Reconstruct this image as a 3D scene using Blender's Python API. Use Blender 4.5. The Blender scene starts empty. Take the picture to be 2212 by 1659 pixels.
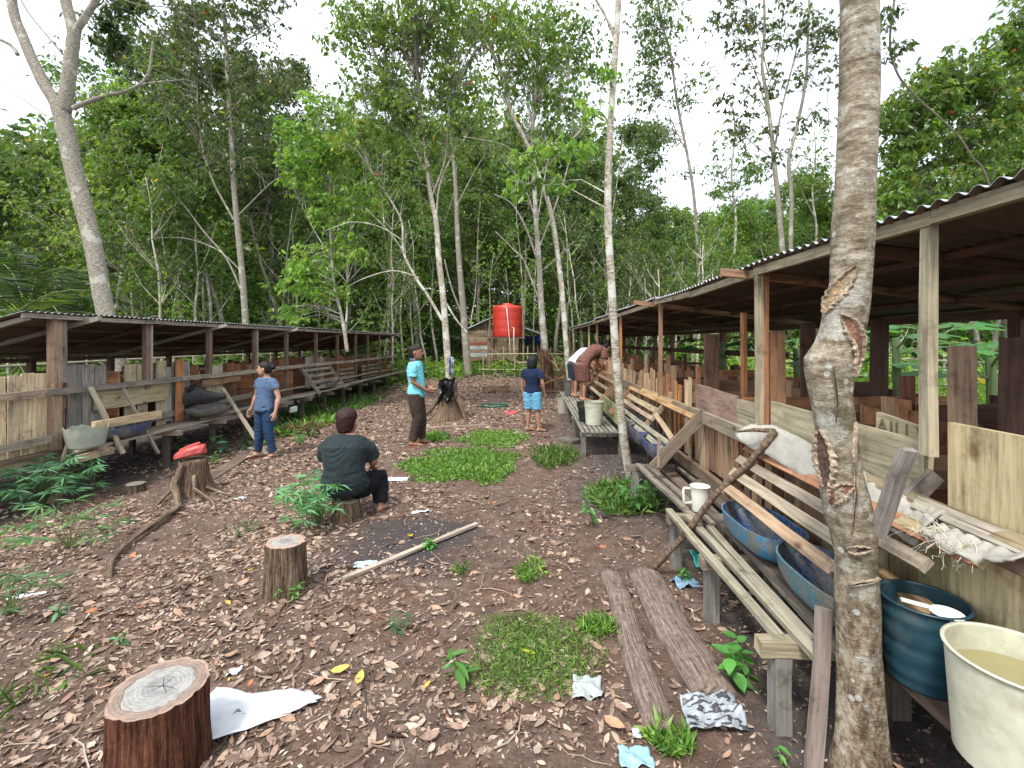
import bpy, bmesh, math, random
import numpy as np
from mathutils import Vector, Matrix, noise
S = bpy.context.scene
COL = S.collection
# ---------------------------------------------------------------- camera
PSI = math.atan(0.044)
cam = bpy.data.cameras.new('camera'); camo = bpy.data.objects.new('camera', cam); COL.objects.link(camo)
camo.location = (0, 0, 1.7); camo.rotation_euler = (math.pi/2, 0, PSI)
cam.sensor_width = 36; cam.sensor_fit = 'HORIZONTAL'; cam.lens = 36*1000/2212
cam.shift_y = -91.5/2212; cam.clip_end = 800; cam.clip_start = 0.05
S.camera = camo
# ---------------------------------------------------------------- sky and sun
W = bpy.data.worlds.new('World'); S.world = W; W.use_nodes = True
nt = W.node_tree; bg = nt.nodes['Background']
sky = nt.nodes.new('ShaderNodeTexSky'); sky.sky_type = 'NISHITA'; sky.sun_disc = False
SUN_EL, SUN_AZ = math.radians(58), math.radians(205)
sky.sun_elevation = SUN_EL; sky.sun_rotation = SUN_AZ
sky.air_density = 1.0; sky.dust_density = 6.0; sky.ozone_density = 1.0; sky.altitude = 0
# thin bright overcast: broken white cloud over the blue sky
tc = nt.nodes.new('ShaderNodeTexCoord'); mp = nt.nodes.new('ShaderNodeMapping'); mp.inputs['Scale'].default_value = (1.2, 1.2, 3)
cn = nt.nodes.new('ShaderNodeTexNoise'); cn.inputs['Scale'].default_value = 1.7; cn.inputs['Detail'].default_value = 6
cr = nt.nodes.new('ShaderNodeValToRGB'); cr.color_ramp.elements[0].position = .30; cr.color_ramp.elements[1].position = .62
cr.color_ramp.elements[0].color = (.30, .30, .30, 1)
mx = nt.nodes.new('ShaderNodeMixRGB'); mx.inputs[2].default_value = (18.5, 19.8, 21.5, 1)
nt.links.new(tc.outputs['Generated'], mp.inputs[0]); nt.links.new(mp.outputs[0], cn.inputs['Vector']); nt.links.new(cn.outputs[0], cr.inputs[0])
nt.links.new(cr.outputs[0], mx.inputs[0]); nt.links.new(sky.outputs[0], mx.inputs[1]); nt.links.new(mx.outputs[0], bg.inputs[0])
bg.inputs[1].default_value = 0.080
sl = bpy.data.lights.new('sun', 'SUN'); sl.energy = 2.7; sl.angle = math.radians(10); sl.color = (1, .96, .9)
so = bpy.data.objects.new('sun', sl); COL.objects.link(so)
# direction towards the sun (Nishita: rotation measured from +Y towards +X)
sd = Vector((math.sin(SUN_AZ)*math.cos(SUN_EL), math.cos(SUN_AZ)*math.cos(SUN_EL), math.sin(SUN_EL)))
so.rotation_euler = sd.to_track_quat('Z', 'Y').to_euler(); so.location = sd*50
S.view_settings.view_transform = 'Standard'; S.view_settings.look = 'None'
S.view_settings.exposure = 0.70; S.view_settings.gamma = 1
S.render.engine = 'CYCLES'
S.cycles.max_bounces = 7; S.cycles.transparent_max_bounces = 4; S.cycles.diffuse_bounces = 4; S.cycles.glossy_bounces = 2; S.cycles.transmission_bounces = 4
S.cycles.use_denoising = True
# ---------------------------------------------------------------- measured directions -> places
CP, SP = math.cos(PSI), math.sin(PSI)
def smooth(t):
    t = min(1, max(0, t)); return t*t*(3-2*t)
def gz(x, y):
    z = -0.22*smooth((-x-1.5)/4.5) + 0.25*smooth((y-14)/8)
    z += 0.020*noise.noise(Vector((x*.9, y*.9, 3.1))) + 0.010*noise.noise(Vector((x*2.7, y*2.7, 7.7)))
    return z
def ray(px, py):
    cx = (px-1106)/1000
    return Vector((cx*CP-SP, cx*SP+CP, (738-py)/1000))
CAMP = Vector((0, 0, 1.7))
def PY(px, py, Y): r = ray(px, py); return CAMP + r*(Y/r.y)
def PX(px, py, X): r = ray(px, py); return CAMP + r*(X/r.x)
def PZ(px, py, z): r = ray(px, py); return CAMP + r*((z-1.7)/r.z)
def PG(px, py):
    z = 0
    for _ in range(12):
        p = PZ(px, py, z); z = gz(p.x, p.y)
    p.z = gz(p.x, p.y); return p
def onG(x, y, dz=0): return Vector((x, y, gz(x, y)+dz))
V = Vector
# ---------------------------------------------------------------- scene bookkeeping
def tag(o, label=None, cat=None, group=None, kind=None):
    if label: o['label'] = label
    if cat: o['category'] = cat
    if group: o['group'] = group
    if kind: o['kind'] = kind
    return o
def thing(name, label, cat, loc=(0, 0, 0), group=None, rz=0):
    o = bpy.data.objects.new(name, None); COL.objects.link(o); o.location = loc; o.rotation_euler = (0, 0, rz)
    o.empty_display_size = .1
    return tag(o, label, cat, group)
def copy_tree(o, parent=None):
    c = o.copy(); COL.objects.link(c)
    if parent: c.parent = parent
    for ch in [k for k in KIDS.get(o.name, [])]:
        d = copy_tree(ch, c); KIDS.setdefault(c.name, []).append(d)
    return c
KIDS = {}
def origin_of(p):
    v = V((0, 0, 0))
    while p is not None: v = v + p.location; p = p.parent
    return v
# ---------------------------------------------------------------- mesh builder
class MB:
    def __init__(s, seed=0):
        s.v = []; s.f = []; s.uv = []; s.c = []; s.r = random.Random(seed)
    def add(s, vs, fs, uvs, col):
        b = len(s.v); s.v += [tuple(p) for p in vs]
        for i, f in enumerate(fs):
            s.f.append([b+k for k in f]); s.uv.append(uvs[i] if uvs else [(0, 0)]*len(f)); s.c.append(col)
    def ring_strip(s, rings, col, cap=True, us=None, closed=True, u0=0):
        """rings: list of lists of points, all the same length"""
        n = len(rings[0]); vs = [p for r in rings for p in r]; fs = []; uvs = []
        ls = [0]
        for i in range(1, len(rings)): ls.append(ls[-1]+(V(rings[i][0])-V(rings[i-1][0])).length)
        per = sum((V(rings[0][(k+1) % n])-V(rings[0][k])).length for k in range(n)) or .01
        m = n if closed else n-1
        for i in range(len(rings)-1):
            for k in range(m):
                a = i*n+k; b = i*n+(k+1) % n
                fs.append([a, b, b+n, a+n])
                w0 = per*k/n; w1 = per*(k+1)/n
                uvs.append([(u0+ls[i], w0), (u0+ls[i], w1), (u0+ls[i+1], w1), (u0+ls[i+1], w0)])
        if cap and closed:
            fs.append(list(range(n))[::-1]); uvs.append([(u0+math.cos(6.28*k/n)*.03, math.sin(6.28*k/n)*.03) for k in range(n)])
            o = (len(rings)-1)*n
            fs.append([o+k for k in range(n)]); uvs.append([(u0+math.cos(6.28*k/n)*.03, math.sin(6.28*k/n)*.03) for k in range(n)])
        s.add(vs, fs, uvs, col)
    def board(s, p0, p1, w, t, up=(0, 0, 1), col=(.3, .2, .13), jit=.002, taper=0, seg=.45):
        """plank from p0 to p1; w measured along 'up', t across"""
        p0 = V(p0); p1 = V(p1); d = p1-p0; L = d.length
        if L < 1e-5: return
        d = d/L; up = V(up); side = d.cross(up)
        if side.length < 1e-4: side = d.cross(V((1, 0, 0)))
        side.normalize(); up = side.cross(d).normalized()
        n = max(1, int(L/seg)); rings = []; r = s.r; bow = side*r.uniform(-1, 1)*min(.009, .0035*L)+up*r.uniform(-1, 1)*min(.010, .004*L); bow = bow if jit > .001 else bow*0
        if L > .3 and n < 3 and jit > .001: n = 3
        for i in range(n+1):
            c = p0+d*(L*i/n)+bow*math.sin(math.pi*i/n)+V((r.uniform(-jit, jit), r.uniform(-jit, jit), r.uniform(-jit, jit)))
            k = 1-taper*i/n; k *= 1+r.uniform(-.03, .03)*(jit > .001)
            a = up*(w/2*k); b = side*(t/2)
            j = lambda: V((r.uniform(-jit, jit), r.uniform(-jit, jit), r.uniform(-jit, jit)))*.6
            rings.append([c-a-b+j(), c-a+b+j(), c+a+b+j(), c+a-b+j()])
        s.ring_strip(rings, col, u0=r.uniform(0, 50))
    def box(s, lo, hi, col=(.3, .3, .3)):
        (x0, y0, z0), (x1, y1, z1) = lo, hi
        s.board(((x0+x1)/2, y0, (z0+z1)/2), ((x0+x1)/2, y1, (z0+z1)/2), z1-z0, x1-x0, col=col, jit=0)
    def tube(s, pts, rad, n=8, col=(.3, .2, .1), cap=True, wob=0, flat=1):
        pts = [V(p) for p in pts]; rings = []; r = s.r
        if not hasattr(rad, '__len__'): rad = [rad]*len(pts)
        ref = None
        for i, p in enumerate(pts):
            d = (pts[min(i+1, len(pts)-1)]-pts[max(i-1, 0)])
            if d.length < 1e-7: d = V((0, 0, 1))
            d.normalize()
            if ref is None:
                ref = d.orthogonal().normalized()
            a = (ref-d*ref.dot(d))
            if a.length < 1e-5: a = d.orthogonal()
            a.normalize(); ref = a; b = d.cross(a)
            rings.append([p+(a*math.cos(6.28318*k/n)+b*math.sin(6.28318*k/n)*flat)*rad[i]*(1+(r.uniform(-wob, wob) if wob else 0)) for k in range(n)])
        s.ring_strip(rings, col, cap, u0=r.uniform(0, 30))
    def loft(s, rings, n=16, col=(.5, .5, .5), cap=True):
        """rings: (centre, semi-axis vector a, semi-axis vector b)"""
        out = []
        for c, a, b in rings:
            c, a, b = V(c), V(a), V(b)
            out.append([c+a*math.cos(6.28318*k/n)+b*math.sin(6.28318*k/n) for k in range(n)])
        s.ring_strip(out, col, cap)
    def lathe(s, prof, c, n=32, col=(.5, .5, .5), cap=False):
        c = V(c); rings = [[c+V((r*math.cos(6.28318*k/n), r*math.sin(6.28318*k/n), z)) for k in range(n)] for r, z in prof]
        s.ring_strip(rings, col, cap)
    def ball(s, c, r, n=10, col=(.5, .5, .5), ax=None):
        c = V(c); rx, ry, rz = r if hasattr(r, '__len__') else (r, r, r)
        X, Y, Z = ax if ax else (V((1, 0, 0)), V((0, 1, 0)), V((0, 0, 1)))
        rings = []
        for i in range(n//2+1):
            t = math.pi*(i/(n//2))*.998+.003; rings.append([c+Z*(-math.cos(t)*rz)+(X*math.cos(6.28318*k/n)*rx+Y*math.sin(6.28318*k/n)*ry)*math.sin(t) for k in range(n)])
        s.ring_strip(rings, col, True)
    def build(s, name, mat, parent=None, smooth=False, loc=None, recalc=False):
        org = origin_of(parent) if parent is not None else V(loc if loc is not None else (0, 0, 0))
        me = bpy.data.meshes.new(name)
        me.from_pydata([(x-org.x, y-org.y, z-org.z) for x, y, z in s.v], [], s.f)
        uvl = me.uv_layers.new(name='UVMap')
        uvl.data.foreach_set('uv', np.array([c for f in s.uv for p in f for c in p], dtype=np.float32))
        ca = me.color_attributes.new('Col', 'FLOAT_COLOR', 'CORNER')
        arr = np.array([(c[0], c[1], c[2], 1) for f, c in zip(s.f, s.c) for _ in f], dtype=np.float32)
        ca.data.foreach_set('color', arr.ravel())
        me.materials.append(mat)
        if smooth: me.polygons.foreach_set('use_smooth', [True]*len(me.polygons))
        me.update()
        if recalc:
            bm = bmesh.new(); bm.from_mesh(me); bmesh.ops.recalc_face_normals(bm, faces=bm.faces); bm.to_mesh(me); bm.free()
        o = bpy.data.objects.new(name, me); COL.objects.link(o)
        if parent is not None: o.parent = parent; KIDS.setdefault(parent.name, []).append(o)
        elif loc is not None: o.location = loc
        return o
def npmesh(name, verts, faces, cols, mat, parent=None, loc=None, smooth=False):
    """verts Nx3, faces MxK, cols Nx3 (per vertex)"""
    org = origin_of(parent) if parent is not None else V(loc if loc is not None else (0, 0, 0))
    me = bpy.data.meshes.new(name); n = len(verts); m, k = faces.shape
    verts = np.asarray(verts, dtype=np.float32)-np.array(org, dtype=np.float32)
    me.vertices.add(n); me.vertices.foreach_set('co', verts.ravel())
    me.loops.add(m*k); me.loops.foreach_set('vertex_index', faces.astype(np.int32).ravel())
    me.polygons.add(m); me.polygons.foreach_set('loop_start', np.arange(m, dtype=np.int32)*k)
    me.polygons.foreach_set('loop_total', np.full(m, k, dtype=np.int32))
    if smooth: me.polygons.foreach_set('use_smooth', np.ones(m, dtype=bool))
    ca = me.color_attributes.new('Col', 'FLOAT_COLOR', 'POINT')
    c4 = np.ones((n, 4), dtype=np.float32); c4[:, :3] = cols; ca.data.foreach_set('color', c4.ravel())
    me.update(calc_edges=True); me.materials.append(mat)
    o = bpy.data.objects.new(name, me); COL.objects.link(o)
    if parent is not None: o.parent = parent; KIDS.setdefault(parent.name, []).append(o)
    elif loc is not None: o.location = loc
    return o
# ---------------------------------------------------------------- materials
def newmat(name):
    m = bpy.data.materials.new(name); m.use_nodes = True; t = m.node_tree
    b = t.nodes['Principled BSDF']; return m, t, b
def N(t, typ, **kw):
    n = t.nodes.new(typ)
    for k, v in kw.items():
        if k in n.inputs: n.inputs[k].default_value = v
        else: setattr(n, k, v)
    return n
def ramp(t, src, stops):
    r = N(t, 'ShaderNodeValToRGB'); e = r.color_ramp.elements
    while len(e) < len(stops): e.new(.5)
    for k, (p, c) in enumerate(stops):
        e[k].position = p; e[k].color = (*c, 1) if hasattr(c, '__len__') else (c, c, c, 1)
    t.links.new(src, r.inputs[0]); return r.outputs[0]
def mul(t, a, b, f=1.0, mode='MULTIPLY'):
    m = N(t, 'ShaderNodeMixRGB', blend_type=mode); m.inputs[0].default_value = f if not hasattr(f, 'links') else 1
    if hasattr(f, 'links'): t.links.new(f, m.inputs[0])
    for i, x in ((1, a), (2, b)):
        if hasattr(x, 'links'): t.links.new(x, m.inputs[i])
        else: m.inputs[i].default_value = (*x, 1) if hasattr(x, '__len__') else (x, x, x, 1)
    return m.outputs[0]
def bump(t, b, src, dist=.003, strength=.6, prev=None):
    bn = N(t, 'ShaderNodeBump'); bn.inputs['Strength'].default_value = strength; bn.inputs['Distance'].default_value = dist
    t.links.new(src, bn.inputs['Height'])
    if prev is not None: t.links.new(prev, bn.inputs['Normal'])
    t.links.new(bn.outputs[0], b.inputs['Normal']); return bn.outputs[0]
def noise_n(t, vec, scale, detail=5, rough=.6, mscale=None):
    if mscale:
        m = N(t, 'ShaderNodeMapping'); m.inputs['Scale'].default_value = mscale; t.links.new(vec, m.inputs[0]); vec = m.outputs[0]
    n = N(t, 'ShaderNodeTexNoise'); n.inputs['Scale'].default_value = scale; n.inputs['Detail'].default_value = detail; n.inputs['Roughness'].default_value = rough
    t.links.new(vec, n.inputs['Vector']); return n.outputs[0]
def colattr(t):
    a = N(t, 'ShaderNodeVertexColor'); a.layer_name = 'Col'; return a.outputs[0]
def mat_wood():
    m, t, b = newmat('sawn_wood')
    uv = N(t, 'ShaderNodeTexCoord'); c = colattr(t)
    g = noise_n(t, uv.outputs['UV'], 1, 6, .65, (3, 70, 1))
    big = noise_n(t, uv.outputs['UV'], 1, 4, .6, (1.6, 9, 1))
    st = noise_n(t, uv.outputs['Object'], 5.5, 6, .72)
    x = mul(t, c, ramp(t, g, [(.28, .42), (.5, .95), (.72, 1.25)]))
    x = mul(t, x, ramp(t, big, [(.3, .62), (.55, 1.05), (.75, 1.22)]))
    x = mul(t, x, ramp(t, st, [(.30, (.28, .25, .23)), (.46, (.95, .95, .95)), (1, (1.05, 1.05, 1.05))]), .75)
    vo = N(t, 'ShaderNodeTexVoronoi'); mpp = N(t, 'ShaderNodeMapping'); mpp.inputs['Scale'].default_value = (2.6, 7, 1)
    t.links.new(uv.outputs['UV'], mpp.inputs[0]); t.links.new(mpp.outputs[0], vo.inputs['Vector']); vo.inputs['Scale'].default_value = 1
    x = mul(t, x, ramp(t, vo.outputs[0], [(.05, (.25, .17, .12)), (.12, (1, 1, 1))]), .8)
    t.links.new(x, b.inputs['Base Color']); b.inputs['Roughness'].default_value = .82; b.inputs['Specular IOR Level'].default_value = .25
    bump(t, b, g, .004, .8); return m
def mat_bark(name, base, dark, light, ring=1.0, bands=(9, 3, 1), rough=.9, patch=.5, bd=.008, lich=(.62, .64, .58), lichs=.62):
    m, t, b = newmat(name); uv = N(t, 'ShaderNodeTexCoord')
    a = noise_n(t, uv.outputs['UV'], 6, 8, .7, bands)
    f = noise_n(t, uv.outputs['Object'], 34, 6, .7)
    p = noise_n(t, uv.outputs['Object'], 3.2, 5, .6)
    x = ramp(t, a, [(.38, dark), (.5, base), (.62, light)])
    x = mul(t, x, ramp(t, f, [(.3, .55), (.52, 1), (.75, 1.3)]))
    x = mul(t, x, lich, mode='MIX', f=ramp(t, p, [(lichs, 0), (lichs+.05, patch)]))
    x = mul(t, x, colattr(t), 1)
    t.links.new(x, b.inputs['Base Color']); b.inputs['Roughness'].default_value = rough; b.inputs['Specular IOR Level'].default_value = .2
    s = mul(t, a, f, .5, 'ADD'); bump(t, b, s, bd, .9); return m
def mat_leaf(name, trans=.35, rough=.45, vary=.35):
    m, t, b = newmat(name); c = colattr(t); oi = N(t, 'ShaderNodeObjectInfo')
    x = mul(t, c, ramp(t, oi.outputs['Random'], [(0, (1-vary, 1-vary*.8, 1-vary)), (1, (1+vary, 1+vary*.6, 1+vary*.5))]))
    t.links.new(x, b.inputs['Base Color']); b.inputs['Roughness'].default_value = rough; b.inputs['Specular IOR Level'].default_value = .4
    tr = N(t, 'ShaderNodeBsdfTranslucent'); y = mul(t, x, (2.0, 2.1, .9)); t.links.new(y, tr.inputs[0])
    mx = N(t, 'ShaderNodeMixShader'); mx.inputs[0].default_value = trans
    t.links.new(b.outputs[0], mx.inputs[1]); t.links.new(tr.outputs[0], mx.inputs[2])
    t.links.new(mx.outputs[0], t.nodes['Material Output'].inputs[0]); return m
def mat_vcol(name, rough=.6, spec=.4, nscale=25, amt=.35, bd=.001, metallic=0, stain=0, trans=0):
    m, t, b = newmat(name); uv = N(t, 'ShaderNodeTexCoord'); c = colattr(t)
    f = noise_n(t, uv.outputs['Object'], nscale, 6, .65)
    x = mul(t, c, ramp(t, f, [(.25, 1-amt), (.55, 1), (.8, 1+amt*.6)]))
    if stain:
        g = noise_n(t, uv.outputs['Object'], 7, 6, .7)
        x = mul(t, x, (.25, .2, .13), mode='MIX', f=ramp(t, g, [(.5, 0), (.72, stain)]))
    t.links.new(x, b.inputs['Base Color']); b.inputs['Roughness'].default_value = rough; b.inputs['Specular IOR Level'].default_value = spec; b.inputs['Metallic'].default_value = metallic
    if bd: bump(t, b, f, bd, .5)
    if trans: b.inputs['Subsurface Weight'].default_value = trans; b.inputs['Subsurface Radius'].default_value = (.02, .01, .006)
    return m
def mat_cloth(name, wr=22, amt=.25, bd=.006, rough=.9, stretch=(1, 1, 3)):
    m, t, b = newmat(name); uv = N(t, 'ShaderNodeTexCoord'); c = colattr(t)
    f = noise_n(t, uv.outputs['Object'], wr, 3, .55, stretch); g = noise_n(t, uv.outputs['Object'], 5, 4, .6)
    x = mul(t, c, ramp(t, g, [(.3, 1-amt), (.7, 1+amt)]))
    t.links.new(x, b.inputs['Base Color']); b.inputs['Roughness'].default_value = rough; b.inputs['Specular IOR Level'].default_value = .15
    b.inputs['Sheen Weight'].default_value = .03
    bump(t, b, f, bd, .8); return m
M = {}
M['wood'] = mat_wood()
M['bark_pale'] = mat_bark('pale_bark', (.33, .295, .235), (.15, .125, .095), (.48, .44, .37), lich=(.58, .58, .52), lichs=.52, patch=.6, bands=(7, 1.6, 1), bd=.006)
M['bark_grey'] = mat_bark('grey_bark', (.25, .225, .18), (.11, .09, .07), (.38, .35, .29), bands=(11, 2.5, 1), lichs=.56, lich=(.45, .45, .38), patch=.6)
M['bark_dark'] = mat_bark('dark_bark', (.14, .12, .09), (.06, .05, .04), (.24, .22, .18))
M['bark_stump'] = mat_bark('stump_bark', (.15, .11, .08), (.035, .024, .018), (.30, .24, .185), bands=(.55, 8, 1), bd=.03, lichs=.66, lich=(.30, .28, .25), patch=.6)
M['leaf'] = mat_leaf('tree_leaf', .42, .36)
M['leaf_near'] = mat_leaf('weed_leaf', .3, .4, .1)
M['litter'] = mat_vcol('dry_leaf', .75, .25, 60, .35, .001)
M['plastic'] = mat_vcol('worn_plastic', .42, .45, 16, .22, .0008, stain=.55)
M['plastic_tub'] = mat_vcol('scuffed_tub', .33, .5, 22, .3, .001, stain=.18)
M['plastic_clean'] = mat_vcol('clean_plastic', .38, .5, 12, .1, .0004, stain=.12)
M['cloth'] = mat_cloth('cotton_cloth')
M['denim'] = mat_cloth('denim_cloth', 26, .3, .006, .9, (1, 1, 2))
M['sack'] = mat_cloth('woven_sack', 16, .22, .012, .6, (1, 1, 1))
M['skin'] = mat_vcol('skin', .5, .4, 12, .12, .0005, trans=.12)
M['hair'] = mat_vcol('hair', .6, .25, 60, .5, .004)
M['paint'] = mat_vcol('plain_surface', .7, .3, 14, .2, .001, stain=.2)
M['water'] = mat_vcol('murky_water', .06, .5, 4, .1, 0)
M['zinc'] = mat_vcol('zinc_sheet', .42, .5, 6, .35, .0006, metallic=.55, stain=.6)
# ================================================================ GROUND
def mat_ground():
    m, t, b = newmat('forest_soil'); tcn = N(t, 'ShaderNodeTexCoord'); O = tcn.outputs['Object']
    n1 = noise_n(t, O, .55, 5, .6); n2 = noise_n(t, O, 7, 8, .7); n3 = noise_n(t, O, 60, 6, .75); n4 = noise_n(t, O, 2.2, 5, .65)
    base = ramp(t, n2, [(.25, (.060, .041, .032)), (.5, (.130, .091, .070)), (.78, (.23, .175, .14))])
    red = ramp(t, n2, [(.25, (.065, .034, .025)), (.5, (.145, .085, .062)), (.78, (.23, .155, .12))])
    base = mul(t, base, red, mode='MIX', f=ramp(t, n4, [(.42, 0), (.6, .8)]))
    # dark trodden mud in front of the pens (a wet belt of its own shape)
    sx = N(t, 'ShaderNodeSeparateXYZ'); t.links.new(O, sx.inputs[0])
    def band(out, a, b2, c, d):
        m1 = N(t, 'ShaderNodeMapRange', interpolation_type='SMOOTHSTEP'); m1.inputs[1].default_value = a; m1.inputs[2].default_value = b2; t.links.new(out, m1.inputs[0])
        m2 = N(t, 'ShaderNodeMapRange', interpolation_type='SMOOTHSTEP'); m2.inputs[1].default_value = c; m2.inputs[2].default_value = d; m2.inputs[3].default_value = 1; m2.inputs[4].default_value = 0; t.links.new(out, m2.inputs[0])
        mm = N(t, 'ShaderNodeMath', operation='MULTIPLY'); t.links.new(m1.outputs[0], mm.inputs[0]); t.links.new(m2.outputs[0], mm.inputs[1]); return mm.outputs[0]
    def mm(a, c, op='MULTIPLY'):
        q = N(t, 'ShaderNodeMath', operation=op)
        for i, x in ((0, a), (1, c)):
            if hasattr(x, 'links'): t.links.new(x, q.inputs[i])
            else: q.inputs[i].default_value = x
        return q.outputs[0]
    wob = mm(mm(n1, .5, 'SUBTRACT'), 2.0)
    xw = mm(sx.outputs[0], wob, 'ADD'); yw = mm(sx.outputs[1], wob, 'ADD')
    mud = mm(band(xw, .2, 1.0, 5.5, 6), band(yw, 3.2, 5.2, 10, 14))
    mud2 = mm(band(xw, .9, 1.3, 5.5, 6), band(yw, -2, -1, 12, 14))
    mud = mm(mud, mud2, 'MAXIMUM')
    mud = mm(mud, mm(band(sx.outputs[0], -9, -8.6, -5.9, -5.3), band(sx.outputs[1], 3, 4, 18, 20)), 'MAXIMUM')
    mudc = ramp(t, n2, [(.3, (.035, .031, .030)), (.7, (.115, .104, .098))])
    base = mul(t, base, mudc, mode='MIX', f=mm(mud, .85))
    # grey ash patch near the middle stump
    ash = mm(band(xw, -1.9, -1.3, -.9, -.3), band(yw, 3.0, 3.5, 4.2, 4.6))
    base = mul(t, base, (.045, .045, .05), mode='MIX', f=mm(ash, .75))
    # greener earth beyond the clearing
    far = N(t, 'ShaderNodeMapRange', interpolation_type='SMOOTHSTEP'); far.inputs[1].default_value = 18; far.inputs[2].default_value = 22; t.links.new(yw, far.inputs[0])
    base = mul(t, base, (.035, .055, .02), mode='MIX', f=mm(far.outputs[0], .8))
    lx = N(t, 'ShaderNodeMapRange', interpolation_type='SMOOTHSTEP'); lx.inputs[1].default_value = -9; lx.inputs[2].default_value = -11; t.links.new(xw, lx.inputs[0])
    rx = N(t, 'ShaderNodeMapRange', interpolation_type='SMOOTHSTEP'); rx.inputs[1].default_value = 4.5; rx.inputs[2].default_value = 6; t.links.new(xw, rx.inputs[0])
    base = mul(t, base, (.03, .045, .018), mode='MIX', f=mm(mm(lx.outputs[0], rx.outputs[0], 'MAXIMUM'), .8))
    x = mul(t, base, ramp(t, n3, [(.25, .5), (.5, 1), (.8, 1.5)]))
    t.links.new(x, b.inputs['Base Color']); b.inputs['Roughness'].default_value = .93; b.inputs['Specular IOR Level'].default_value = .2
    h = mul(t, n3, n2, 1, 'ADD'); bump(t, b, h, .02, .9); return m
def axis(stops):
    out = []
    for a, b, st in stops:
        n = max(1, int(round((b-a)/st))); out += [a+(b-a)*i/n for i in range(n)]
    out.append(stops[-1][1]); return out
gx = axis([(-200, -40, 16), (-40, -12, 2), (-12, -6, .3), (-6, 3.4, .055), (3.4, 8, .3), (8, 30, 2), (30, 200, 17)])
gy = axis([(-60, -4, 8), (-4, .6, .4), (.6, 8, .055), (8, 14, .12), (14, 26, .4), (26, 60, 3), (60, 320, 26)])
vx = []
for y in gy:
    for x in gx:
        z = gz(x, y)
        if -6 < x < 3.4 and .6 < y < 14: z += .007*noise.noise(V((x*9, y*9, 1))) + .004*noise.noise(V((x*22, y*22, 5)))
        vx.append((x, y, z))
nx = len(gx); fi = np.array([(j*nx+i, j*nx+i+1, (j+1)*nx+i+1, (j+1)*nx+i) for j in range(len(gy)-1) for i in range(nx-1)])
go = npmesh('ground', np.array(vx), fi, np.ones((len(vx), 3)), mat_ground(), smooth=True); tag(go, kind='structure')
go['label'] = 'brown trodden forest soil'
# ---------------------------------------------------------------- leaf makers (vectorised)
RNG = np.random.default_rng(7)
def norm(a): return a/np.maximum(np.linalg.norm(a, axis=-1, keepdims=True), 1e-9)
def leaf_arrays(c, d, L, ratio, nrm=None, fold=.25, droop=0.0):
    """c base points, d unit directions, L lengths -> 4-vertex folded leaves"""
    n = len(c)
    if nrm is None: nrm = norm(RNG.normal(size=(n, 3))+np.array([0, 0, .8]))
    s = norm(np.cross(d, nrm)); up = norm(np.cross(s, d))
    L = np.asarray(L).reshape(-1, 1); w = L*np.asarray(ratio).reshape(-1, 1)/2
    mid = c+d*L*.45
    v = np.stack([c, mid+s*w+up*w*fold, c+d*L-up*L*droop, mid-s*w+up*w*fold], 1)
    b = np.arange(n)[:, None]*4
    f = np.concatenate([b+np.array([[0, 1, 2]]), b+np.array([[0, 2, 3]])], 1).reshape(-1, 3)
    return v.reshape(-1, 3), f
def leaf_grid(c, d, L, ratio, nrm, cup=.3):
    n = len(c); s = norm(np.cross(d, nrm)); up = norm(np.cross(s, d)); L = np.asarray(L).reshape(-1, 1); w = L*ratio/2; rows = []
    for q, ww in ((0, .10), (.18, .82), (.42, 1.0), (.72, .66), (1, .03)):
        for sg in (-1, 0, 1): rows.append(c+d*L*q+s*w*ww*sg+up*w*abs(sg)*cup-up*L*.28*q*q)
    v = np.stack(rows, 1); idx = [[i*3+k, i*3+k+1, i*3+k+4, i*3+k+3] for i in range(4) for k in range(2)]
    return v.reshape(-1, 3), (np.arange(n)[:, None, None]*15+np.array(idx)[None]).reshape(-1, 4)
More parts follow.
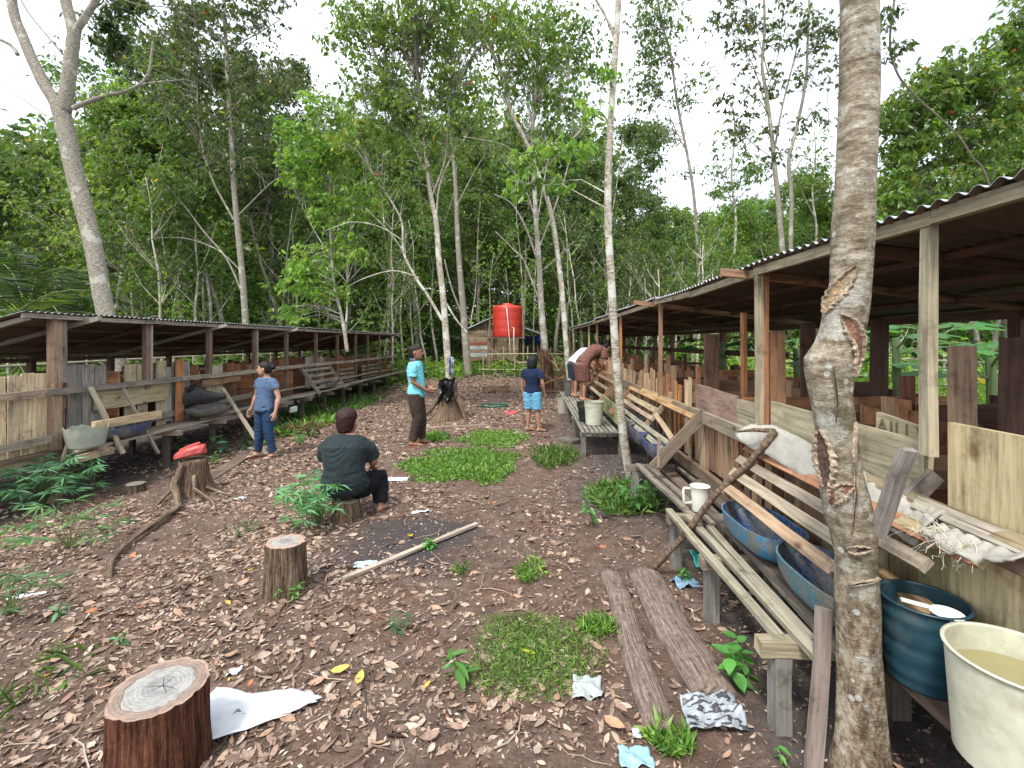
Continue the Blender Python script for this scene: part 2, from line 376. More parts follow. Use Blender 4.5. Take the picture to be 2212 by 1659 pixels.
# ---------------------------------------------------------------- dry leaf litter
def density(x, y):
    d = 1.0
    if x > .35 and 3.3 < y < 11: d *= .10
    if x > .95: d *= .4
    if x > 1.3: d *= .3
    if x < -5.3: d *= .30
    if y < 1.9 and x > -.9: d *= .22
    p = noise.noise(V((x*.75, y*.75, 9)))*.5+.5; d *= .07+2.7*max(0, p-.30)**1.15
    if x < -.4 and y < 5: d *= 1.5
    if y > 6.5: d = d*.7+.35*(x < .3)
    if ((x+.42)/.85)**2+((y-6.2)/1.15)**2 < 1: d *= .06
    if ((x+1.2)/.5)**2+((y-3.9)/.45)**2 < 1: d *= .15
    return d
def litter(N_try, y0, y1, x0, x1, smin, smax, seed, name, lbl, flat=.6):
    r = random.Random(seed); P = []
    for _ in range(N_try):
        x = r.uniform(x0, x1); y = r.uniform(y0, y1)
        if r.random() < density(x, y): P.append((x, y, gz(x, y)+r.uniform(.003, .012)))
    P = np.array(P); n = len(P); rg = np.random.default_rng(seed)
    th = rg.uniform(0, 6.283, n); tilt = rg.normal(0, .28, n)
    d = np.stack([np.cos(th)*np.cos(tilt), np.sin(th)*np.cos(tilt), np.sin(tilt)*.7], 1)
    roll = rg.normal(0, flat, n); nr = norm(np.stack([np.sin(roll)*-np.sin(th), np.sin(roll)*np.cos(th), np.cos(roll)], 1))
    s = norm(np.cross(d, nr)); up = norm(np.cross(s, d)); L = rg.uniform(smin, smax, n)[:, None]*rg.uniform(.6, 1.15, n)[:, None]
    w = L*rg.uniform(.28, .52, n)[:, None]/2; cl = (rg.uniform(-.4, .9, n)*rg.random(n)**.7)[:, None]; tw = rg.uniform(-.5, .5, n)[:, None]
    rows = []
    for q, ww in ((0, .12), (.22, .8), (.5, 1.0), (.78, .62), (1, .03)):
        arc = up*(L*cl*.22*(q-.5)**2*2)
        for sg in (-1, 0, 1):
            rows.append(P+d*L*(q-.5)+s*w*ww*sg+arc+up*w*abs(sg)*cl*.7+up*w*sg*tw*q)
    v = np.stack(rows, 1); v[:, :, 2] = np.maximum(v[:, :, 2], P[:, 2:3]-.006)
    idx = []
    for i in range(4):
        for k in range(2): a = i*3+k; idx.append([a, a+1, a+4, a+3])
    f = (np.arange(n)[:, None, None]*15+np.array(idx)[None]).reshape(-1, 4)
    pal = np.array([(.33, .235, .175), (.39, .29, .22), (.27, .18, .135), (.43, .34, .27), (.20, .13, .095), (.34, .215, .145), (.28, .21, .17), (.14, .092, .07)])
    col = pal[rg.choice(len(pal), n, p=[.19, .15, .17, .09, .14, .08, .09, .09])]*rg.uniform(.75, 1.15, n)[:, None]
    sp = rg.random(n); col[sp < .002] = (.55, .38, .08); col[(sp > .996)] = (.40, .16, .07)
    o = npmesh(name, v.reshape(-1, 3), f, np.repeat(col, 15, 0), M['litter'], smooth=True); tag(o, lbl, 'leaf litter', kind='stuff')
litter(29000, .7, 7, -6.2, 2.4, .022, .092, 1, 'leaf_litter', 'curled tan dry leaves scattered over the soil of the clearing')
litter(31000, 6.0, 21, -7.2, 2.6, .045, .12, 2, 'leaf_litter', 'fine carpet of dry leaves between the two sheds further back', .4)
# crumbs, bark chips
def crumbs():
    r = random.Random(5); P = []
    for _ in range(110000):
        y = .7+9*r.random()**1.5; x = r.uniform(-5.5, 2.6)
        if r.random() < .35+.65*min(1, density(x, y)): P.append((x, y, gz(x, y)+.004))
    P = np.array(P); n = len(P); th = RNG.uniform(0, 6.28, n); d = np.stack([np.cos(th), np.sin(th), RNG.normal(0, .25, n)], 1); d = norm(d)
    v, f = leaf_arrays(P, d, RNG.uniform(.008, .038, n), RNG.uniform(.15, .6, n), nrm=norm(RNG.normal(0, .4, (n, 3))+np.array([0, 0, 1])))
    pal = np.array([(.30, .2, .15), (.40, .30, .23), (.13, .09, .07), (.2, .12, .09), (.5, .42, .36)])
    col = pal[RNG.choice(5, n, p=[.3, .2, .22, .2, .08])]
    tag(npmesh('ground_debris', v, f, np.repeat(col, 4, 0), M['litter']), 'small chips of bark and leaf crumbs on the soil', 'debris', kind='stuff')
crumbs()
def twigs():
    mb = MB(3); r = random.Random(11)
    for _ in range(620):
        y = .9+11*r.random()**1.6; x = r.uniform(-5, 1.6)
        if r.random() > .3+density(x, y): continue
        L = r.uniform(.08, .42)*(1.2 if y > 4 else .8); a = r.uniform(0, 3.14); pts = []
        for k in range(5):
            q = k/4; px = x+math.cos(a)*L*q; py = y+math.sin(a)*L*q; a += r.uniform(-.3, .3)
            pts.append(onG(px, py, .006+.012*r.random()))
        c = r.choice([(.2, .13, .1), (.30, .22, .17), (.12, .08, .06), (.36, .28, .22)])
        mb.tube(pts, [.0035*r.uniform(.5, 1.3)]*4+[.001], 5, c)
    tag(mb.build('twig_litter', M['litter']), 'thin dry twigs lying among the fallen leaves', 'twigs', kind='stuff')
twigs()
# surface roots that cross the soil
def root(pts, r0, lbl, col=(1, 1, 1), sink=.3):
    P = [PG(*p) for p in pts]; base = P[0].copy(); Q = []; R = []
    for i in range(len(P)-1):
        for k in range(5):
            q = k/5; p = P[i].lerp(P[i+1], q); tt = (i+q)/(len(P)-1)
            p.z = gz(p.x, p.y)+r0*(1-tt)*sink; p.x += random.Random(i*7+k).uniform(-.012, .012); Q.append(p); R.append(r0*(1-.75*tt))
    mb = MB(1); mb.tube(Q, R, 8, col, wob=.1)
    o = mb.build('surface_root', M['bark_stump'], smooth=True, loc=base); tag(o, lbl, 'root', 'roots lying bare on the soil'); return o
root([(1060, 1100), (1120, 1075), (1180, 1090), (1250, 1085), (1290, 1100)], .022, 'crooked thin root lying below the bright green patch')
root([(880, 1085), (905, 1110), (960, 1120)], .012, 'short thin root bending below the white scrap, left of the long root')
root([(505, 1065), (540, 1075), (580, 1090)], .016, 'small forked root right of the stump with the red lump')
# ================================================================ PEN SHEDS
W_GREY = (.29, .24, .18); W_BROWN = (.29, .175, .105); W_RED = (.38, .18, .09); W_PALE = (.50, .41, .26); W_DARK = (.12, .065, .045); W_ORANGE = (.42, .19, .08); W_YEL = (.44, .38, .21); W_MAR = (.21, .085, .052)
def wv(r, c, a=.18): k = r.uniform(1-a, 1+a); return tuple(x*k for x in c)
def corr_sheet(parent, x_front, z_front, x_back, z_back, y0, y1, seed, sag=.012, name='roof_sheet', pitch=.076, amp=.0085):
    """corrugated sheet: waves run from eave to eave, so they repeat along y"""
    r = random.Random(seed); n = int((y1-y0)/pitch*8); rows = 7; vs = []; fs = []; uvs = []
    under = []; off = [r.uniform(-.012, .012) for _ in range(40)]
    for top in (1, 0):
        for i in range(n+1):
            y = y0+(y1-y0)*i/n; w = math.sin(6.28318*(y-y0)/pitch)*amp
            k = (y-y0)/.83; k0 = int(k); jog = off[k0 % 40]
            for j in range(rows):
                q = j/(rows-1); x = x_front+(x_back-x_front)*q+(jog*.8 if j in (0, rows-1) else 0)
                z = z_front+(z_back-z_front)*q+w-sag*math.sin(math.pi*((y-y0) % 2.6)/2.6)+.010*noise.noise(V((x*1.5, y*.8, seed)))+(.0025 if top else 0)
                vs.append((x, y, z))
    m = (n+1)*rows
    for i in range(n):
        for j in range(rows-1):
            a = i*rows+j; fs.append([a, a+1, a+rows+1, a+rows]); b = a+m; under.append([b, b+rows, b+rows+1, b+1])
        a = i*rows; fs.append([a, a+rows, a+rows+m, a+m]); a = i*rows+rows-1; fs.append([a, a+m, a+rows+m, a+rows])
    mb = MB(seed); mb.add(vs, fs, None, (.52, .54, .55)); mb.f += under; mb.uv += [[(0, 0)]*4]*len(under); mb.c += [(.15, .115, .095)]*len(under); return mb.build(name, M['zinc'], parent, smooth=False)  # underside faces: rusty brown, with the shade below the roof put into the colour
def vwall(mb, X, y0, y1, zb, zt, cols, r, w=(.07, .15), t=.018, gap=.12, dz=.1, dx=.006, skip=()):
    """rough upright boards side by side along y"""
    y = y0
    while y < y1:
        ww = r.uniform(*w); c = wv(r, r.choice(cols), .22)
        if r.random() > gap*.35 and not any(a < y+ww/2 < b for a, b in skip):
            x = X+r.uniform(-dx, dx); tp = zt+r.uniform(-dz, dz*.6); mb.board((x, y+ww/2, zb+r.uniform(-.02, .02)), (x, y+ww/2+r.uniform(-.01, .01), tp), ww-.004, t, up=(0, 1, 0), col=c, jit=.0025)
        y += ww+(r.uniform(.005, .03) if r.random() < gap else .001)
def hwall(mb, y, x0, x1, zb, zt, cols, r, t=.02, w=(.12, .2), lean=.0):
    z = zb
    while z < zt-.03:
        ww = min(r.uniform(*w), zt-z); c = wv(r, r.choice(cols), .22)
        mb.board((x0+r.uniform(-.02, .02), y+r.uniform(-.006, .006), z+ww/2), (x1, y+r.uniform(-.006, .006), z+ww/2+r.uniform(-.01, .01)), ww-.006, t, col=c, jit=.003); z += ww
# ---------------------------------------------------------------- RIGHT SHED
RX, RB = 1.60, 3.40
rs = thing('pen_shed', 'long open-sided pig pen shed of rough boards with corrugated roof on the right side', 'pig shed', (RX, 1.0, 0), 'open-sided pen sheds')
r = random.Random(101)
POSTR = [1.90, 3.28, 5.73, 8.3, 11.3, 12.9, 14.9, 17.3, 19.4]
def HR(y): return 2.225-.012*math.sin(y*1.9)
for i, y in enumerate(POSTR):
    mb = MB(i); c = wv(r, [W_PALE, W_BROWN, W_BROWN, W_ORANGE, W_BROWN][i % 5] if i else (.44, .385, .27), .1)
    zb = 1.25 if i == 0 else .98
    dx = .04 if i == 0 else 0
    mb.board((RX-.035, y, zb), (RX-.035-dx*0, y-(.01 if i else 0), 2.16), .046, .040 if i else .036, up=(0, 1, 0), col=(.42, .35, .24) if i == 1 else c, jit=.003)
    if i == 1: mb.board((RX+.006, y-.004, 1.0), (RX+.006, y-.004, 2.16), .044, .036, up=(0, 1, 0), col=(.38, .18, .09), jit=.002)
    mb.build('post', M['wood'], rs)
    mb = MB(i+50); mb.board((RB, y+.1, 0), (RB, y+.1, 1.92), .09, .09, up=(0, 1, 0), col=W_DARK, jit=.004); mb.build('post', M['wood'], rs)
mb = MB(9)   # eave beam in lengths, butted
ys = [.3, 1.86, 3.30, 4.6, 5.75, 8.3, 11.3, 14.9, 19.6]
for a, b_ in zip(ys[:-1], ys[1:]): mb.board((RX-.045, a+.002, HR(a)-.048), (RX-.045, b_-.002, HR(b_)-.05+r.uniform(-.012, .012)), .055, .035, col=wv(r, (.40, .335, .23), .12))
mb.build('eave_beam', M['wood'], rs)
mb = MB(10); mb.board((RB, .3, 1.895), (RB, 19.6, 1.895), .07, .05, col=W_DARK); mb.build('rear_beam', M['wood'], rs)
for y, xo in ((1.0, 0), (2.35, 0), (3.33, -.20), (4.7, 0), (5.9, -.26), (7.2, 0), (8.5, -.16), (11.2, -.1), (13, 0), (15, -.1), (17.5, 0)):
    mb = MB(int(y*7)); mb.board((RX-.05+xo, y+.05, 2.165+(.0 if xo == 0 else .0)+.012-xo*.1), (RB+.1, y+.05, 1.92), .055, .04, col=wv(r, W_BROWN if xo else W_DARK, .1)); mb.build('rafter', M['wood'], rs)
mb = MB(11)
for q in (.25, .5, .75): mb.board((RX+(RB-RX)*q, .3, 2.20-.28*q-.012), (RX+(RB-RX)*q, 19.6, 2.20-.28*q-.012), .035, .03, col=W_DARK)
mb.build('purlin', M['wood'], rs)
rsheets = [(.25, 3.32, 0), (3.30, 5.80, -.012), (5.78, 8.4, .0), (8.38, 11.4, .015), (11.38, 15.2, -.01), (15.1, 19.8, .01)]
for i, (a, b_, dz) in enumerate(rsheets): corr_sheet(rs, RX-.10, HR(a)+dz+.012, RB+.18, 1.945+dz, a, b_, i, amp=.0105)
# rail and lower sill
mb = MB(12)
mb.board((RX-.02, .2, 1.0), (RX-.02, 2.15, 1.0), .10, .05, col=(.20, .13, .10), jit=.004); mb.board((RX-.02, 2.17, 1.0), (RX-.02, 4.7, 1.0), .105, .05, col=W_GREY, jit=.005); mb.board((RX-.02, 4.72, .99), (RX-.02, 9.5, 1.0), .10, .05, col=(.25, .20, .14), jit=.006); mb.board((RX-.02, 9.52, 1.0), (RX-.02, 19.5, 1.0), .1, .05, col=W_BROWN, jit=.006)
mb.build('front_rail', M['wood'], rs)
mb = MB(13); mb.board((RX-.05, .2, .49), (RX-.05, 19.5, .49), .10, .05, col=(.17, .12, .085), jit=.005); mb.build('sill_beam', M['wood'], rs)
# front boards, one panel of the wall at a time
def panel(y0, y1, zb, zt, cols, **k):
    mb = MB(int(y0*13)); vwall(mb, RX+.025, y0, y1, zb, zt, cols, r, **k); mb.build('board_wall', M['wood'], rs)
panel(2.45, 4.4, .52, 1.02, [W_BROWN, W_BROWN, (.17, .10, .065), (.30, .21, .13)], w=(.06, .12), dz=.02, gap=.45)
panel(4.42, 5.7, .52, 1.25, [(.52, .38, .23), W_ORANGE, W_PALE, (.40, .27, .17)], w=(.06, .12), dz=.16, gap=.5)
panel(5.78, 8.25, .52, 1.28, [(.44, .28, .16), W_ORANGE, (.54, .40, .25)], w=(.06, .13), dz=.16, gap=.5)
panel(8.35, 11.2, .52, 1.28, [(.42, .26, .15), W_ORANGE, (.50, .35, .22)], w=(.07, .13), dz=.2, gap=.4)
panel(11.4, 19.3, .50, 1.3, [(.40, .25, .15), W_ORANGE, (.48, .34, .22)], w=(.09, .16), dz=.2, gap=.3)
# near solid yellowish boards
mb = MB(20)
for y0, y1, z0, z1, c in ((1.57, 1.88, .43, 1.385, (.52, .43, .25)), (1.22, 1.56, .43, 1.335, (.56, .47, .29)), (.86, 1.21, .43, 1.33, (.44, .37, .2)), (.5, .85, .43, 1.3, (.42, .33, .18))):
    mb.board((RX+.03, (y0+y1)/2, z0), (RX+.03, (y0+y1)/2, z1), y1-y0-.006, .024, up=(0, 1, 0), col=c, jit=.001)
mb.board((RX+.012, 1.545, .44), (RX+.012, 1.545, 1.36), .035, .03, up=(0, 1, 0), col=(.47, .4, .22)); mb.build('board_wall', M['wood'], rs)
mb = MB(21); mb.board((RX+.034, 2.44, .47), (RX+.034, 1.9, .47), .09, .03, col=W_BROWN)
vwall(mb, RX+.05, 1.9, 2.44, .47, .98, [(.30, .23, .12), W_BROWN, W_YEL], r, w=(.12, .2), gap=.2, dz=.01); mb.build('board_wall', M['wood'], rs)
# long greenish plank and the reddish cracked planks nailed over the rail
mb = MB(22); mb.board((RX+.035, 3.22, 1.175), (RX+.035, 2.02, 1.16), .25, .022, col=(.41, .36, .24), jit=.003); mb.build('long_plank', M['wood'], rs)
mb = MB(23); mb.board((RX+.02, 4.62, 1.165), (RX+.02, 3.74, 1.15), .235, .022, col=(.30, .20, .155), jit=.002); mb.build('cracked_plank', M['wood'], rs)
mb = MB(24); mb.board((RX+.02, 3.72, 1.20), (RX+.02, 3.44, 1.20), .10, .022, col=(.36, .31, .22)); mb.board((RX+.02, 3.72, 1.09), (RX+.02, 3.44, 1.09), .10, .022, col=(.36, .32, .23)); mb.build('short_plank', M['wood'], rs)
mb = MB(25); mb.board((RX+.085, 2.34, 1.245), (RX+.085, 2.03, 1.225), .22, .02, col=(.43, .37, .24), jit=.002); lp = mb.build('lettered_board', M['wood'], rs)
fc = bpy.data.curves.new('scratched_letters', 'FONT'); fc.body = 'AILLY'; fc.size = .105; fc.extrude = .0015; fc.space_character = 1.12
fo = bpy.data.objects.new('scratched_letters', fc); COL.objects.link(fo)
dg = bpy.context.evaluated_depsgraph_get(); tm = bpy.data.meshes.new_from_object(fo.evaluated_get(dg)); bpy.data.objects.remove(fo); fo = bpy.data.objects.new('scratched_letters', tm); COL.objects.link(fo)
fo.parent = lp; fo.matrix_local = Matrix.Translation(V((RX+.072, 2.325, 1.258))-origin_of(rs)) @ Matrix(((0, 0, -1, 0), (-1, 0, 0, 0), (0, 1, 0, 0), (0, 0, 0, 1)))
mm_, tt_, bb_ = newmat('scratch_mark'); bb_.inputs['Base Color'].default_value = (.13, .10, .055, 1); bb_.inputs['Roughness'].default_value = .9; tm.materials.clear(); tm.materials.append(mm_); fo['label'] = 'scratched dark letters'
# tall loose uprights of the partitions
def upright(x, y, z0, z1, w, c, t=.03, up=(0, 1, 0), top=None):
    mb = MB(int(x*50+y*9)); mb.board((x, y, z0), (x+(top or 0), y, z1), w, t, up=up, col=c); mb.build('upright_board', M['wood'], rs)
for px, pw, ptop, X, c in ((2078, 46, 748, 1.78, (.30, .205, .14)), (2190, 48, 728, 2.0, (.10, .055, .04)), (1606, 16, 676, 1.82, W_ORANGE), (1537, 30, 722, 1.86, (.24, .13, .085)), (1678, 30, 716, 1.68, (.27, .145, .08)), (1508, 14, 790, 1.75, W_RED), (1455, 20, 790, 1.66, W_BROWN), (1443, 18, 768, 1.72, W_BROWN), (1396, 18, 765, 1.8, W_PALE), (1410, 12, 752, 2.4, W_DARK), (1745, 30, 700, 2.3, W_DARK), (1900, 34, 690, 2.9, W_DARK), (1480, 14, 765, 2.9, W_DARK), (1960, 26, 812, 2.6, W_MAR), (1365, 13, 775, 1.7, W_BROWN), (1305, 8, 775, 1.7, W_ORANGE), (1320, 8, 770, 1.75, W_BROWN), (1282, 7, 780, 1.7, W_ORANGE), (1268, 7, 775, 1.7, W_BROWN), (1385, 10, 800, 1.7, W_BROWN)):
    p = PX(px, ptop, X); w = pw/1000*p.y*.98; upright(p.x, p.y, .55, p.z, w, c, up=(1, 0, 0) if pw > 25 else (0, 1, 0))
# pen partitions across, aisle wall, rear wall, pen floor
PART = [1.0, 1.66, 2.36, 3.02, 3.7, 4.35, 5.1, 5.85, 6.6, 7.4, 8.2, 9.1, 10, 11, 12, 13.2, 14.5, 16, 17.5, 19]
for i, y in enumerate(PART):
    mb = MB(200+i); hwall(mb, y, RX+.05, 2.52, .55, r.uniform(1.12, 1.3), [W_BROWN, W_RED, (.42, .28, .17), W_MAR], r)
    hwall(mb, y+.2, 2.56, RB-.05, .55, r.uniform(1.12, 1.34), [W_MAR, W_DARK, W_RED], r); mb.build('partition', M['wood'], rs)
mb = MB(300); vwall(mb, 2.54, .9, 19.2, .5, 1.28, [W_RED, W_BROWN, (.42, .27, .16), W_MAR], r, w=(.12, .2), dz=.10, gap=.3); mb.build('inner_wall', M['wood'], rs)
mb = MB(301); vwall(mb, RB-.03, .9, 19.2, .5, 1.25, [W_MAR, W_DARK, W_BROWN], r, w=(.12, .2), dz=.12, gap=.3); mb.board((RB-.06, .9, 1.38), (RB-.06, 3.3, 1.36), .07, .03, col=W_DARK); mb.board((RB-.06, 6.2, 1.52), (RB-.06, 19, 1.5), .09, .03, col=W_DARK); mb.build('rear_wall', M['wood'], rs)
mb = MB(302)
x = RX+.03
while x < RB: mb.board((x+.08, .5, .50), (x+.08, 19.4, .50), .03, .155, col=wv(r, (.12, .08, .06))); x += .17
mb.build('pen_floor', M['wood'], rs)
for i, y in enumerate((1.1, 2.2, 3.5, 4.9, 6.6, 8.4, 10.5, 13, 16, 19)):
    for X in (RX+.06, 2.5):
        mb = MB(400+i); mb.board((X, y, -.15), (X, y, .44), .09, .08, up=(0, 1, 0), col=(.12, .10, .08)); mb.build('stilt', M['wood'], rs)
# timber shed furniture: low ledge running along the wall foot (carries buckets and troughs)
mb = MB(500)
for X0, w, y0, y1, c in ((1.41, .075, .3, 2.0, (.10, .065, .05)), (1.49, .075, .3, 4.3, (.13, .1, .08)), (1.565, .06, .3, 4.3, (.12, .09, .07)), (1.33, .08, 2.0, 4.1, (.15, .12, .10))):
    mb.board((X0, y0, .425), (X0, y1, .425), .03, w, col=c, jit=.004)
mb.build('ledge', M['wood'], rs)
# heavy short log and inner planks visible behind the scarred trunk
mb = MB(501); mb.board((1.50, 2.18, .63), (1.50, 1.78, .60), .17, .09, col=(.34, .23, .12), jit=.004); mb.board((1.47, 2.15, .55), (1.44, 1.98, .54), .15, .03, col=(.36, .33, .22)); mb.build('block', M['wood'], rs)
# feed rack: sloping slats over the troughs (parameter s: down the slope)
def rack(parent_name, lab, items, sides, seed):
    rk = MB(seed); o = None
    for s_, y0, y1, w, c in items:
        X = 1.575-.38*s_; z = 1.7-(.68+.42*s_); X2 = X+(.0); dirn = V((-.38, 0, -.42)).normalized()
        if isinstance(y0, tuple): (y0, s0) = y0; X = 1.575-.38*s0; z = 1.7-(.68+.42*s0)
        sX, sz = 1.575-.38*s_, 1.7-(.68+.42*s_)
        rk2 = MB(seed+int(s_*100)); rk2.board((X-.012, y0, z+.02), (sX-.012, y1, sz+.02), w, .028, up=dirn, col=c, jit=.003)
        q = rk2.build('rack_slat', M['wood'], rs)
    for y, s0, s1, w, c in sides:
        m2 = MB(seed+int(y*10)); m2.board((1.575-.38*s0, y, 1.7-(.68+.42*s0)), (1.575-.38*s1, y, 1.7-(.68+.42*s1)), w, .03, up=(1, 0, -1), col=c, jit=.002); m2.build('rack_side', M['wood'], rs)
rack('', '', [(-.02, 3.30, 1.3, .05, (.27, .22, .13)), (.18, 3.30, 1.62, .06, (.33, .165, .095)), (.36, 3.26, 1.74, .055, (.30, .25, .19)), (.54, 3.2, 2.0, .06, (.36, .30, .22)), (.74, 3.16, 2.02, .06, (.36, .25, .16)), (.0, 1.95, .6, .055, (.40, .36, .29)), (.16, 2.0, 1.60, .055, (.35, .28, .16))],
     [(3.12, -.05, .8, .07, W_BROWN), (2.02, -.3, .75, .07, (.24, .2, .17))], 600)
rack('', '', [(.12, 7.3, 4.44, .055, (.42, .26, .13)), (.05, 6.6, 5.2, .05, (.40, .27, .14)), (.34, 7.0, 5.45, .07, (.36, .28, .18)), (.52, 7.2, 5.3, .05, (.35, .26, .19)), ((.62), (5.35, .40), 4.45, .05, (.36, .27, .17)), (.72, 6.6, 4.45, .05, (.30, .27, .20)), (.86, 6.3, 4.45, .05, (.28, .26, .20))],
     [(4.36, -.05, 1.18, .10, (.20, .155, .115)), (5.42, 0, .95, .06, (.30, .23, .15)), (7.2, -.05, 1.0, .07, W_BROWN)], 700)
rack('', '', [(.2, 12.4, 8.4, .06, W_BROWN), (.5, 12.4, 8.6, .06, (.25, .18, .12)), (.8, 12.0, 8.5, .06, W_GREY)], [(8.4, -.05, 1.1, .08, W_BROWN), (10.4, -.05, 1.1, .08, W_BROWN)], 800)
# ---------------------------------------------------------------- LEFT SHED
LX, LB = -5.70, -7.6
ls_ = thing('pen_shed', 'long low pig pen shed on stilts with corrugated roof on the left side', 'pig shed', (LX, 4.5, -.2), 'open-sided pen sheds')
POSTL = [5.28, 6.6, 7.93, 9.26, 10.5, 11.96, 13.3, 14.7, 15.8, 17.0, 18.45]
for i, y in enumerate(POSTL):
    mb = MB(i); mb.board((LX, y, -.3 if i == 0 else 1.0 if i < 4 else .45), (LX, y, 1.965), .10 if i == 0 else .085, .09 if i == 0 else .06, up=(0, 1, 0), col=[(.34, .235, .16), (.2, .13, .1), (.18, .12, .09)][min(i, 2)], jit=.003)
    if i == 0: mb.board((LX+.01, y+.085, 1.20), (LX+.01, y+.085, 1.95), .07, .05, up=(0, 1, 0), col=(.22, .20, .17)); mb.board((LX-.03, y+.1, .3), (LX-.03, y+.1, 1.05), .06, .05, up=(0, 1, 0), col=(.16, .13, .10))
    if i in (1, 3): mb.board((LX+.03, y+.05, 1.13), (LX+.03, y+.05, 1.95), .03, .03, up=(0, 1, 0), col=(.36, .34, .29))
    mb.build('post', M['wood'], ls_)
    mb = MB(i+50); mb.board((LB, y+.1, -.3), (LB, y+.1, 1.42), .08, .08, up=(0, 1, 0), col=W_DARK); mb.build('post', M['wood'], ls_)
mb = MB(60); yl = [4.84, 5.75, 6.62, 7.95, 9.9, 11.2, 13.4, 16, 19.3]
for a, b_ in zip(yl[:-1], yl[1:]): mb.board((LX+.10, a+.002, 1.985+r.uniform(-.008, .008)), (LX+.10, b_-.002, 1.985+r.uniform(-.008, .008)), .055, .03, col=wv(r, (.30, .27, .22), .12))
mb.build('eave_beam', M['wood'], ls_)
mb = MB(61); mb.board((LB, 4.7, 1.42), (LB, 19.3, 1.42), .06, .05, col=W_DARK); mb.build('rear_beam', M['wood'], ls_)
for i, y in enumerate((4.86, 5.5, 6.7, 7.9, 9.3, 10.4, 12, 13.4, 14.8, 16, 17.1, 18.6)):
    xo = .30 if i in (1, 3, 5, 7, 9) else .09
    mb = MB(70+i); mb.board((LX+xo, y+.06, 1.955+xo*.12), (LB-.1, y+.06, 1.42), .055, .045, col=(.28, .25, .2) if i in (0, 1, 3, 5, 7) else W_DARK); mb.build('rafter', M['wood'], ls_)
mb = MB(90)
for q in (.25, .5, .75): mb.board((LX+(LB-LX)*q, 4.84, 1.99-.55*q), (LX+(LB-LX)*q, 19.2, 1.99-.55*q), .035, .03, col=W_DARK)
mb.build('purlin', M['wood'], ls_)
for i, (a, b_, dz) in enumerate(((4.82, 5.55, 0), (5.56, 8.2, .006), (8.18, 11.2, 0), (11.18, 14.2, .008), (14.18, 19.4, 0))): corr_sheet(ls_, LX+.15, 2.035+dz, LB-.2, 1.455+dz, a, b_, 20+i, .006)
mb = MB(91); mb.board((LX+.055, 5.12, 1.105), (LX+.055, 7.2, 1.105), .075, .045, col=(.21, .18, .155), jit=.003); mb.board((LX+.055, 7.22, 1.105), (LX+.055, 9.9, 1.10), .075, .045, col=(.30, .26, .20), jit=.003); mb.board((LX+.055, 9.92, 1.11), (LX+.055, 13, 1.10), .075, .045, col=(.33, .28, .22), jit=.003); mb.board((LX+.055, 13.02, 1.09), (LX+.055, 19, 1.1), .075, .045, col=(.30, .25, .2), jit=.003)
mb.board((LX+.05, 4.0, 1.09), (LX+.05, 5.2, 1.105), .085, .03, col=(.32, .25, .18)); mb.board((LX+.05, 4.0, .55), (LX+.05, 5.2, .555), .085, .03, col=(.30, .25, .20)); mb.build('front_rail', M['wood'], ls_)
r = random.Random(55)
def lpanel(y0, y1, zb, zt, cols, X=LX-.05, **k):
    mb = MB(int(y0*17)+3); vwall(mb, X, y0, y1, zb, zt, cols, r, **k); mb.build('board_wall', M['wood'], ls_)
lpanel(3.9, 5.22, .32, 1.33, [(.60, .47, .29), (.56, .44, .28), (.50, .40, .27)], w=(.11, .15), dz=.02, gap=.6)
lpanel(5.48, 6.0, .4, 1.40, [(.21, .19, .165), (.23, .21, .185)], w=(.15, .18), dz=.02, gap=.4)
lpanel(6.28, 6.95, .42, 1.40, [(.42, .35, .23), (.40, .34, .22)], w=(.14, .19), dz=.03, gap=.2)
lpanel(7.0, 7.45, .42, 1.34, [(.34, .32, .28), (.30, .28, .24)], w=(.10, .15), dz=.05, gap=.5)
lpanel(7.92, 8.35, .46, 1.30, [(.32, .30, .26), (.38, .33, .24)], w=(.12, .16), dz=.05, gap=.3)
lpanel(11.35, 12.4, .5, 1.30, [(.30, .27, .22), (.28, .22, .16)], w=(.12, .17), dz=.05, gap=.3)
mb = MB(95); mb.board((LX+.0, 5.78, .93), (LX+.0, 7.0, .93), .26, .02, col=(.36, .29, .18), jit=.003); mb.board((LX-.01, 5.5, .50), (LX-.01, 9.2, .62), .09, .03, col=(.20, .17, .14)); mb.build('cross_plank', M['wood'], ls_)
mb = MB(96); mb.board((LX+.035, 7.2, .42), (LX+.035, 7.2, 1.42), .15, .03, up=(0, 1, 0), col=(.40, .17, .075)); mb.build('orange_board', M['wood'], ls_)
mb = MB(97); mb.board((LX+.02, 7.72, .97), (LX+.02, 8.75, 1.0), .12, .03, col=(.27, .16, .10)); mb.build('cross_plank', M['wood'], ls_)
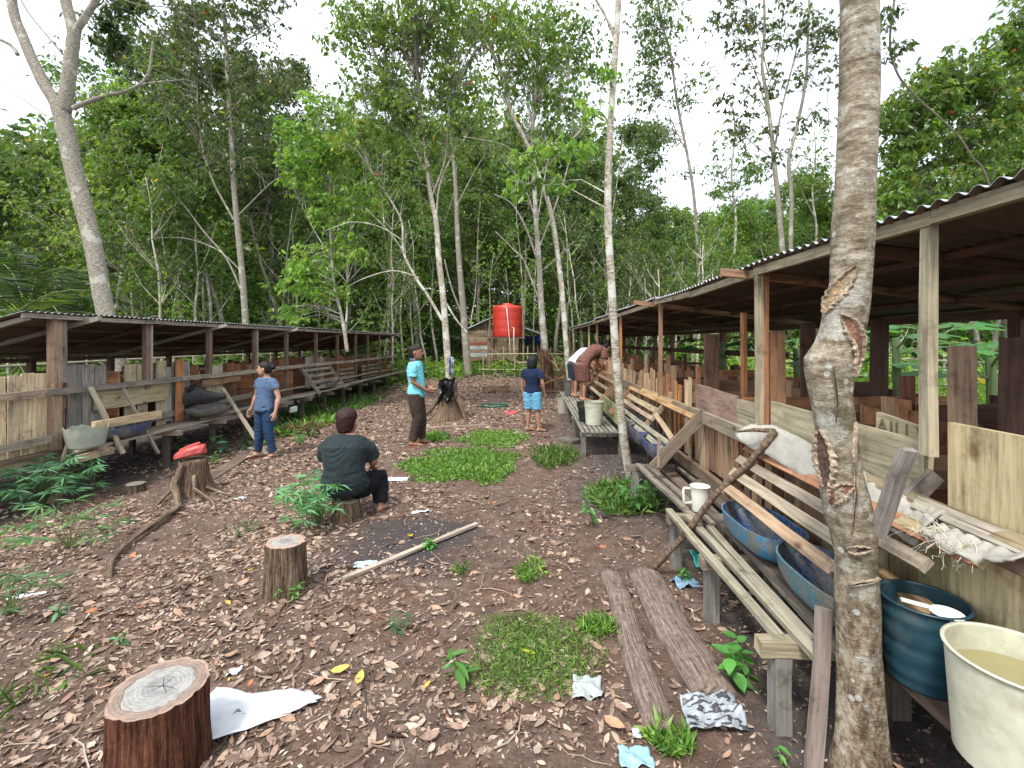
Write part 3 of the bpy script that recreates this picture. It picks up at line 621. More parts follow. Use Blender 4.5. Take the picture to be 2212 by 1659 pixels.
# open-fronted pens further on: red-brown back and side boards
mb = MB(98); vwall(mb, -6.55, 5.3, 19, .42, 1.22, [W_RED, W_MAR, W_BROWN], r, w=(.18, .28), dz=.06, gap=.1, t=.022); mb.build('inner_wall', M['wood'], ls_)
mb = MB(99); vwall(mb, LB+.03, 4.4, 19.2, .4, 1.22, [W_DARK, W_MAR, W_BROWN], r, w=(.15, .22), dz=.1, gap=.3); mb.build('rear_wall', M['wood'], ls_)
for i, y in enumerate((4.2, 5.45, 6.2, 7.0, 7.8, 8.7, 9.75, 10.9, 12.2, 13.4, 14.7, 16, 17.2, 18.5)):
    mb = MB(130+i); hwall(mb, y, LX-.06, -6.52, .42, r.uniform(1.0, 1.3), [W_RED, W_MAR, W_BROWN, W_RED], r, w=(.2, .3)); mb.build('partition', M['wood'], ls_)
for i, (y, c) in enumerate(((13.5, W_BROWN), (15.3, W_BROWN), (16.2, W_GREY))):
    mb = MB(150+i)
    for z in (.5, .62, .74, .86): mb.board((LX-.02, y, z), (LX-.02, y+1.1, z+r.uniform(-.02, .02)), .07, .025, col=wv(r, (.26, .2, .15)))
    mb.build('slat_gate', M['wood'], ls_)
mb = MB(160); x = LX+.02
while x > LB: mb.board((x, 4.2, .40), (x, 19.2, .40), .03, .16, col=wv(r, (.16, .11, .08))); x -= .18
mb.build('pen_floor', M['wood'], ls_)
# ledge of planks in front
mb = MB(161)
for X0, y0, y1, z, w, c in ((-5.36, 5.2, 7.55, .405, .06, (.33, .28, .21)), (-5.46, 5.25, 8.6, .40, .07, (.25, .22, .18)), (-5.56, 5.5, 9.6, .40, .08, (.22, .19, .15)), (-5.38, 7.3, 9.9, .44, .06, (.30, .25, .2)), (-5.34, 9.6, 14.3, .44, .07, (.36, .31, .25)), (-5.44, 9.4, 19.2, .43, .07, (.30, .26, .21)), (-5.54, 9.2, 19.2, .44, .08, (.28, .23, .18)), (-5.28, 13.2, 19.3, .50, .06, (.34, .3, .24)), (-5.6, 9.8, 19, .60, .06, (.30, .26, .2))):
    mb.board((X0, y0, z), (X0, y1, z), .03, w, col=c, jit=.006)
mb.build('ledge', M['wood'], ls_)
mb = MB(162); mb.board((LX+.04, 3.9, .36), (LX+.04, 5.3, .36), .10, .04, col=(.33, .26, .17)); mb.board((-5.30, 5.16, .33), (-5.30, 5.62, .335), .085, .05, col=(.38, .28, .18))
mb.build('sill_beam', M['wood'], ls_)
for i, y in enumerate((5.5, 6.7, 7.7, 8.6, 9.7, 10.8, 12, 13.2, 14.5, 15.8, 17.2, 18.8)):
    mb = MB(170+i); mb.board((-5.25, y, .335), (-5.9, y, .335), .07, .07, col=(.36, .28, .2) if i < 4 else (.2, .16, .13)); mb.build('cross_beam', M['wood'], ls_)
    for X in (-5.48, -6.9):
        mb = MB(190+i); mb.board((X, y, -.35), (X, y, .30), .07, .07, up=(0, 1, 0), col=(.10, .08, .065)); mb.build('stilt', M['wood'], ls_)
# sloping slat rack over the far trough
y0_ = 11.2
for k in range(4):
    mb = MB(220+k); q = k/3; mb.board((LX+.05+.36*q, 11.15, .98-.42*q), (LX+.05+.36*q, 12.7, .98-.42*q), .06, .025, col=(.30, .26, .2)); mb.build('rack_slat', M['wood'], ls_)
for y in (11.15, 12.7):
    mb = MB(230+int(y)); mb.board((LX+.02, y-.03, 1.06), (LX+.50, y-.03, .42), .07, .03, up=(1, 0, 1), col=(.26, .22, .18)); mb.build('rack_side', M['wood'], ls_)
# thin poles lying on the roof
for i, (a, b_) in enumerate(((PY(190, 720, 6.2), None), (PY(300, 712, 7.0), None))):
    x0, y0 = ((-5.95, 6.35), (-6.0, 7.3))[i]; z0 = 2.035-(abs(x0)-5.55)*.28+.03
    mb = MB(240+i); e = V((x0+(.42, .1)[i], y0+(.25, 1.5)[i], z0+.13)); mb.tube([V((x0-.4, y0-.1, z0-.08)), V((x0, y0, z0)), e], [.013, .012, .008], 6, (.18, .15, .12))
    o = mb.build('thin_pole', M['wood'], loc=V((x0, y0, z0))); tag(o, ['short thin stick lying on the left roof beside the thick trunk', 'longer thin stick lying on the left roof further along'][i], 'stick', 'sticks on the left roof')
# ================================================================ LOOSE THINGS
GW = (.27, .24, .195)
def single(mb, name, mat, lbl, cat, loc, group=None, smooth=False):
    o = mb.build(name, mat, loc=loc, smooth=smooth); return tag(o, lbl, cat, group)
# ---- near slatted bench
bn = thing('slatted_bench', 'long weathered bench of loose grey slats on square legs in front of the right shed', 'bench', (1.1, 2.1, 0), 'plank benches')
def slat(p0, p1, z, w, col, t=.026):
    a = PZ(*p0, z); b = PZ(*p1, z); mb = MB(int(p0[0])); mb.board(a-V((0, 0, t/2)), b-V((0, 0, t/2)), t, w, up=(0, 0, 1), col=col, jit=.0025); mb.build('slat', M['wood'], bn)
slat((1378, 1001), (1508, 1122), .42, .055, (.25, .215, .17)); slat((1402, 1003), (1545, 1130), .42, .055, (.23, .19, .15)); slat((1440, 1012), (1580, 1150), .405, .10, (.20, .155, .12)); slat((1470, 1008), (1640, 1150), .40, .06, (.25, .21, .16))
slat((1444, 1098), (1682, 1370), .425, .048, (.30, .27, .195)); slat((1484, 1110), (1779, 1425), .427, .050, (.30, .27, .20)); slat((1532, 1133), (1756, 1380), .422, .046, (.27, .24, .18)); slat((1558, 1113), (1830, 1420), .42, .05, (.25, .22, .165))
slat((1598, 1150), (1685, 1230), .44, .10, (.23, .18, .145))
slat((1500, 1005), (1700, 1130), .46, .05, (.22, .18, .14))
for i, (y, x0, x1) in enumerate(((2.08, .99, 1.35), (2.86, 1.02, 1.5), (3.55, 1.02, 1.5), (4.96, 1.0, 1.5))):
    mb = MB(i+5); mb.board((x0, y, .362), (x1, y, .362), .065, .07, col=[(.34, .29, .19), (.27, .21, .16), (.25, .20, .15), (.22, .18, .14)][i], jit=.003); mb.build('cross_beam', M['wood'], bn)
    mb = MB(i+15); mb.board((1.085, y+.005, -.1), (1.085, y+.005, .328), .075, .07, up=(0, 1, 0), col=(.22, .205, .18), jit=.002); mb.build('leg', M['wood'], bn)
    mb = MB(i+25); mb.board((1.45, y+.005, -.1), (1.45, y+.005, .328), .07, .07, up=(0, 1, 0), col=(.15, .13, .11)); mb.build('leg', M['wood'], bn)
# ---- far bench with buckets
fb = thing('slatted_bench', 'low slatted platform carrying the white and black buckets by the right shed', 'bench', (1.0, 8, 0), 'plank benches')
for i, X in enumerate([.74, .81, .88, .95, 1.02, 1.09, 1.16, 1.23]):
    mb = MB(40+i); mb.board((X, 6.8+r.uniform(-.02, .02), .375), (X, 12.2, .375), .022, .05, col=wv(r, (.25, .23, .19))); mb.build('slat', M['wood'], fb)
for y in (6.86, 8.3, 9.8, 11.4):
    mb = MB(int(y*3)); mb.board((.70, y, .335), (1.5, y, .335), .05, .05, col=(.2, .18, .15)); mb.build('cross_beam', M['wood'], fb)
    for X in (.75, 1.3):
        mb = MB(int(y*5)); mb.board((X, y+.01, -.1), (X, y+.01, .309), .07, .07, up=(0, 1, 0), col=(.17, .15, .13)); mb.build('leg', M['wood'], fb)
if 0: mb = MB(45); mb.board((.86, 6.83, .35), (.66, 6.80, -.02), .07, .03, up=(1, 0, 0), col=(.2, .18, .15)); mb.build('brace', M['wood'], fb)
# box trough with greenish plywood side
bt = thing('box_trough', 'long wooden box trough with greenish plywood end behind the white bucket', 'trough', (1.35, 6.9, .38))
mb = MB(46); mb.board((1.27, 6.75, .60), (1.27, 8.6, .60), .28, .02, col=(.28, .29, .14)); mb.build('side_board', M['wood'], bt); mb = MB(47); mb.board((1.50, 6.75, .60), (1.50, 8.6, .60), .28, .02, col=(.24, .2, .12)); mb.build('side_board', M['wood'], bt)
mb = MB(48); mb.board((1.285, 6.77, .6), (1.485, 6.77, .6), .26, .02, col=(.12, .10, .09)); mb.build('end_board', M['wood'], bt)
mb = MB(49); mb.board((1.385, 6.79, .47), (1.385, 8.58, .47), .02, .195, col=(.07, .055, .05)); mb.build('bottom_board', M['wood'], bt)
# ---- buckets
def bucket(name, lbl, p, rb, rt, h, col, handle=False, ribs=0, lidring=True, th=.004, group=None, inner=None, water=None, wcol=(.2, .2, .06)):
    t = thing(name, lbl, 'bucket', p, group); mb = MB(int(p[0]*100)); prof = [(0.001, 0)]; n = 22
    prof.append((rb*.94, 0)); prof.append((rb, .008))
    for i in range(n+1):
        q = i/n; rr = rb+(rt-rb)*q
        if lidring and .80 < q < .97: rr += .005*(1 if int((q-.80)*30) % 2 == 0 else 0)
        if ribs: rr += .007*abs(math.sin(q*math.pi*ribs))**.5*(1 if .12 < q < .9 else 0)
        prof.append((rr, .012+(h-.012)*q))
    prof.append((rt+.007, h)); prof.append((rt+.007, h+.006)); prof.append((rt-th, h+.006))
    for i in range(8, -1, -1): prof.append((rb+(rt-rb)*i/8-th, .014+(h-.014)*i/8))
    prof.append((0.001, .014)); P = V(p); mb.lathe(prof, P, 40, col); mb.build('shell', M['plastic_tub' if ribs else 'plastic'], t, smooth=True)
    if water is not None:
        w = MB(2); rr = rb+(rt-rb)*water-th-.001; w.lathe([(.001, h*water), (rr, h*water)], P, 32, wcol); w.build('water', M['water'], t)
    if handle:
        w = MB(3); w.tube([P+V((math.cos(a)*(rt+.008), math.sin(a)*.05-(rt)*.9*abs(math.sin(a))**.8, h*.93-.09*math.sin(a))) for a in [math.pi*k/12 for k in range(13)]], .0025, 5, (.6, .6, .58)); w.build('handle', M['plastic'], t)
    return t
bucket('bucket', 'tall dirty white plastic bucket at the near end of the far platform', PZ(1283, 917, .39), .128, .150, .36, (.55, .56, .44), ribs=0, group='buckets by the far platform')
bucket('bucket', 'black plastic bucket just behind the tall white one', V((.90, 7.72, .39)), .125, .165, .30, (.012, .014, .018), lidring=False, group='buckets by the far platform')
bucket('bucket', 'dark grey pail behind the women\'s feet at the far platform', V((.93, 11.3, .39)), .14, .19, .36, (.10, .10, .10), lidring=False, group='buckets by the far platform')
bucket('bucket', 'old white bucket standing on the mud left of the far platform', PG(1216, 893), .12, .145, .36, (.36, .33, .27), group='buckets by the far platform')
# teal ribbed tub and cream tub in the foreground
bt1 = bucket('ribbed_tub', 'dark teal ribbed plastic tub of water on the ledge at lower right', V((1.455, 1.79, .44)), .108, .130, .30, (.012, .050, .070), lidring=False, ribs=4, water=.72, wcol=(.012, .035, .04))
bt2 = bucket('cream_tub', 'large cream plastic tub of cloudy water in the lower right corner', V((1.445, 1.435, .44)), .150, .170, .32, (.52, .52, .40), lidring=False, water=.76, wcol=(.26, .235, .11)); del bt1, bt2
# white dipper in the tub
t = thing('dipper', 'white plastic dipper floating between the teal and the cream tub', 'dipper', (1.47, 1.66, .73)); mb = MB(1); P = V((1.462, 1.70, .695)); mb.lathe([(.001, 0), (.040, 0), (.046, .045), (.049, .045), (.049, .050), (.043, .050), (.037, .004), (.001, .004)], P, 24, (.75, .77, .75)); mb.build('bowl', M['plastic_clean'], t, smooth=True)
mb = MB(2); mb.board(P+V((-.02, .045, .042)), P+V((-.10, .075, .052)), .018, .008, up=(0, 1, 0), col=(.75, .77, .75), jit=0); mb.build('handle', M['plastic_clean'], t)
# ---- white jug on the bench
t = thing('jug', 'white plastic jug with square handle on the slatted bench', 'jug', PZ(1512, 1104, .425)); P = origin_of(t); mb = MB(1)
mb.lathe([(.001, 0), (.052, 0), (.058, .01), (.060, .10), (.066, .135), (.068, .185), (.074, .190), (.071, .192), (.064, .188), (.061, .135), (.055, .10), (.053, .012), (.001, .012)], P, 32, (.70, .69, .60)); mb.build('body', M['plastic_clean'], t, smooth=True)
mb = MB(2); dirn = V((-1, .15, 0)).normalized(); mb.tube([P+dirn*.066+V((0, 0, .165)), P+dirn*.112+V((0, 0, .168)), P+dirn*.118+V((0, 0, .155)), P+dirn*.116+V((0, 0, .07)), P+dirn*.108+V((0, 0, .055)), P+dirn*.056+V((0, 0, .06))], .0095, 8, (.70, .69, .60)); mb.build('handle', M['plastic_clean'], t, smooth=True)
# ---- half-drum troughs
def trough(lbl, c, L, w, h, col, rz=0, group='cut barrel troughs', incol=None, z=None, lift=0):
    t = thing('trough', lbl, 'trough', c, group); c = V(c); mb = MB(int(c.y*9)); n = 20; m = 9; outer = []; inner = []
    for i in range(n+1):
        q = i/n*2-1; e = (1-abs(q)**3.4)**.5 if abs(q) < 1 else 0; y = L/2*q
        hw = w/2*max(.30, (1-abs(q)**3.2)**.45) if abs(q) < 1 else w/2*.30
        hh = h*max(.35, (1-abs(q)**3)**.5) if abs(q) < 1 else h*.35
        outer.append([V((hw*math.sin((k/m-.5)*math.pi*.98), y, h-hh*math.cos((k/m-.5)*math.pi*.98)**.75)) for k in range(m+1)])
    R = Matrix.Rotation(rz, 3, 'Z'); r2 = random.Random(int(c.y*31))
    O = [[R @ p+c for p in rg_] for rg_ in outer]; T = .007
    I = [[R @ V((p.x*(1-T*2/w*1.2), p.y*(1-T*2/L), max(p.z+T, T) if p.z < h-.02 else p.z))+c for p in rg_] for rg_ in outer]
    mb.ring_strip(O, col, False, closed=False); mb.ring_strip([q[::-1] for q in I], incol or col, False, closed=False)
    for side in (0, m): mb.ring_strip([[a[side], b[side]] for a, b in zip(O, I)], col, False, closed=False)
    for end in (0, n): mb.ring_strip([[O[end][k], I[end][k]] for k in range(m+1)], col, False, closed=False); mb.ring_strip([O[end], [V((O[end][0]+O[end][m])/2)]*(m+1)], col, False, closed=False)
    mb.build('shell', M['trough'], t, smooth=True)
    return t
def _mt():
    m, t, b = newmat('scuffed_barrel'); tcn = N(t, 'ShaderNodeTexCoord'); c = colattr(t); f = noise_n(t, tcn.outputs['Object'], 9, 7, .75); g = noise_n(t, tcn.outputs['Object'], 70, 4, .7)
    x = mul(t, c, (.16, .15, .125), mode='MIX', f=ramp(t, f, [(.42, 0), (.56, .92)])); x = mul(t, x, ramp(t, g, [(.3, .65), (.7, 1.35)]))
    t.links.new(x, b.inputs['Base Color']); b.inputs['Roughness'].default_value = .5; bump(t, b, g, .001, .5); return m
M['trough'] = _mt()
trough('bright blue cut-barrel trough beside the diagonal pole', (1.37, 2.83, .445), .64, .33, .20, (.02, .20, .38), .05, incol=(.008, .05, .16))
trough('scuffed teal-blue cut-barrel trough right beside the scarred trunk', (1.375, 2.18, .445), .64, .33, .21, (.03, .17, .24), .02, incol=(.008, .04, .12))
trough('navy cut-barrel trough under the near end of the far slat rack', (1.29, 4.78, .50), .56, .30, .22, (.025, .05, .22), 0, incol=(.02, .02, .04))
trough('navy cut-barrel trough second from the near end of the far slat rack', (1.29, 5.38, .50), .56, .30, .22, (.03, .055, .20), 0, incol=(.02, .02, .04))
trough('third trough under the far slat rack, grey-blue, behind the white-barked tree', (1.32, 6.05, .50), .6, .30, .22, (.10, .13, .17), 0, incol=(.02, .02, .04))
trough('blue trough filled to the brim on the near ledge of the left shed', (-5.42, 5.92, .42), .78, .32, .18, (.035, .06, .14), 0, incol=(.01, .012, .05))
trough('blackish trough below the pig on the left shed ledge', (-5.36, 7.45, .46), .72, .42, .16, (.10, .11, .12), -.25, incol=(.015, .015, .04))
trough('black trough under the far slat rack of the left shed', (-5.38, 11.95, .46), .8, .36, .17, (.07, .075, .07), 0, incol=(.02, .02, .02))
# ---- broken pale-green tub on the left ledge
t = thing('broken_tub', 'cracked grey-green tub with jagged rim on the left ledge', 'tub', (-5.42, 5.40, .42)); mb = MB(4); r2 = random.Random(9); P = V((-5.42, 5.40, .42)); rings = []
jag = [r2.uniform(-.035, .03) for _ in range(28)]
for rr, z, jj in ((.001, 0, 0), (.13, 0, 0), (.145, .02, 0), (.165, .14, 0), (.178, .245, 1), (.172, .245, 1), (.158, .14, 0), (.14, .02, 0), (.001, .015, 0)):
    rings.append([P+V((rr*math.cos(6.283*k/28)*1.05, rr*math.sin(6.283*k/28)*1.35, z+jj*jag[k])) for k in range(28)])
mb.ring_strip(rings, (.33, .36, .30), False); mb.build('shell', M['plastic'], t)
# ---- sticks on the left shed: crossed poles holding a hewn pole
def plank_thing(name, lbl, cat, a, b, w, t_, col, up=(0, 0, 1), group=None, mat='wood', jit=.003, taper=0):
    a = V(a); b = V(b); mb = MB(int(abs(a.x*37)+abs(a.y*11))); mb.board(a, b, w, t_, up=up, col=col, jit=jit, taper=taper); return single(mb, name, M[mat], lbl, cat, a if a.z < b.z else b, group)
plank_thing('leaning_batten', 'pale batten leaning over the blue trough on the left ledge', 'batten', PX(195, 835, -5.55), PX(266, 980, -5.24), .055, .03, (.38, .33, .24), up=(0, 1, 0))
plank_thing('leaning_batten', 'thinner grey batten leaning right of the pale one on the left shed', 'batten', PX(266, 840, -5.58), PX(343, 980, -5.25), .03, .03, (.28, .24, .19), up=(0, 1, 0))
plank_thing('hewn_pole', 'freshly hewn pale pole nailed across the two leaning battens', 'pole', PX(203, 921, -5.33), PX(345, 894, -5.34), .10, .05, (.52, .40, .24), jit=.006)
plank_thing('brace_board', 'long board propped from the left rail down to the soil beside the woman', 'board', PX(480, 838, -5.6), PG(565, 985)+V((.02, .1, 0)), .075, .025, (.33, .28, .21), up=(0, 1, 0))
plank_thing('leaning_batten', 'short thin batten leaning against the near post of the left shed', 'batten', PX(150, 940, -5.5), PX(131, 1010, -5.45), .03, .02, (.30, .22, .16), up=(0, 1, 0))
plank_thing('loose_board', 'dark board lying on the soil behind the red-topped stump', 'board', PG(445, 1040)+V((0, 0, .02)), PG(535, 985)+V((0, 0, .03)), .02, .2, (.16, .12, .09), up=(0, 0, 1))
# ---- diagonal pole and boards at the right shed
t = thing('leaning_pole', 'round bark-covered pole leaning on the right rail with its foot on the soil', 'pole', PG(1402, 1240)); mb = MB(6); a = PG(1402, 1240); b_ = V((1.50, 2.95, 1.14)); pts = [a.lerp(b_, k/10)+V((.012*math.sin(k*.9), 0, .012*math.sin(k*1.3))) for k in range(11)]; mb.tube(pts, [.021+.002*math.sin(k*2) for k in range(11)], 10, (1.0, .82, .72), wob=.06)
mb.build('shaft', M['bark_dark'], t, smooth=True); m2 = MB(8); m2.tube([pts[10], pts[10]+V((-.07, .13, -.02)), pts[10]+V((-.13, .22, -.05))], [.016, .012, .006], 7, (1, .82, .7)); m2.build('side_twig', M['bark_dark'], t, smooth=True)
plank_thing('leaning_board', 'narrow weathered board leaning on the foot of the scarred trunk', 'board', PG(1755, 1690), V((1.20, 1.96, .60)), .055, .03, (.25, .20, .17), up=(1, 0, 0))
plank_thing('grey_stake', 'grey split stake leaning over the draped sacks beside the scarred trunk', 'stake', PY(1962, 972, 1.70), PY(1893, 1160, 1.78), .05, .03, (.25, .22, .20), up=(1, 0, 0))
plank_thing('grey_stake', 'thin broken stick standing by the navy troughs', 'stick', PX(1423, 945, 1.18), PX(1421, 1010, 1.16), .025, .02, (.26, .2, .15), up=(1, 0, 0))
# ---- lath and planks on the ground
plank_thing('white_lath', 'long pale lath lying across the leaves left of the centre', 'lath', PG(742, 1257)+V((0, 0, .018)), PG(1030, 1137)+V((0, 0, .022)), .022, .042, (.38, .32, .25), up=(0, 0, 1))
plank_thing('thin_plank', 'thin plank lying in front of the flared stump', 'plank', PG(915, 926)+V((0, 0, .02)), PG(1052, 920)+V((0, 0, .02)), .03, .06, (.34, .26, .19), up=(0, 0, 1))
plank_thing('red_bark_piece', 'strip of red-brown bark lying left of the seated person', 'bark', PG(668, 1085)+V((0, 0, .03)), PG(735, 1048)+V((0, 0, .03)), .06, .10, (.16, .055, .035), up=(0, 0, 1), jit=.012)
plank_thing('stepping_plank', 'grey plank lying as a step before the far platform', 'plank', PG(1215, 950)+V((0, 0, .03)), PG(1250, 965)+V((0, .25, .03)), .04, .26, (.17, .15, .13), up=(0, 0, 1))
plank_thing('fallen_log', 'short fallen log at the edge of the grass before the tank', 'log', PG(1040, 848)+V((0, 0, .1)), PG(1100, 846)+V((0, 0, .1)), .2, .2, (.22, .14, .09), jit=.03)
def slab(lbl, a, b, wa, wb, h, seed):
    a = PG(*a); b = PG(*b); r2 = random.Random(seed); mb = MB(seed); d = (b-a); L = d.length; d.normalize(); s_ = V((d.y, -d.x, 0)).normalized(); rings = []; n = 16
    for i in range(n+1):
        q = i/n; c = a.lerp(b, q); c.z = gz(c.x, c.y)-.02; w = (wa+(wb-wa)*q)/2*(1+r2.uniform(-.03, .03)); c += s_*.012*math.sin(q*7+seed); e = .93 if i in (0, n) else 1; ring = []
        for k in range(12):
            an = math.pi*k/11; ring.append(c+s_*(-w*math.cos(an))*e+V((0, 0, h*e*max(0, math.sin(an))**.55*(1+r2.uniform(-.05, .05)))))
        rings.append(ring)
    mb.ring_strip(rings, (.94, .89, .83)); o = mb.build('split_log', M['log'], loc=a, smooth=True); tag(o, lbl, 'log', 'split logs lying side by side'); return o
M['log'] = mat_bark('weathered_log', (.21, .165, .145), (.075, .055, .048), (.33, .275, .25), bands=(1.0, 13, 1), bd=.012, lichs=.9)
slab('narrower left one of two grey logs lying on the soil', (1316, 1240), (1434, 1598), .155, .150, .075, 3)
slab('wider right one of two grey logs lying on the soil', (1385, 1240), (1540, 1508), .25, .23, .085, 4)
# ---- stumps
def mat_cut():
    m, t, b = newmat('cut_wood_face'); tcn = N(t, 'ShaderNodeTexCoord'); sx = N(t, 'ShaderNodeMapping'); sx.inputs['Scale'].default_value = (1, 1, .05); t.links.new(tcn.outputs['Object'], sx.inputs[0])
    wv_ = N(t, 'ShaderNodeTexWave', wave_type='RINGS', rings_direction='SPHERICAL'); wv_.inputs['Scale'].default_value = 22; wv_.inputs['Distortion'].default_value = 3; wv_.inputs['Detail'].default_value = 3; wv_.inputs['Detail Scale'].default_value = 2; t.links.new(sx.outputs[0], wv_.inputs['Vector'])
    ln = N(t, 'ShaderNodeVectorMath', operation='LENGTH'); t.links.new(sx.outputs[0], ln.inputs[0])
    c = colattr(t); x = mul(t, c, ramp(t, wv_.outputs[0], [(0, .86), (1, 1.08)])); f = noise_n(t, tcn.outputs['Object'], 26, 6, .7); x = mul(t, x, ramp(t, f, [(.3, .62), (.6, 1.1)]))
    t.links.new(x, b.inputs['Base Color']); b.inputs['Roughness'].default_value = .8; bump(t, b, f, .002, .4); return m
M['cut'] = mat_cut()
def stump(lbl, p, rt, rb, h, seed, barkcol=(1, 1, 1), heart=(.40, .36, .33), sap=(.44, .33, .26), tilt=(0, 0), loose=0, ridges=.04, group=None, crack=True):
    t = thing('tree_stump', lbl, 'stump', p, group); P = V(p); r2 = random.Random(seed); n = 56; mb = MB(seed)
    rad = [1+ridges*noise.noise(V((math.cos(6.283*k/n)*4, math.sin(6.283*k/n)*4, seed)))+ridges*.7*noise.noise(V((math.cos(6.283*k/n)*14, math.sin(6.283*k/n)*14, seed))) for k in range(n)]
    rings = []
    for i in range(11):
        q = i/10; rr = rb+(rt-rb)*min(1, q*1.25)**.7; z = -.06+(h+.06)*q
        rings.append([P+V((math.cos(6.283*k/n)*rr*(rad[k]+.035*noise.noise(V((math.cos(6.283*k/n)*9, math.sin(6.283*k/n)*9, q*2.5+seed)))), math.sin(6.283*k/n)*rr*rad[k], z+(q > .99)*(math.cos(6.283*k/n)*tilt[0]+math.sin(6.283*k/n)*tilt[1])*rr)) for k in range(n)])
    mb.ring_strip(rings, barkcol, False); mb.build('bark', M['bark_stump'], t, smooth=True)
    top = rings[-1]; c = sum(top, V((0, 0, 0)))/n; cm = MB(seed+1); prev = [q.copy() for q in top]
    for f, col, dz in ((.93, (.30, .2, .15), -.001), (.90, sap, 0), (.74, sap, .0), (.72, (sap[0]*.75, sap[1]*.7, sap[2]*.7), -.002), (.70, heart, .001), (.35, heart, .001), (.01, (heart[0]*.85, heart[1]*.85, heart[2]*.88), 0)):
        ring = [c.lerp(q, f)+V((0, 0, dz)) for q in top]; cm.ring_strip([prev, ring], col, False); prev = ring
    cm.build('cut_face', M['cut'], t)
    if crack:
        k_ = MB(seed+2)
        for j in range(6):
            a = 6.283*j/6+r2.uniform(-.4, .4); L = rt*r2.uniform(.3, .6); d = V((math.cos(a), math.sin(a), 0)); s_ = V((-d.y, d.x, 0)); cc = c+V((.01, .005, .0025)); w = .0011
            k_.add([cc-s_*w, cc+s_*w, cc+d*L*.5+s_*(w*.8+.004), cc+d*L+s_*.002, cc+d*L*.5+s_*(.004-w*.8)], [[0, 1, 2, 3, 4]], None, (.035, .03, .03))
        k_.build('cracks', M['litter'], t)
    for j in range(loose):
        a = r2.uniform(3.6, 5.9); lb = MB(seed+5+j); rr = rb*1.03; zz = P.z+h*r2.uniform(.15, .6); pts = [P+V((math.cos(a)*rr, math.sin(a)*rr, 0))+V((0, 0, zz-P.z-.05)), P+V((math.cos(a)*rr*1.05, math.sin(a)*rr*1.05, zz-P.z+h*.3))]
        d = V((-math.sin(a), math.cos(a), 0)); lb.board(pts[0], pts[1], r2.uniform(.04, .085), .012, up=d, col=(.22, .18, .15), jit=.008); lb.build('loose_bark', M['wood'], t)
    return t
stump('big near stump with red-brown sides and pale cracked cut face', (-1.50, 1.80, gz(-1.5, 1.8)-.02), .168, .185, .335, 1, (.72, .36, .27), (.27, .26, .24), (.225, .165, .13), (-.02, .02), 0, .08)
stump('upright stump with grey ridged bark in the middle of the litter', PG(614, 1278)+V((0, .02, 0)), .128, .152, .335, 2, (.95, .88, .82), (.30, .275, .25), (.36, .24, .18), (-.03, -.03), 0, .15)
stump('low log seat with ridged grey bark under the seated person', (-1.78, 4.36, gz(-1.78, 4.36)-.01), .125, .135, .195, 3, (1.05, .98, .88), (.40, .34, .27), (.36, .29, .22), (0, .0), 0, .14)
stump('low round stump lying flush in the soil far left', (-4.98, 5.6, gz(-4.98, 5.6)-.05), .10, .14, .16, 7, (.6, .6, .55), (.2, .18, .15), (.2, .16, .13), (0, 0), 0, .1, crack=False)
# flared stump with exposed roots and the red lump
def flared(lbl, p, rt, h, seed, roots, col, rb=2.1, leanp=(0, 0)):
    t = thing('rooted_stump', lbl, 'stump', p); P = V(p); mb = MB(seed); n = 36; rings = []
    for i in range(10):
        q = i/9; fl = 1+(rb-1)*(1-q)**2.6
        rings.append([P+V((leanp[0]*q, leanp[1]*q, -.06+(h+.06)*q+(q > .99)*.02*math.sin(k*1.7)))+V((math.cos(6.283*k/n), math.sin(6.283*k/n), 0))*rt*(1+(fl-1)*(.55+.75*max(0, math.cos(5*6.283*k/n/2+seed))**1.5))*(1+.06*noise.noise(V((k*.7, q*3, seed)))) for k in range(n)])
    mb.ring_strip(rings, col); mb.build('bark', M['bark_stump'], t, smooth=True)
    for i, (pts, r0) in enumerate(roots):
        rm = MB(seed+i+3); Q = []; n2 = len(pts)
        for j in range(n2-1):
            a, b = V(pts[j]), V(pts[j+1])
            for k in range(4): Q.append(a.lerp(b, k/4))
        Q.append(V(pts[-1])); rm.tube(Q, [r0*(1-.7*k/len(Q)) for k in range(len(Q))], 8, (1.1, 1.05, .98), wob=.15); rm.build('root', M['bark_stump'], t, smooth=True)
    return t
sp = PG(418, 1066)
def gp(px, py, dz=.01): return PG(px, py)+V((0, 0, dz))
flared('knobbly root-footed stump carrying a red plastic lump left of the centre', sp, .15, .42, 5,
       [([sp+V((-.02, -.15, .38)), sp+V((-.05, -.24, .18)), gp(385, 1105, .05), gp(345, 1135, .05), gp(300, 1165, .05), gp(262, 1195, .04), gp(240, 1222, .03), gp(238, 1250, .0)], .042), ([sp+V((.10, -.12, .25)), sp+V((.16, -.2, .12)), gp(455, 1085, .03), gp(478, 1110, .0)], .028), ([sp+V((.12, .0, .1)), gp(480, 1070, .03), gp(540, 1085, .0)], .02), ([sp+V((-.15, -.05, .15)), gp(350, 1085, .03), gp(330, 1100, .0)], .025)], (.85, .74, .64))
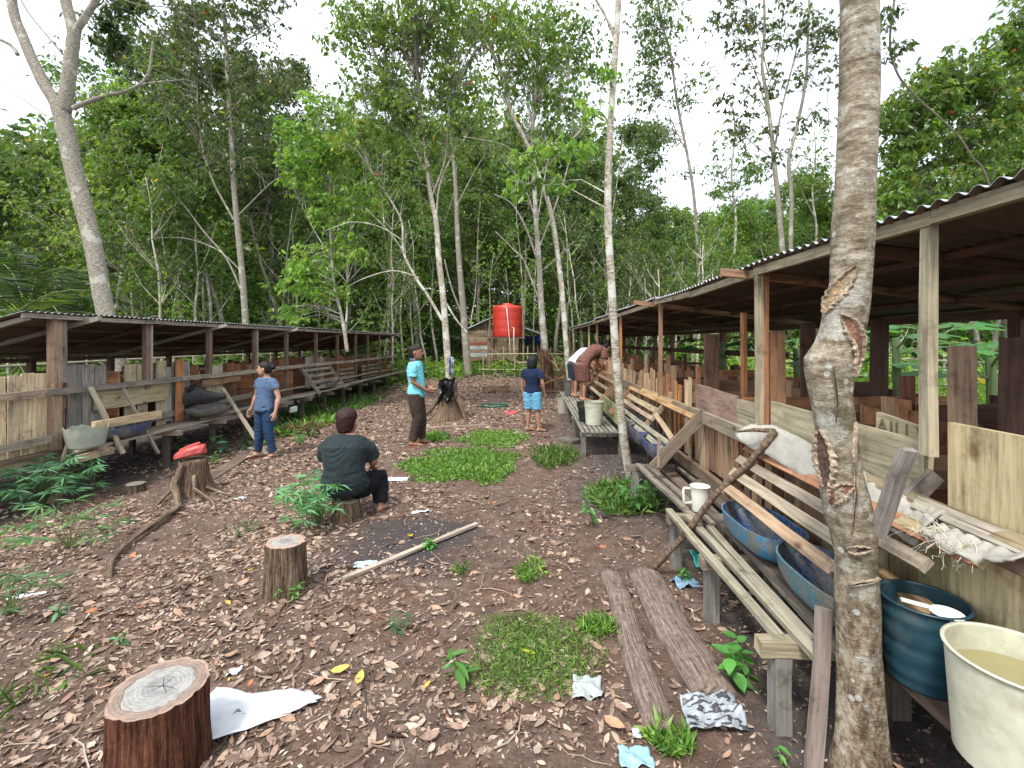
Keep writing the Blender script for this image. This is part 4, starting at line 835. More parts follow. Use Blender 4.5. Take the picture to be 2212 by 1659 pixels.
# red lump: crushed red canister
t = thing('red_canister', 'crushed red plastic canister lying on top of the rooted stump', 'canister', sp+V((-.01, -.02, .43))); mb = MB(5); r2 = random.Random(3); d = V((.86, .42, .16)).normalized(); s_ = V((-d.y, d.x, 0)).normalized(); u = d.cross(s_)*-1; P = sp+V((-.17, -.10, .43)); rings = []
for i, (q, w, h) in enumerate(((0, .02, .03), (.02, .07, .05), (.09, .11, .07), (.2, .125, .085), (.3, .12, .09), (.38, .125, .085), (.43, .10, .08), (.445, .03, .03))):
    rings.append([P+d*q+s_*(w*sx_*.8)+V((0, 0, h*.9))+u*(h*sy*.85)+V((r2.uniform(-.008, .008), r2.uniform(-.008, .008), r2.uniform(-.008, .008))) for sx_, sy in ((-1, -.5), (-.8, -.9), (0, -1), (.8, -.9), (1, -.5), (1, .5), (.75, .95), (.15, .8), (-.15, .85), (-.8, .95), (-1, .5))])
rings = [[P+(q-P)*.76 for q in rg_] for rg_ in rings]; mb.ring_strip(rings, (.42, .065, .060)); mb.build('shell', M['plastic'], t)
m2 = MB(6); m2.tube([P+d*.06+V((0, 0, .10)), P+d*.16+V((0, 0, .130)), P+d*.27+V((0, 0, .142))], .010, 6, (.58, .08, .07)); m2.build('seam', M['plastic_clean'], t)
# flared stump at the fan-branched tree
fp = V(PY(968, 908, 10.2)); fp.z = gz(fp.x, fp.y)
flared('wide flared old stump hugging the foot of the fan-branched tree', fp, .17, .84, 8, [([fp+V((.16, -.05, .6)), fp+V((.33, -.15, .25)), fp+V((.42, -.22, .0)), fp+V((.5, -.25, -.03))], .06), ([fp+V((-.2, -.1, .45)), fp+V((-.42, -.2, .14)), fp+V((-.7, -.25, -.0))], .07)], (1.0, .90, .78), 3.3, (.04, 0))
# ---- bags, sacks and scraps (crumpled sheets with thickness)
def crumple(name, lbl, cat, c, a, b, mat, col, amp=.02, seed=1, n=16, thick=.002, drape=None, outline=None, col2=None):
    """sheet spanned by vectors a, b centred at c; crumpled with noise"""
    c = V(c); a = V(a); b = V(b); nn = a.cross(b).normalized(); nn = nn if nn.z >= 0 else -nn; top = []; r2 = random.Random(seed)
    for i in range(n+1):
        for j in range(n+1):
            u, v = i/n*2-1, j/n*2-1
            e = 1+.22*noise.noise(V((math.atan2(v, u)*1.3+seed, seed, 0)))
            if outline: u, v = outline(u, v)
            p = c+a*u*e/2+b*v*e/2; h = amp*(noise.noise(V((u*1.6+seed, v*1.6, 1)))+.55*abs(noise.noise(V((u*3.1+seed, v*3.1, 4))))+.25*noise.noise(V((u*6, v*6+seed, 2))))
            p = p+nn*h
            if drape: p = drape(u, v, p, h)
            else: p.z = max(p.z, gz(p.x, p.y)+.006)
            top.append(p)
    mb = MB(seed); vs = top+[p-nn*thick for p in top]; m = (n+1)**2; 
    for i in range(n):
        for j in range(n):
            q = i*(n+1)+j; cc = col2 if col2 and (noise.noise(V((i*.16, j*.42, seed))) > .10) else col
            mb.add([vs[q], vs[q+1], vs[q+n+2], vs[q+n+1]], [[0, 3, 2, 1]], None, cc); 
    me_ = MB(seed); me_.v = [tuple(p) for p in vs]
    for i in range(n):
        for j in range(n):
            q = i*(n+1)+j; cc = col2 if col2 and (noise.noise(V((i*.16, j*.42, seed))) > .10) else col
            for f in ([q, q+n+1, q+n+2, q+1], [q+m, q+m+1, q+m+n+2, q+m+n+1]): me_.f.append(f); me_.uv.append([(0, 0)]*4); me_.c.append(cc)
    edge = [i for i in range(n+1)]+[i*(n+1)+n for i in range(1, n+1)]+[n*(n+1)+j for j in range(n-1, -1, -1)]+[i*(n+1) for i in range(n-1, 0, -1)]
    for k in range(len(edge)): q, w = edge[k], edge[(k+1) % len(edge)]; me_.f.append([q, w, w+m, q+m]); me_.uv.append([(0, 0)]*4); me_.c.append(col)
    o = me_.build(name, M[mat], loc=c, smooth=True); return tag(o, lbl, cat)
g = lambda px, py, dz=.01: PG(px, py)+V((0, 0, dz))
c0, c1 = g(440, 1560), g(690, 1520)
def wedge(u, v): return u, v*(1-.42*(u+1)) if u < .9 else v*.1
crumple('white_cloth', 'white sheet of cloth spread on the leaves beside the big near stump', 'cloth', (c0+c1)/2+V((-.03, -.02, .015)), (c1-c0)*1.1+V((0, .02, 0)), V((.0, .40, 0)), 'sack', (.48, .50, .52), .016, 3, 22, .002, outline=wedge)
crumple('torn_rag', 'crumpled black and white plastic rag by the near end of the right log', 'rag', g(1540, 1550, .03), V((.27, .03, 0)), V((.02, .20, 0)), 'plastic_clean', (.30, .33, .36), .034, 4, 30, .002, col2=(.05, .045, .055))
crumple('plastic_scrap', 'clear crumpled plastic scrap on the pale grass beside the logs', 'plastic scrap', g(1268, 1493, .02), V((.14, 0, 0)), V((.02, .15, 0)), 'plastic_clean', (.36, .40, .39), .022, 5, 14, .0015)
crumple('plastic_scrap', 'pale blue scrap half cut off by the bottom edge of the view', 'plastic scrap', g(1372, 1640, .01), V((.13, 0, 0)), V((0, .10, 0)), 'plastic_clean', (.25, .42, .48), .015, 6)
crumple('plastic_scrap', 'blue plastic scrap lying between the bench legs', 'plastic scrap', g(1480, 1262, .01), V((.16, .02, 0)), V((-.03, .14, 0)), 'plastic_clean', (.16, .27, .36), .04, 7, 14)
crumple('plastic_scrap', 'turquoise plastic rim lying in the dark under the bench', 'plastic scrap', g(1523, 1215, .02), V((.18, 0, 0)), V((0, .16, 0)), 'plastic_clean', (.05, .5, .42), .05, 17, 14)
crumple('plastic_scrap', 'pale scrap lying on the burnt patch left of the lath', 'plastic scrap', g(790, 1222, .01), V((.15, .06, 0)), V((-.03, .10, 0)), 'plastic_clean', (.42, .52, .55), .02, 8)
crumple('plastic_scrap', 'small bluish scrap below the lush green patch', 'plastic scrap', g(910, 1107, .01), V((.16, .09, 0)), V((-.02, .05, 0)), 'plastic_clean', (.5, .6, .65), .02, 9)
crumple('white_cloth', 'flat white rag on the soil right behind the seated person', 'rag', g(840, 1038, .012), V((.44, .03, 0)), V((.02, .15, 0)), 'sack', (.55, .62, .66), .025, 10)
crumple('plastic_scrap', 'tiny white scrap among the bare roots', 'plastic scrap', g(518, 1078, .01), V((.12, .02, 0)), V((0, .08, 0)), 'plastic_clean', (.55, .66, .66), .02, 11, 8)
crumple('plastic_scrap', 'crinkled white scrap in the leaves above the big stump', 'plastic scrap', g(505, 1455, .01), V((.05, .02, 0)), V((0, .05, 0)), 'plastic_clean', (.6, .62, .68), .02, 12, 8)
crumple('plastic_scrap', 'small white scrap below the pale grass', 'plastic scrap', g(1375, 1588, .01), V((.035, .01, 0)), V((0, .05, 0)), 'plastic_clean', (.55, .6, .6), .01, 13, 8)
crumple('plastic_scrap', 'crumpled grey-white scrap at the root heap behind the woman in blue', 'plastic scrap', g(660, 925, .03), V((.25, 0, 0)), V((0, .2, 0)), 'plastic_clean', (.5, .56, .55), .08, 14, 12)
crumple('plastic_scrap', 'red plastic scrap on the mud left of the girl', 'plastic scrap', g(1105, 893, .02), V((.26, 0, 0)), V((0, .25, 0)), 'plastic_clean', (.60, .05, .08), .05, 15, 12)
crumple('paper_strip', 'white paper strip lying in the litter at the far left', 'paper', g(58, 1290, .012), V((.20, .07, 0)), V((-.01, .035, 0)), 'paint', (.62, .64, .64), .01, 16, 8)
crumple('drink_carton', 'white and teal packet lying on the left ledge behind the woman', 'packet', PX(632, 886, -5.35)+V((0, 0, .02)), V((.03, .22, 0)), V((.02, 0, .12)), 'paint', (.6, .68, .66), .01, 18, 6, .04, drape=lambda u, v, p, h: p)
for i, (px, py, l) in enumerate(((735, 1457, 'larger yellow fallen leaf right of the near white cloth'), (777, 1475, 'narrow yellow fallen leaf next to the thin dead twig'), (1143, 1420, 'yellow-green leaf lying on the pale grass'), (886, 1164, 'small yellow leaf near the burnt patch'), (1327, 1575, 'big brown leaf at the left side of the near log end'))):
    P = g(px, py, .02); mb = MB(i); L = (.095, .085, .07, .07, .11)[i]; d = V((math.cos(i*1.3+.3), math.sin(i*1.3+.3), .12)).normalized(); s_ = V((-d.y, d.x, .15)).normalized(); col = (.66, .45, .10) if i < 2 else ((.50, .50, .03) if i == 2 else ((.65, .42, .02) if i == 3 else (.42, .24, .15)))
    rows = [[P+d*L*(q-.5)+s_*L*.24*w*sg+V((0, 0, .01*abs(sg)+.015*(q-.5)**2)) for sg in (-1, 0, 1)] for q, w in ((0, .1), (.2, .75), (.5, 1), (.8, .6), (1, .02))]
    mb.ring_strip(rows, col, False, closed=False); tag(mb.build('fallen_leaf', M['litter'], loc=P, smooth=True), l, 'leaf')
# ring of green hose
t = thing('green_hose', 'flat coil of green hose on the soil before the grass', 'hose', PG(1068, 878)); mb = MB(2); P = PG(1068, 878); mb.tube([P+V((math.cos(a*.5)*.36*(1+.05*math.sin(a)), math.sin(a*.5)*.30, .03+.02*math.sin(a*1.7))) for a in range(0, 38)], .014, 6, (.02, .12, .07)); mb.build('coil', M['plastic_clean'], t, smooth=True)
# black bag on the flared stump, white bag on the tree
crumple('black_bag', 'black plastic bag hanging over the flared stump', 'bag', fp+V((.02, -.28, .66)), V((.34, .06, .05)), V((.05, -.08, .52)), 'bagblack' if 'bagblack' in M else 'plastic_clean', (.010, .011, .014), .16, 21, 20, .004, drape=lambda u, v, p, h: p)
crumple('hanging_bag', 'bluish white bag tied to the trunk above the black bag', 'bag', PY(974, 790, 10.15), V((.10, .03, 0)), V((.0, 0, .40)), 'plastic_clean', (.22, .27, .33), .10, 22, 14, .05, drape=lambda u, v, p, h: p+V((0, 0, 0)))
# ---- white sacks draped over the rail
def sack(lbl, path, width, seed, hang=.16):
    """path: list of points along the rail; the sack hangs in front"""
    mb = MB(seed); n = 34; m = 14; rings = []; pts = [V(p) for p in path]
    def P(q):
        f = q*(len(pts)-1); i = min(int(f), len(pts)-2); return pts[i].lerp(pts[i+1], f-i)
    for i in range(n+1):
        q = i/n; c = P(q); w = width*(1-.55*abs(2*q-1)**4); ring = []
        for j in range(m):
            v = j/(m-1); 
            ox = (.045-.115*v)*1.0; oz = .012-hang*v*v*(w/width)
            h = .020*noise.noise(V((q*7, v*2.0+q*4, seed)))+.012*abs(noise.noise(V((q*16, v*5-q*6, seed+3))))
            ring.append(c+V((ox-.6*h, 0, oz+h)))
        back = [p+V((.005, 0, -.006)) for k, p in enumerate(ring)][::-1]
        rings.append(ring+back)
    mb.ring_strip(rings, (.34, .325, .285)); t = thing('woven_sack', lbl, 'sack', pts[0], 'white sacks on the right rail'); mb.build('cloth', M['sack'], t, smooth=True); return t
k1 = sack('white woven sack draped on the rail left of the scarred trunk', [(1.50, 3.34, 1.10), (1.53, 3.1, 1.14), (1.55, 2.7, 1.11), (1.55, 2.3, 1.06), (1.56, 2.02, 1.03)], 1, 5)
k2 = sack('frayed white woven sack hanging right of the scarred trunk', [(1.56, 2.06, 1.05), (1.55, 1.92, 1.05), (1.54, 1.82, 1.04)], 1, 6, .15)
k3 = sack('flat end of frayed sack with loose threads lying on the near rail', [(1.53, 1.80, 1.01), (1.53, 1.66, 1.01), (1.555, 1.5, 1.04)], 1, 7, .06)
mb = MB(9); r2 = random.Random(12)
for _ in range(75):
    p = V((1.49+r2.uniform(-.03, .05), 1.66+abs(r2.gauss(0, .11)), .99+r2.uniform(-.03, .04))); pts = [p]; d = V((r2.uniform(-1, .2), r2.gauss(0, .8), r2.gauss(0, .5)))
    for _k in range(6): d = d+V((r2.gauss(0, .5), r2.gauss(0, .6), r2.gauss(-.25, .4))); pts.append(pts[-1]+d.normalized()*.018)
    mb.tube(pts, .0009, 3, (.60, .56, .46), cap=False)
tag(mb.build('loose_threads', M['litter'], k3), kind='stuff')
# ---- branch heap beside the far platform
t = thing('branch_heap', 'tangled heap of dead branches left of the far end of the right shed', 'branch heap', onG(1.05, 15.5)); mb = MB(3); r2 = random.Random(4)
for _ in range(150):
    x, y = r2.uniform(.7, 1.9), r2.uniform(12.3, 18.5); z = gz(x, y)+r2.random()**1.3*1.0; a = r2.uniform(0, 3.14); L = r2.uniform(.3, 1.1); d = V((math.cos(a), math.sin(a)*.7, r2.uniform(-.5, .7)))*L; mb.tube([(x, y, z), V((x, y, z))+d*.5+V((0, 0, .05)), V((x, y, z))+d], [.022, .016, .008], 5, r2.choice([(.9, .7, .55), (.6, .45, .35), (1.3, 1.1, .9)]))
mb.build('branches', M['bark_stump'], t)
t = thing('root_heap', 'heap of dug-up roots behind the woman in blue', 'roots', PG(655, 945)); mb = MB(3); c = PG(660, 940)
for _ in range(46):
    a = r2.uniform(0, 6.28); p = c+V((r2.gauss(0, .22), r2.gauss(0, .2), .02+.12*r2.random())); d = V((math.cos(a), math.sin(a), r2.uniform(-.2, .8)))*r2.uniform(.15, .4); mb.tube([p, p+d*.5+V((0, 0, .03)), p+d], [.014, .01, .004], 5, (1, .75, .6))
mb.build('roots', M['bark_stump'], t)
# ---- dead sapling in front
t = thing('dead_sapling', 'thin dark leafless twig standing in the litter near the bottom', 'twig', PG(790, 1560)); mb = MB(3); p = PG(790, 1560); mb.tube([p, p+V((.005, 0, .09)), p+V((-.006, 0, .17)), p+V((-.002, .01, .24))], [.003, .0025, .002, .001], 5, (.07, .05, .045)); mb.build('stem', M['litter'], t)
# ================================================================ scarred rubber tree in front
def scar_tree():
    prof = [(-90, 1805, 1899), (0, 1812, 1900), (100, 1811, 1902), (200, 1810, 1903), (300, 1805, 1899), (400, 1800, 1895), (500, 1791, 1893), (560, 1790, 1889), (610, 1789, 1885), (660, 1775, 1882), (700, 1770, 1876), (740, 1756, 1866), (775, 1732, 1858), (805, 1734, 1850), (850, 1742, 1845), (900, 1752, 1850), (950, 1758, 1856), (1000, 1765, 1862), (1060, 1768, 1880), (1110, 1774, 1893), (1150, 1787, 1900), (1200, 1799, 1897), (1300, 1800, 1904), (1400, 1806, 1906), (1500, 1803, 1915), (1600, 1796, 1925), (1700, 1780, 1940)]
    Y0 = 1.83; mb = MB(3); n = 40; rings = []; base = None
    def lerp_prof(py):
        for a, b in zip(prof[:-1], prof[1:]):
            if a[0] <= py <= b[0]: q = (py-a[0])/(b[0]-a[0]); return a[1]+(b[1]-a[1])*q, a[2]+(b[2]-a[2])*q
        return prof[-1][1:]
    k = 0; py = 1718
    while py > -90:
        l, r_ = lerp_prof(py); c = PY((l+r_)/2, py, Y0); wid = (PY(r_, py, Y0)-PY(l, py, Y0)).length; rad = wid/2*.81
        if base is None: base = c.copy()
        ring = []
        for j in range(n):
            a = 6.28318*j/n; low = smooth((py-600)/300); q = 1+(.035+.05*low)*noise.noise(V((math.cos(a)*2.2, math.sin(a)*2.2, c.z*2.6)))+(.012+.022*low)*noise.noise(V((math.cos(a)*6, math.sin(a)*6, c.z*9)))
            q -= .05*low*max(0, noise.noise(V((a*2.5, 3, c.z*1.2))))
            ring.append(c+V((math.cos(a), math.sin(a), 0))*rad*q)
        rings.append(ring); py -= 9
    t = thing('scarred_rubber_tree', 'thick pale trunk with deep bark scars standing close in front at right', 'tree', base)
    mb.ring_strip(rings, (1, 1, 1)); mb.build('trunk', M['bark_scar'], t, smooth=True)
    # deep tapping wounds: raised lips of bark round dark brown sunken wood
    def wound(lbl, pts, w, seed, lip=(1, 1, 1), inner=(.17, .085, .05), yy=Y0):
        """pts: pixel path on the trunk face; the wound lies on the side facing the camera"""
        P = []
        for px, py in pts:
            l, r_ = lerp_prof(py); cx = (l+r_)/2; c = PY(cx, py, Y0); rad = (PY(r_, py, Y0)-PY(l, py, Y0)).length/2*.81
            u = max(-.93, min(.93, (px-cx)/((r_-l)/2))); view = V((c.x, c.y, 0)).normalized(); side = V((view.y, -view.x, 0)); nrm_ = (side*u-view*math.sqrt(1-u*u)); P.append((c+nrm_*rad*.985, nrm_))
        m1 = MB(seed); rr = random.Random(seed); ring = []
        for i, (p, nn) in enumerate(P):
            d = (P[min(i+1, len(P)-1)][0]-P[max(i-1, 0)][0]).normalized(); s_ = d.cross(nn).normalized(); ww = w[i]/1000*1.83
            ring.append([p+s_*ww*q+nn*(h+rr.uniform(-.001, .001)) for q, h in ((-1, 0), (-.9, .010), (-.65, .013), (-.45, .003), (-.1, .001+rr.uniform(0, .003)), (.25, .002), (.5, .004), (.7, .012), (.9, .010), (1, 0))])
        # split into lips and inner by columns
        cols = list(zip(*ring)); a = MB(seed+1)
        for lo, hi, c in ((0, 3, (.42, .33, .24)), (3, 6, inner), (6, 9, (.40, .31, .22))):
            a.ring_strip([list(rg_[lo:hi+1]) for rg_ in ring], c, False, closed=False)
        a.build('bark_scar', M['scarwood'], t, smooth=False)
    def dens(pts, k=6):
        out = []
        for a, b in zip(pts[:-1], pts[1:]): out += [(a[0]+(b[0]-a[0])*i/k, a[1]+(b[1]-a[1])*i/k) for i in range(k)]
        return out+[pts[-1]]
    def ws(n_, m, a=.15): return [max(1.2, m*(math.sin(math.pi*(i+.25)/(n_+.5))**.7)*(1+a*math.sin(i*2.3))) for i in range(n_)]
    for i, (pp, w, inn) in enumerate((([(1850, 580), (1820, 618), (1792, 650), (1780, 676)], 15, (.40, .28, .15)), ([(1818, 682), (1838, 702), (1855, 735), (1856, 775), (1848, 810)], 15, (.26, .13, .075)), ([(1770, 925), (1777, 965), (1782, 1010), (1784, 1050)], 21, (.12, .07, .05)), ([(1842, 1036), (1822, 1046), (1806, 1062), (1794, 1085)], 14, (.22, .10, .06)), ([(1846, 905), (1843, 980), (1848, 1060), (1840, 1140)], 3.0, (.05, .035, .03)), ([(1800, 790), (1808, 860), (1806, 905)], 1.6, (.09, .07, .05)), ([(1880, 1165), (1850, 1172), (1832, 1176)], 8, (.06, .035, .03)), ([(1895, 1230), (1860, 1240), (1838, 1250)], 3, (.06, .035, .03)))):
        d = dens(pp, 7); wound('', d, ws(len(d), w*1.35), 40+i, inner=inn)
def _scarbark():
    m, t, b = newmat('scarred_bark'); tcn = N(t, 'ShaderNodeTexCoord'); O = tcn.outputs['Object']
    a = noise_n(t, O, 9, 8, .72, (1.2, 1.2, 3.4)); al = noise_n(t, O, 15, 8, .75, (1.3, 1.3, .75)); f = noise_n(t, O, 55, 6, .75); p = noise_n(t, O, 4.2, 5, .62); q = noise_n(t, O, 2.6, 5, .6)
    sx = N(t, 'ShaderNodeSeparateXYZ'); t.links.new(O, sx.inputs[0])
    x = ramp(t, a, [(.36, (.13, .10, .065)), (.47, (.27, .225, .16)), (.55, (.36, .315, .24)), (.64, (.50, .46, .38))])
    low = N(t, 'ShaderNodeMapRange', interpolation_type='SMOOTHSTEP'); low.inputs[1].default_value = 1.3; low.inputs[2].default_value = .6; t.links.new(sx.outputs[2], low.inputs[0])
    rough_ = ramp(t, al, [(.38, (.085, .055, .036)), (.47, (.20, .15, .10)), (.53, (.32, .26, .185)), (.62, (.44, .38, .29))]); x = mul(t, x, rough_, mode='MIX', f=low.outputs[0])
    x = mul(t, x, (.13, .105, .065), mode='MIX', f=ramp(t, q, [(.53, 0), (.60, .75)]))
    x = mul(t, x, (.48, .475, .42), mode='MIX', f=ramp(t, p, [(.56, 0), (.60, .6)]))
    v = N(t, 'ShaderNodeTexVoronoi'); v.inputs['Scale'].default_value = 16; t.links.new(O, v.inputs['Vector']); sp_ = ramp(t, v.outputs[0], [(.16, 1), (.22, 0)])
    msk = N(t, 'ShaderNodeMath', operation='MULTIPLY'); t.links.new(sp_, msk.inputs[0]); g2 = ramp(t, noise_n(t, O, 5, 2, .5), [(.5, 0), (.56, .8)]); t.links.new(g2, msk.inputs[1])
    x = mul(t, x, (.52, .54, .49), mode='MIX', f=msk.outputs[0])
    x = mul(t, x, ramp(t, f, [(.3, .5), (.52, 1), (.75, 1.35)])); t.links.new(x, b.inputs['Base Color']); b.inputs['Roughness'].default_value = .88; b.inputs['Specular IOR Level'].default_value = .2
    s = mul(t, mul(t, a, al, .6, 'ADD'), f, .5, 'ADD'); bump(t, b, s, .018, 1); return m
M['bark_scar'] = _scarbark()
def _scarw():
    m, t, b = newmat('torn_bark'); tcn = N(t, 'ShaderNodeTexCoord'); f = noise_n(t, tcn.outputs['Object'], 60, 7, .8); g3 = noise_n(t, tcn.outputs['Object'], 18, 5, .7)
    x = mul(t, colattr(t), ramp(t, f, [(.3, .3), (.5, .9), (.7, 1.9)])); x = mul(t, x, ramp(t, g3, [(.35, .55), (.65, 1.3)])); t.links.new(x, b.inputs['Base Color']); b.inputs['Roughness'].default_value = .9; bump(t, b, mul(t, f, g3, .5, 'ADD'), .012, 1.0); return m
M['scarwood'] = _scarw()
scar_tree()
# ================================================================ FAR BACKGROUND THINGS
# red water tank on its stand
TY = 22.0; tx, tyy = PY(1096, 738, TY).x, TY; tz = gz(tx, tyy)
t = thing('water_tank', 'red cylindrical plastic water tank on a tall timber stand', 'water tank', (tx, tyy, PY(1096, 728, TY).z)); P = origin_of(t); mb = MB(1); prof = []; R_ = .70; Ht = 1.55
for z, r3 in ((0, R_*.98), (.03, R_), (.35, R_), (.37, R_*.994), (.40, R_), (.75, R_), (.77, R_*.994), (.80, R_), (1.12, R_), (1.14, R_*.994), (1.17, R_), (1.32, R_), (1.42, R_*.98), (1.47, R_*.92), (1.50, R_*.60), (1.515, R_*.36), (1.56, R_*.35), (1.585, R_*.32), (1.60, .01)): prof.append((r3, z))
mb.lathe([(.01, 0)]+prof, P, 40, (.50, .040, .024)); mb.build('tank_body', M['plastic_clean'], t, smooth=True)
st = thing('tank_stand', 'tall thin-legged timber stand under the red tank', 'stand', (tx, tyy, tz))
mb = MB(2); mb.board((tx-.85, tyy, P.z-.05), (tx+.85, tyy, P.z-.05), .06, 1.5, col=(.17, .11, .08)); mb.build('deck', M['wood'], st)
for i, (dx, dy, up) in enumerate(((-.78, -.6, 1.1), (.78, -.6, 1.1), (-.5, -.55, 0), (.1, -.6, 0), (.6, .6, 0), (-.7, .6, 0), (0, .6, 0))):
    mb = MB(3+i); mb.tube([(tx+dx, tyy+dy, tz-.1), (tx+dx, tyy+dy, P.z+up-.08)], .04, 7, (.25, .17, .12)); mb.build('leg', M['wood'], st)
mb = MB(12); mb.board((tx-.8, tyy-.66, P.z-.55), (tx+.9, tyy-.9, tz+.35), .12, .05, col=(.20, .14, .10)); mb.build('brace', M['wood'], st)
pp = thing('water_pipe', 'pair of white plastic pipes running down from the red tank', 'pipe', (tx, tyy-.8, tz)); mb = MB(13); mb.tube([PY(1094, 664, TY-.85), PY(1097, 690, TY-.85), PY(1100, 728, TY-.85), PY(1105, 800, TY-.85)], .022, 6, (.62, .58, .52)); mb.build('long_pipe', M['paint'], pp, smooth=True)
mb = MB(14); mb.tube([PY(1106, 708, TY-.72), PY(1110, 708, TY-.86), PY(1110, 735, TY-.86), PY(1111, 785, TY-.86)], .022, 6, (.64, .58, .52)); mb.build('short_pipe', M['paint'], pp, smooth=True)
# wooden hut behind the tank
hx0, hx1 = PY(1013, 738, 25).x, PY(1120, 738, 25).x; hz = gz(hx0, 25); hut = thing('wooden_hut', 'small plank hut with blue-edged zinc roof behind the red tank', 'hut', (hx0, 25, hz)); mb = MB(20); z0 = PY(1013, 778, 25).z
z = z0; r2 = random.Random(8)
while z < PY(0, 714, 25).z-.05: mb.board((hx0-.05, 25, z+.09), (hx1, 25, z+.09), .17, .03, col=wv(r2, (.33, .24, .16), .2)); z += .18
x = hx0+.3
while x < (hx0+hx1)/2+.5:
    q = (x-hx0)/((hx1-hx0)*.5); mb.board((x, 25.02, PY(0, 714, 25).z), (x, 25.02, PY(0, 714, 25).z+.02+.58*min(1, q)), .12, .02, up=(1, 0, 0), col=wv(r2, (.18, .12, .09), .2)); x += .13
mb.build('plank_wall', M['wood'], hut); mb = MB(21); apex = PY(1068, 684, 25)
mb.board(V((hx0-.35, 26.4, PY(0, 716, 25).z)), V((apex.x, 26.4, apex.z)), .05, 3.2, col=(.5, .52, .58), up=(0, 0, 1)); mb.board(V((apex.x, 26.4, apex.z)), V((hx1+1.2, 26.4, PY(0, 722, 25).z)), .05, 3.2, col=(.45, .47, .52), up=(0, 0, 1)); mb.build('roof', M['paint'], hut)
# white-roofed building far off
hh = thing('distant_house', 'pale low building with white roof seen far between the trunks', 'house', (PY(935, 745, 38).x, 38, 0)); mb = MB(22); a_ = PY(905, 748, 38); b2 = PY(985, 720, 38); mb.box((a_.x, 38, -.1), (b2.x, 41, a_.z+.4), (.45, .43, .4)); mb.build('wall', M['paint'], hh); mb = MB(23); mb.board((a_.x-.5, 39.5, a_.z+.5), ((a_.x+b2.x)/2, 39.5, b2.z+.2), .06, 4, col=(.7, .7, .7), up=(0, 0, 1)); mb.board(((a_.x+b2.x)/2, 39.5, b2.z+.2), (b2.x+.5, 39.5, a_.z+.5), .06, 4, col=(.68, .68, .68), up=(0, 0, 1)); mb.build('roof', M['paint'], hh)
# blue tarp shelter right of the tank
tp = thing('tarp_shelter', 'low shelter covered by a blue tarpaulin behind the tank stand', 'shelter', (PY(1130, 760, 27).x, 27, .2)); a_ = PY(1095, 735, 27); b2 = PY(1170, 735, 27); mb = MB(24); rings = [[V((a_.x+(b2.x-a_.x)*i/8, 26.6+.9*j, a_.z+.25-.28*abs(j-1)+.05*math.sin(i*2.1+j))) for j in range(4)] for i in range(9)]; mb.ring_strip(rings, (.03, .10, .45), False, closed=False); mb.build('tarpaulin', M['plastic_clean'], tp)
mb = MB(25)
for i in range(5): mb.board((a_.x+(b2.x-a_.x)*i/4, 26.7, .1), (a_.x+(b2.x-a_.x)*i/4, 26.7, a_.z+.1), .08, .08, up=(0, 1, 0), col=(.14, .09, .07))
mb.build('posts', M['wood'], tp); mb = MB(26); mb.board((a_.x, 27.4, .9), (b2.x, 27.4, .9), 1.0, .03, col=(.18, .12, .09)); mb.build('wall', M['wood'], tp)
# slatted gate panel with pale strips
gt = thing('slatted_gate', 'plank gate panel with two pale blue-grey strips left of the tank stand', 'gate', (PY(1033, 760, 21.5).x, 21.5, .25))
for i, (py, c) in enumerate(((733, (.30, .22, .16)), (741, (.30, .10, .06)), (749, (.48, .54, .52)), (757, (.28, .2, .15)), (765, (.48, .54, .52)), (774, (.28, .17, .12)))):
    mb = MB(30+i); a_ = PY(1012, py+2, 21.5); b2 = PY(1054, py+1, 21.5); mb.board(a_, b2, .15, .03, col=c); mb.build('plank', M['wood'], gt)
mb = MB(37); a_ = PY(1055, 727, 21.47); mb.board(V((a_.x, 21.47, .2)), a_, .1, .06, up=(1, 0, 0), col=(.22, .15, .11)); mb.build('post', M['wood'], gt)
# bamboo rail fence
bf = thing('bamboo_fence', 'thin bamboo rail fence running behind the girl', 'fence', onG(0, 19.8))
for i, (a_, b2, Y) in enumerate((((1040, 798), (1345, 800), 19.8), ((1055, 765), (1160, 764), 19.8), ((1172, 765), (1345, 764), 19.8), ((1120, 783), (1200, 782), 19.8), ((1210, 783), (1345, 781), 19.8), ((1215, 718), (1345, 722), 19.8))):
    mb = MB(50+i); mb.tube([PY(*a_, Y), PY(*b2, Y)], .022, 6, (.40, .38, .24)); mb.build('rail', M['paint'], bf)
for i, px in enumerate((1044, 1088, 1112, 1140, 1262, 1300, 1335)):
    mb = MB(60+i); p = PY(px, 760, 19.85); mb.tube([V((p.x, p.y, gz(p.x, p.y)-.1)), V((p.x, p.y, 1.5))], .028, 6, (.30, .27, .19)); mb.build('post', M['paint'], bf)
# low garden fence seen through the left shed
bf2 = thing('bamboo_fence', 'rough stick fence seen through the openings of the left shed', 'fence', onG(-10, 11))
for i, z in enumerate((.9, 1.25)):
    mb = MB(70+i); mb.tube([(-9.3, 5.5, z), (-9.4, 12, z+.05), (-9.3, 19, z)], .02, 6, (.36, .32, .24)); mb.build('rail', M['paint'], bf2)
for i in range(18):
    mb = MB(80+i); y = 5.6+.75*i; mb.tube([(-9.35, y, -.2), (-9.35+.04*math.sin(i), y, 1.5)], .018, 5, (.40, .36, .27)); mb.build('picket', M['paint'], bf2)
bf3 = thing('bamboo_fence', 'pale stick fence seen through the right shed', 'fence', onG(6, 6))
for i, z in enumerate((1.05, 1.22, 1.4)):
    mb = MB(110+i); mb.tube([(6.0, 3, z), (6.0, 9, z+.03), (6.1, 16, z)], .014, 6, (.42, .38, .28)); mb.build('rail', M['paint'], bf3)
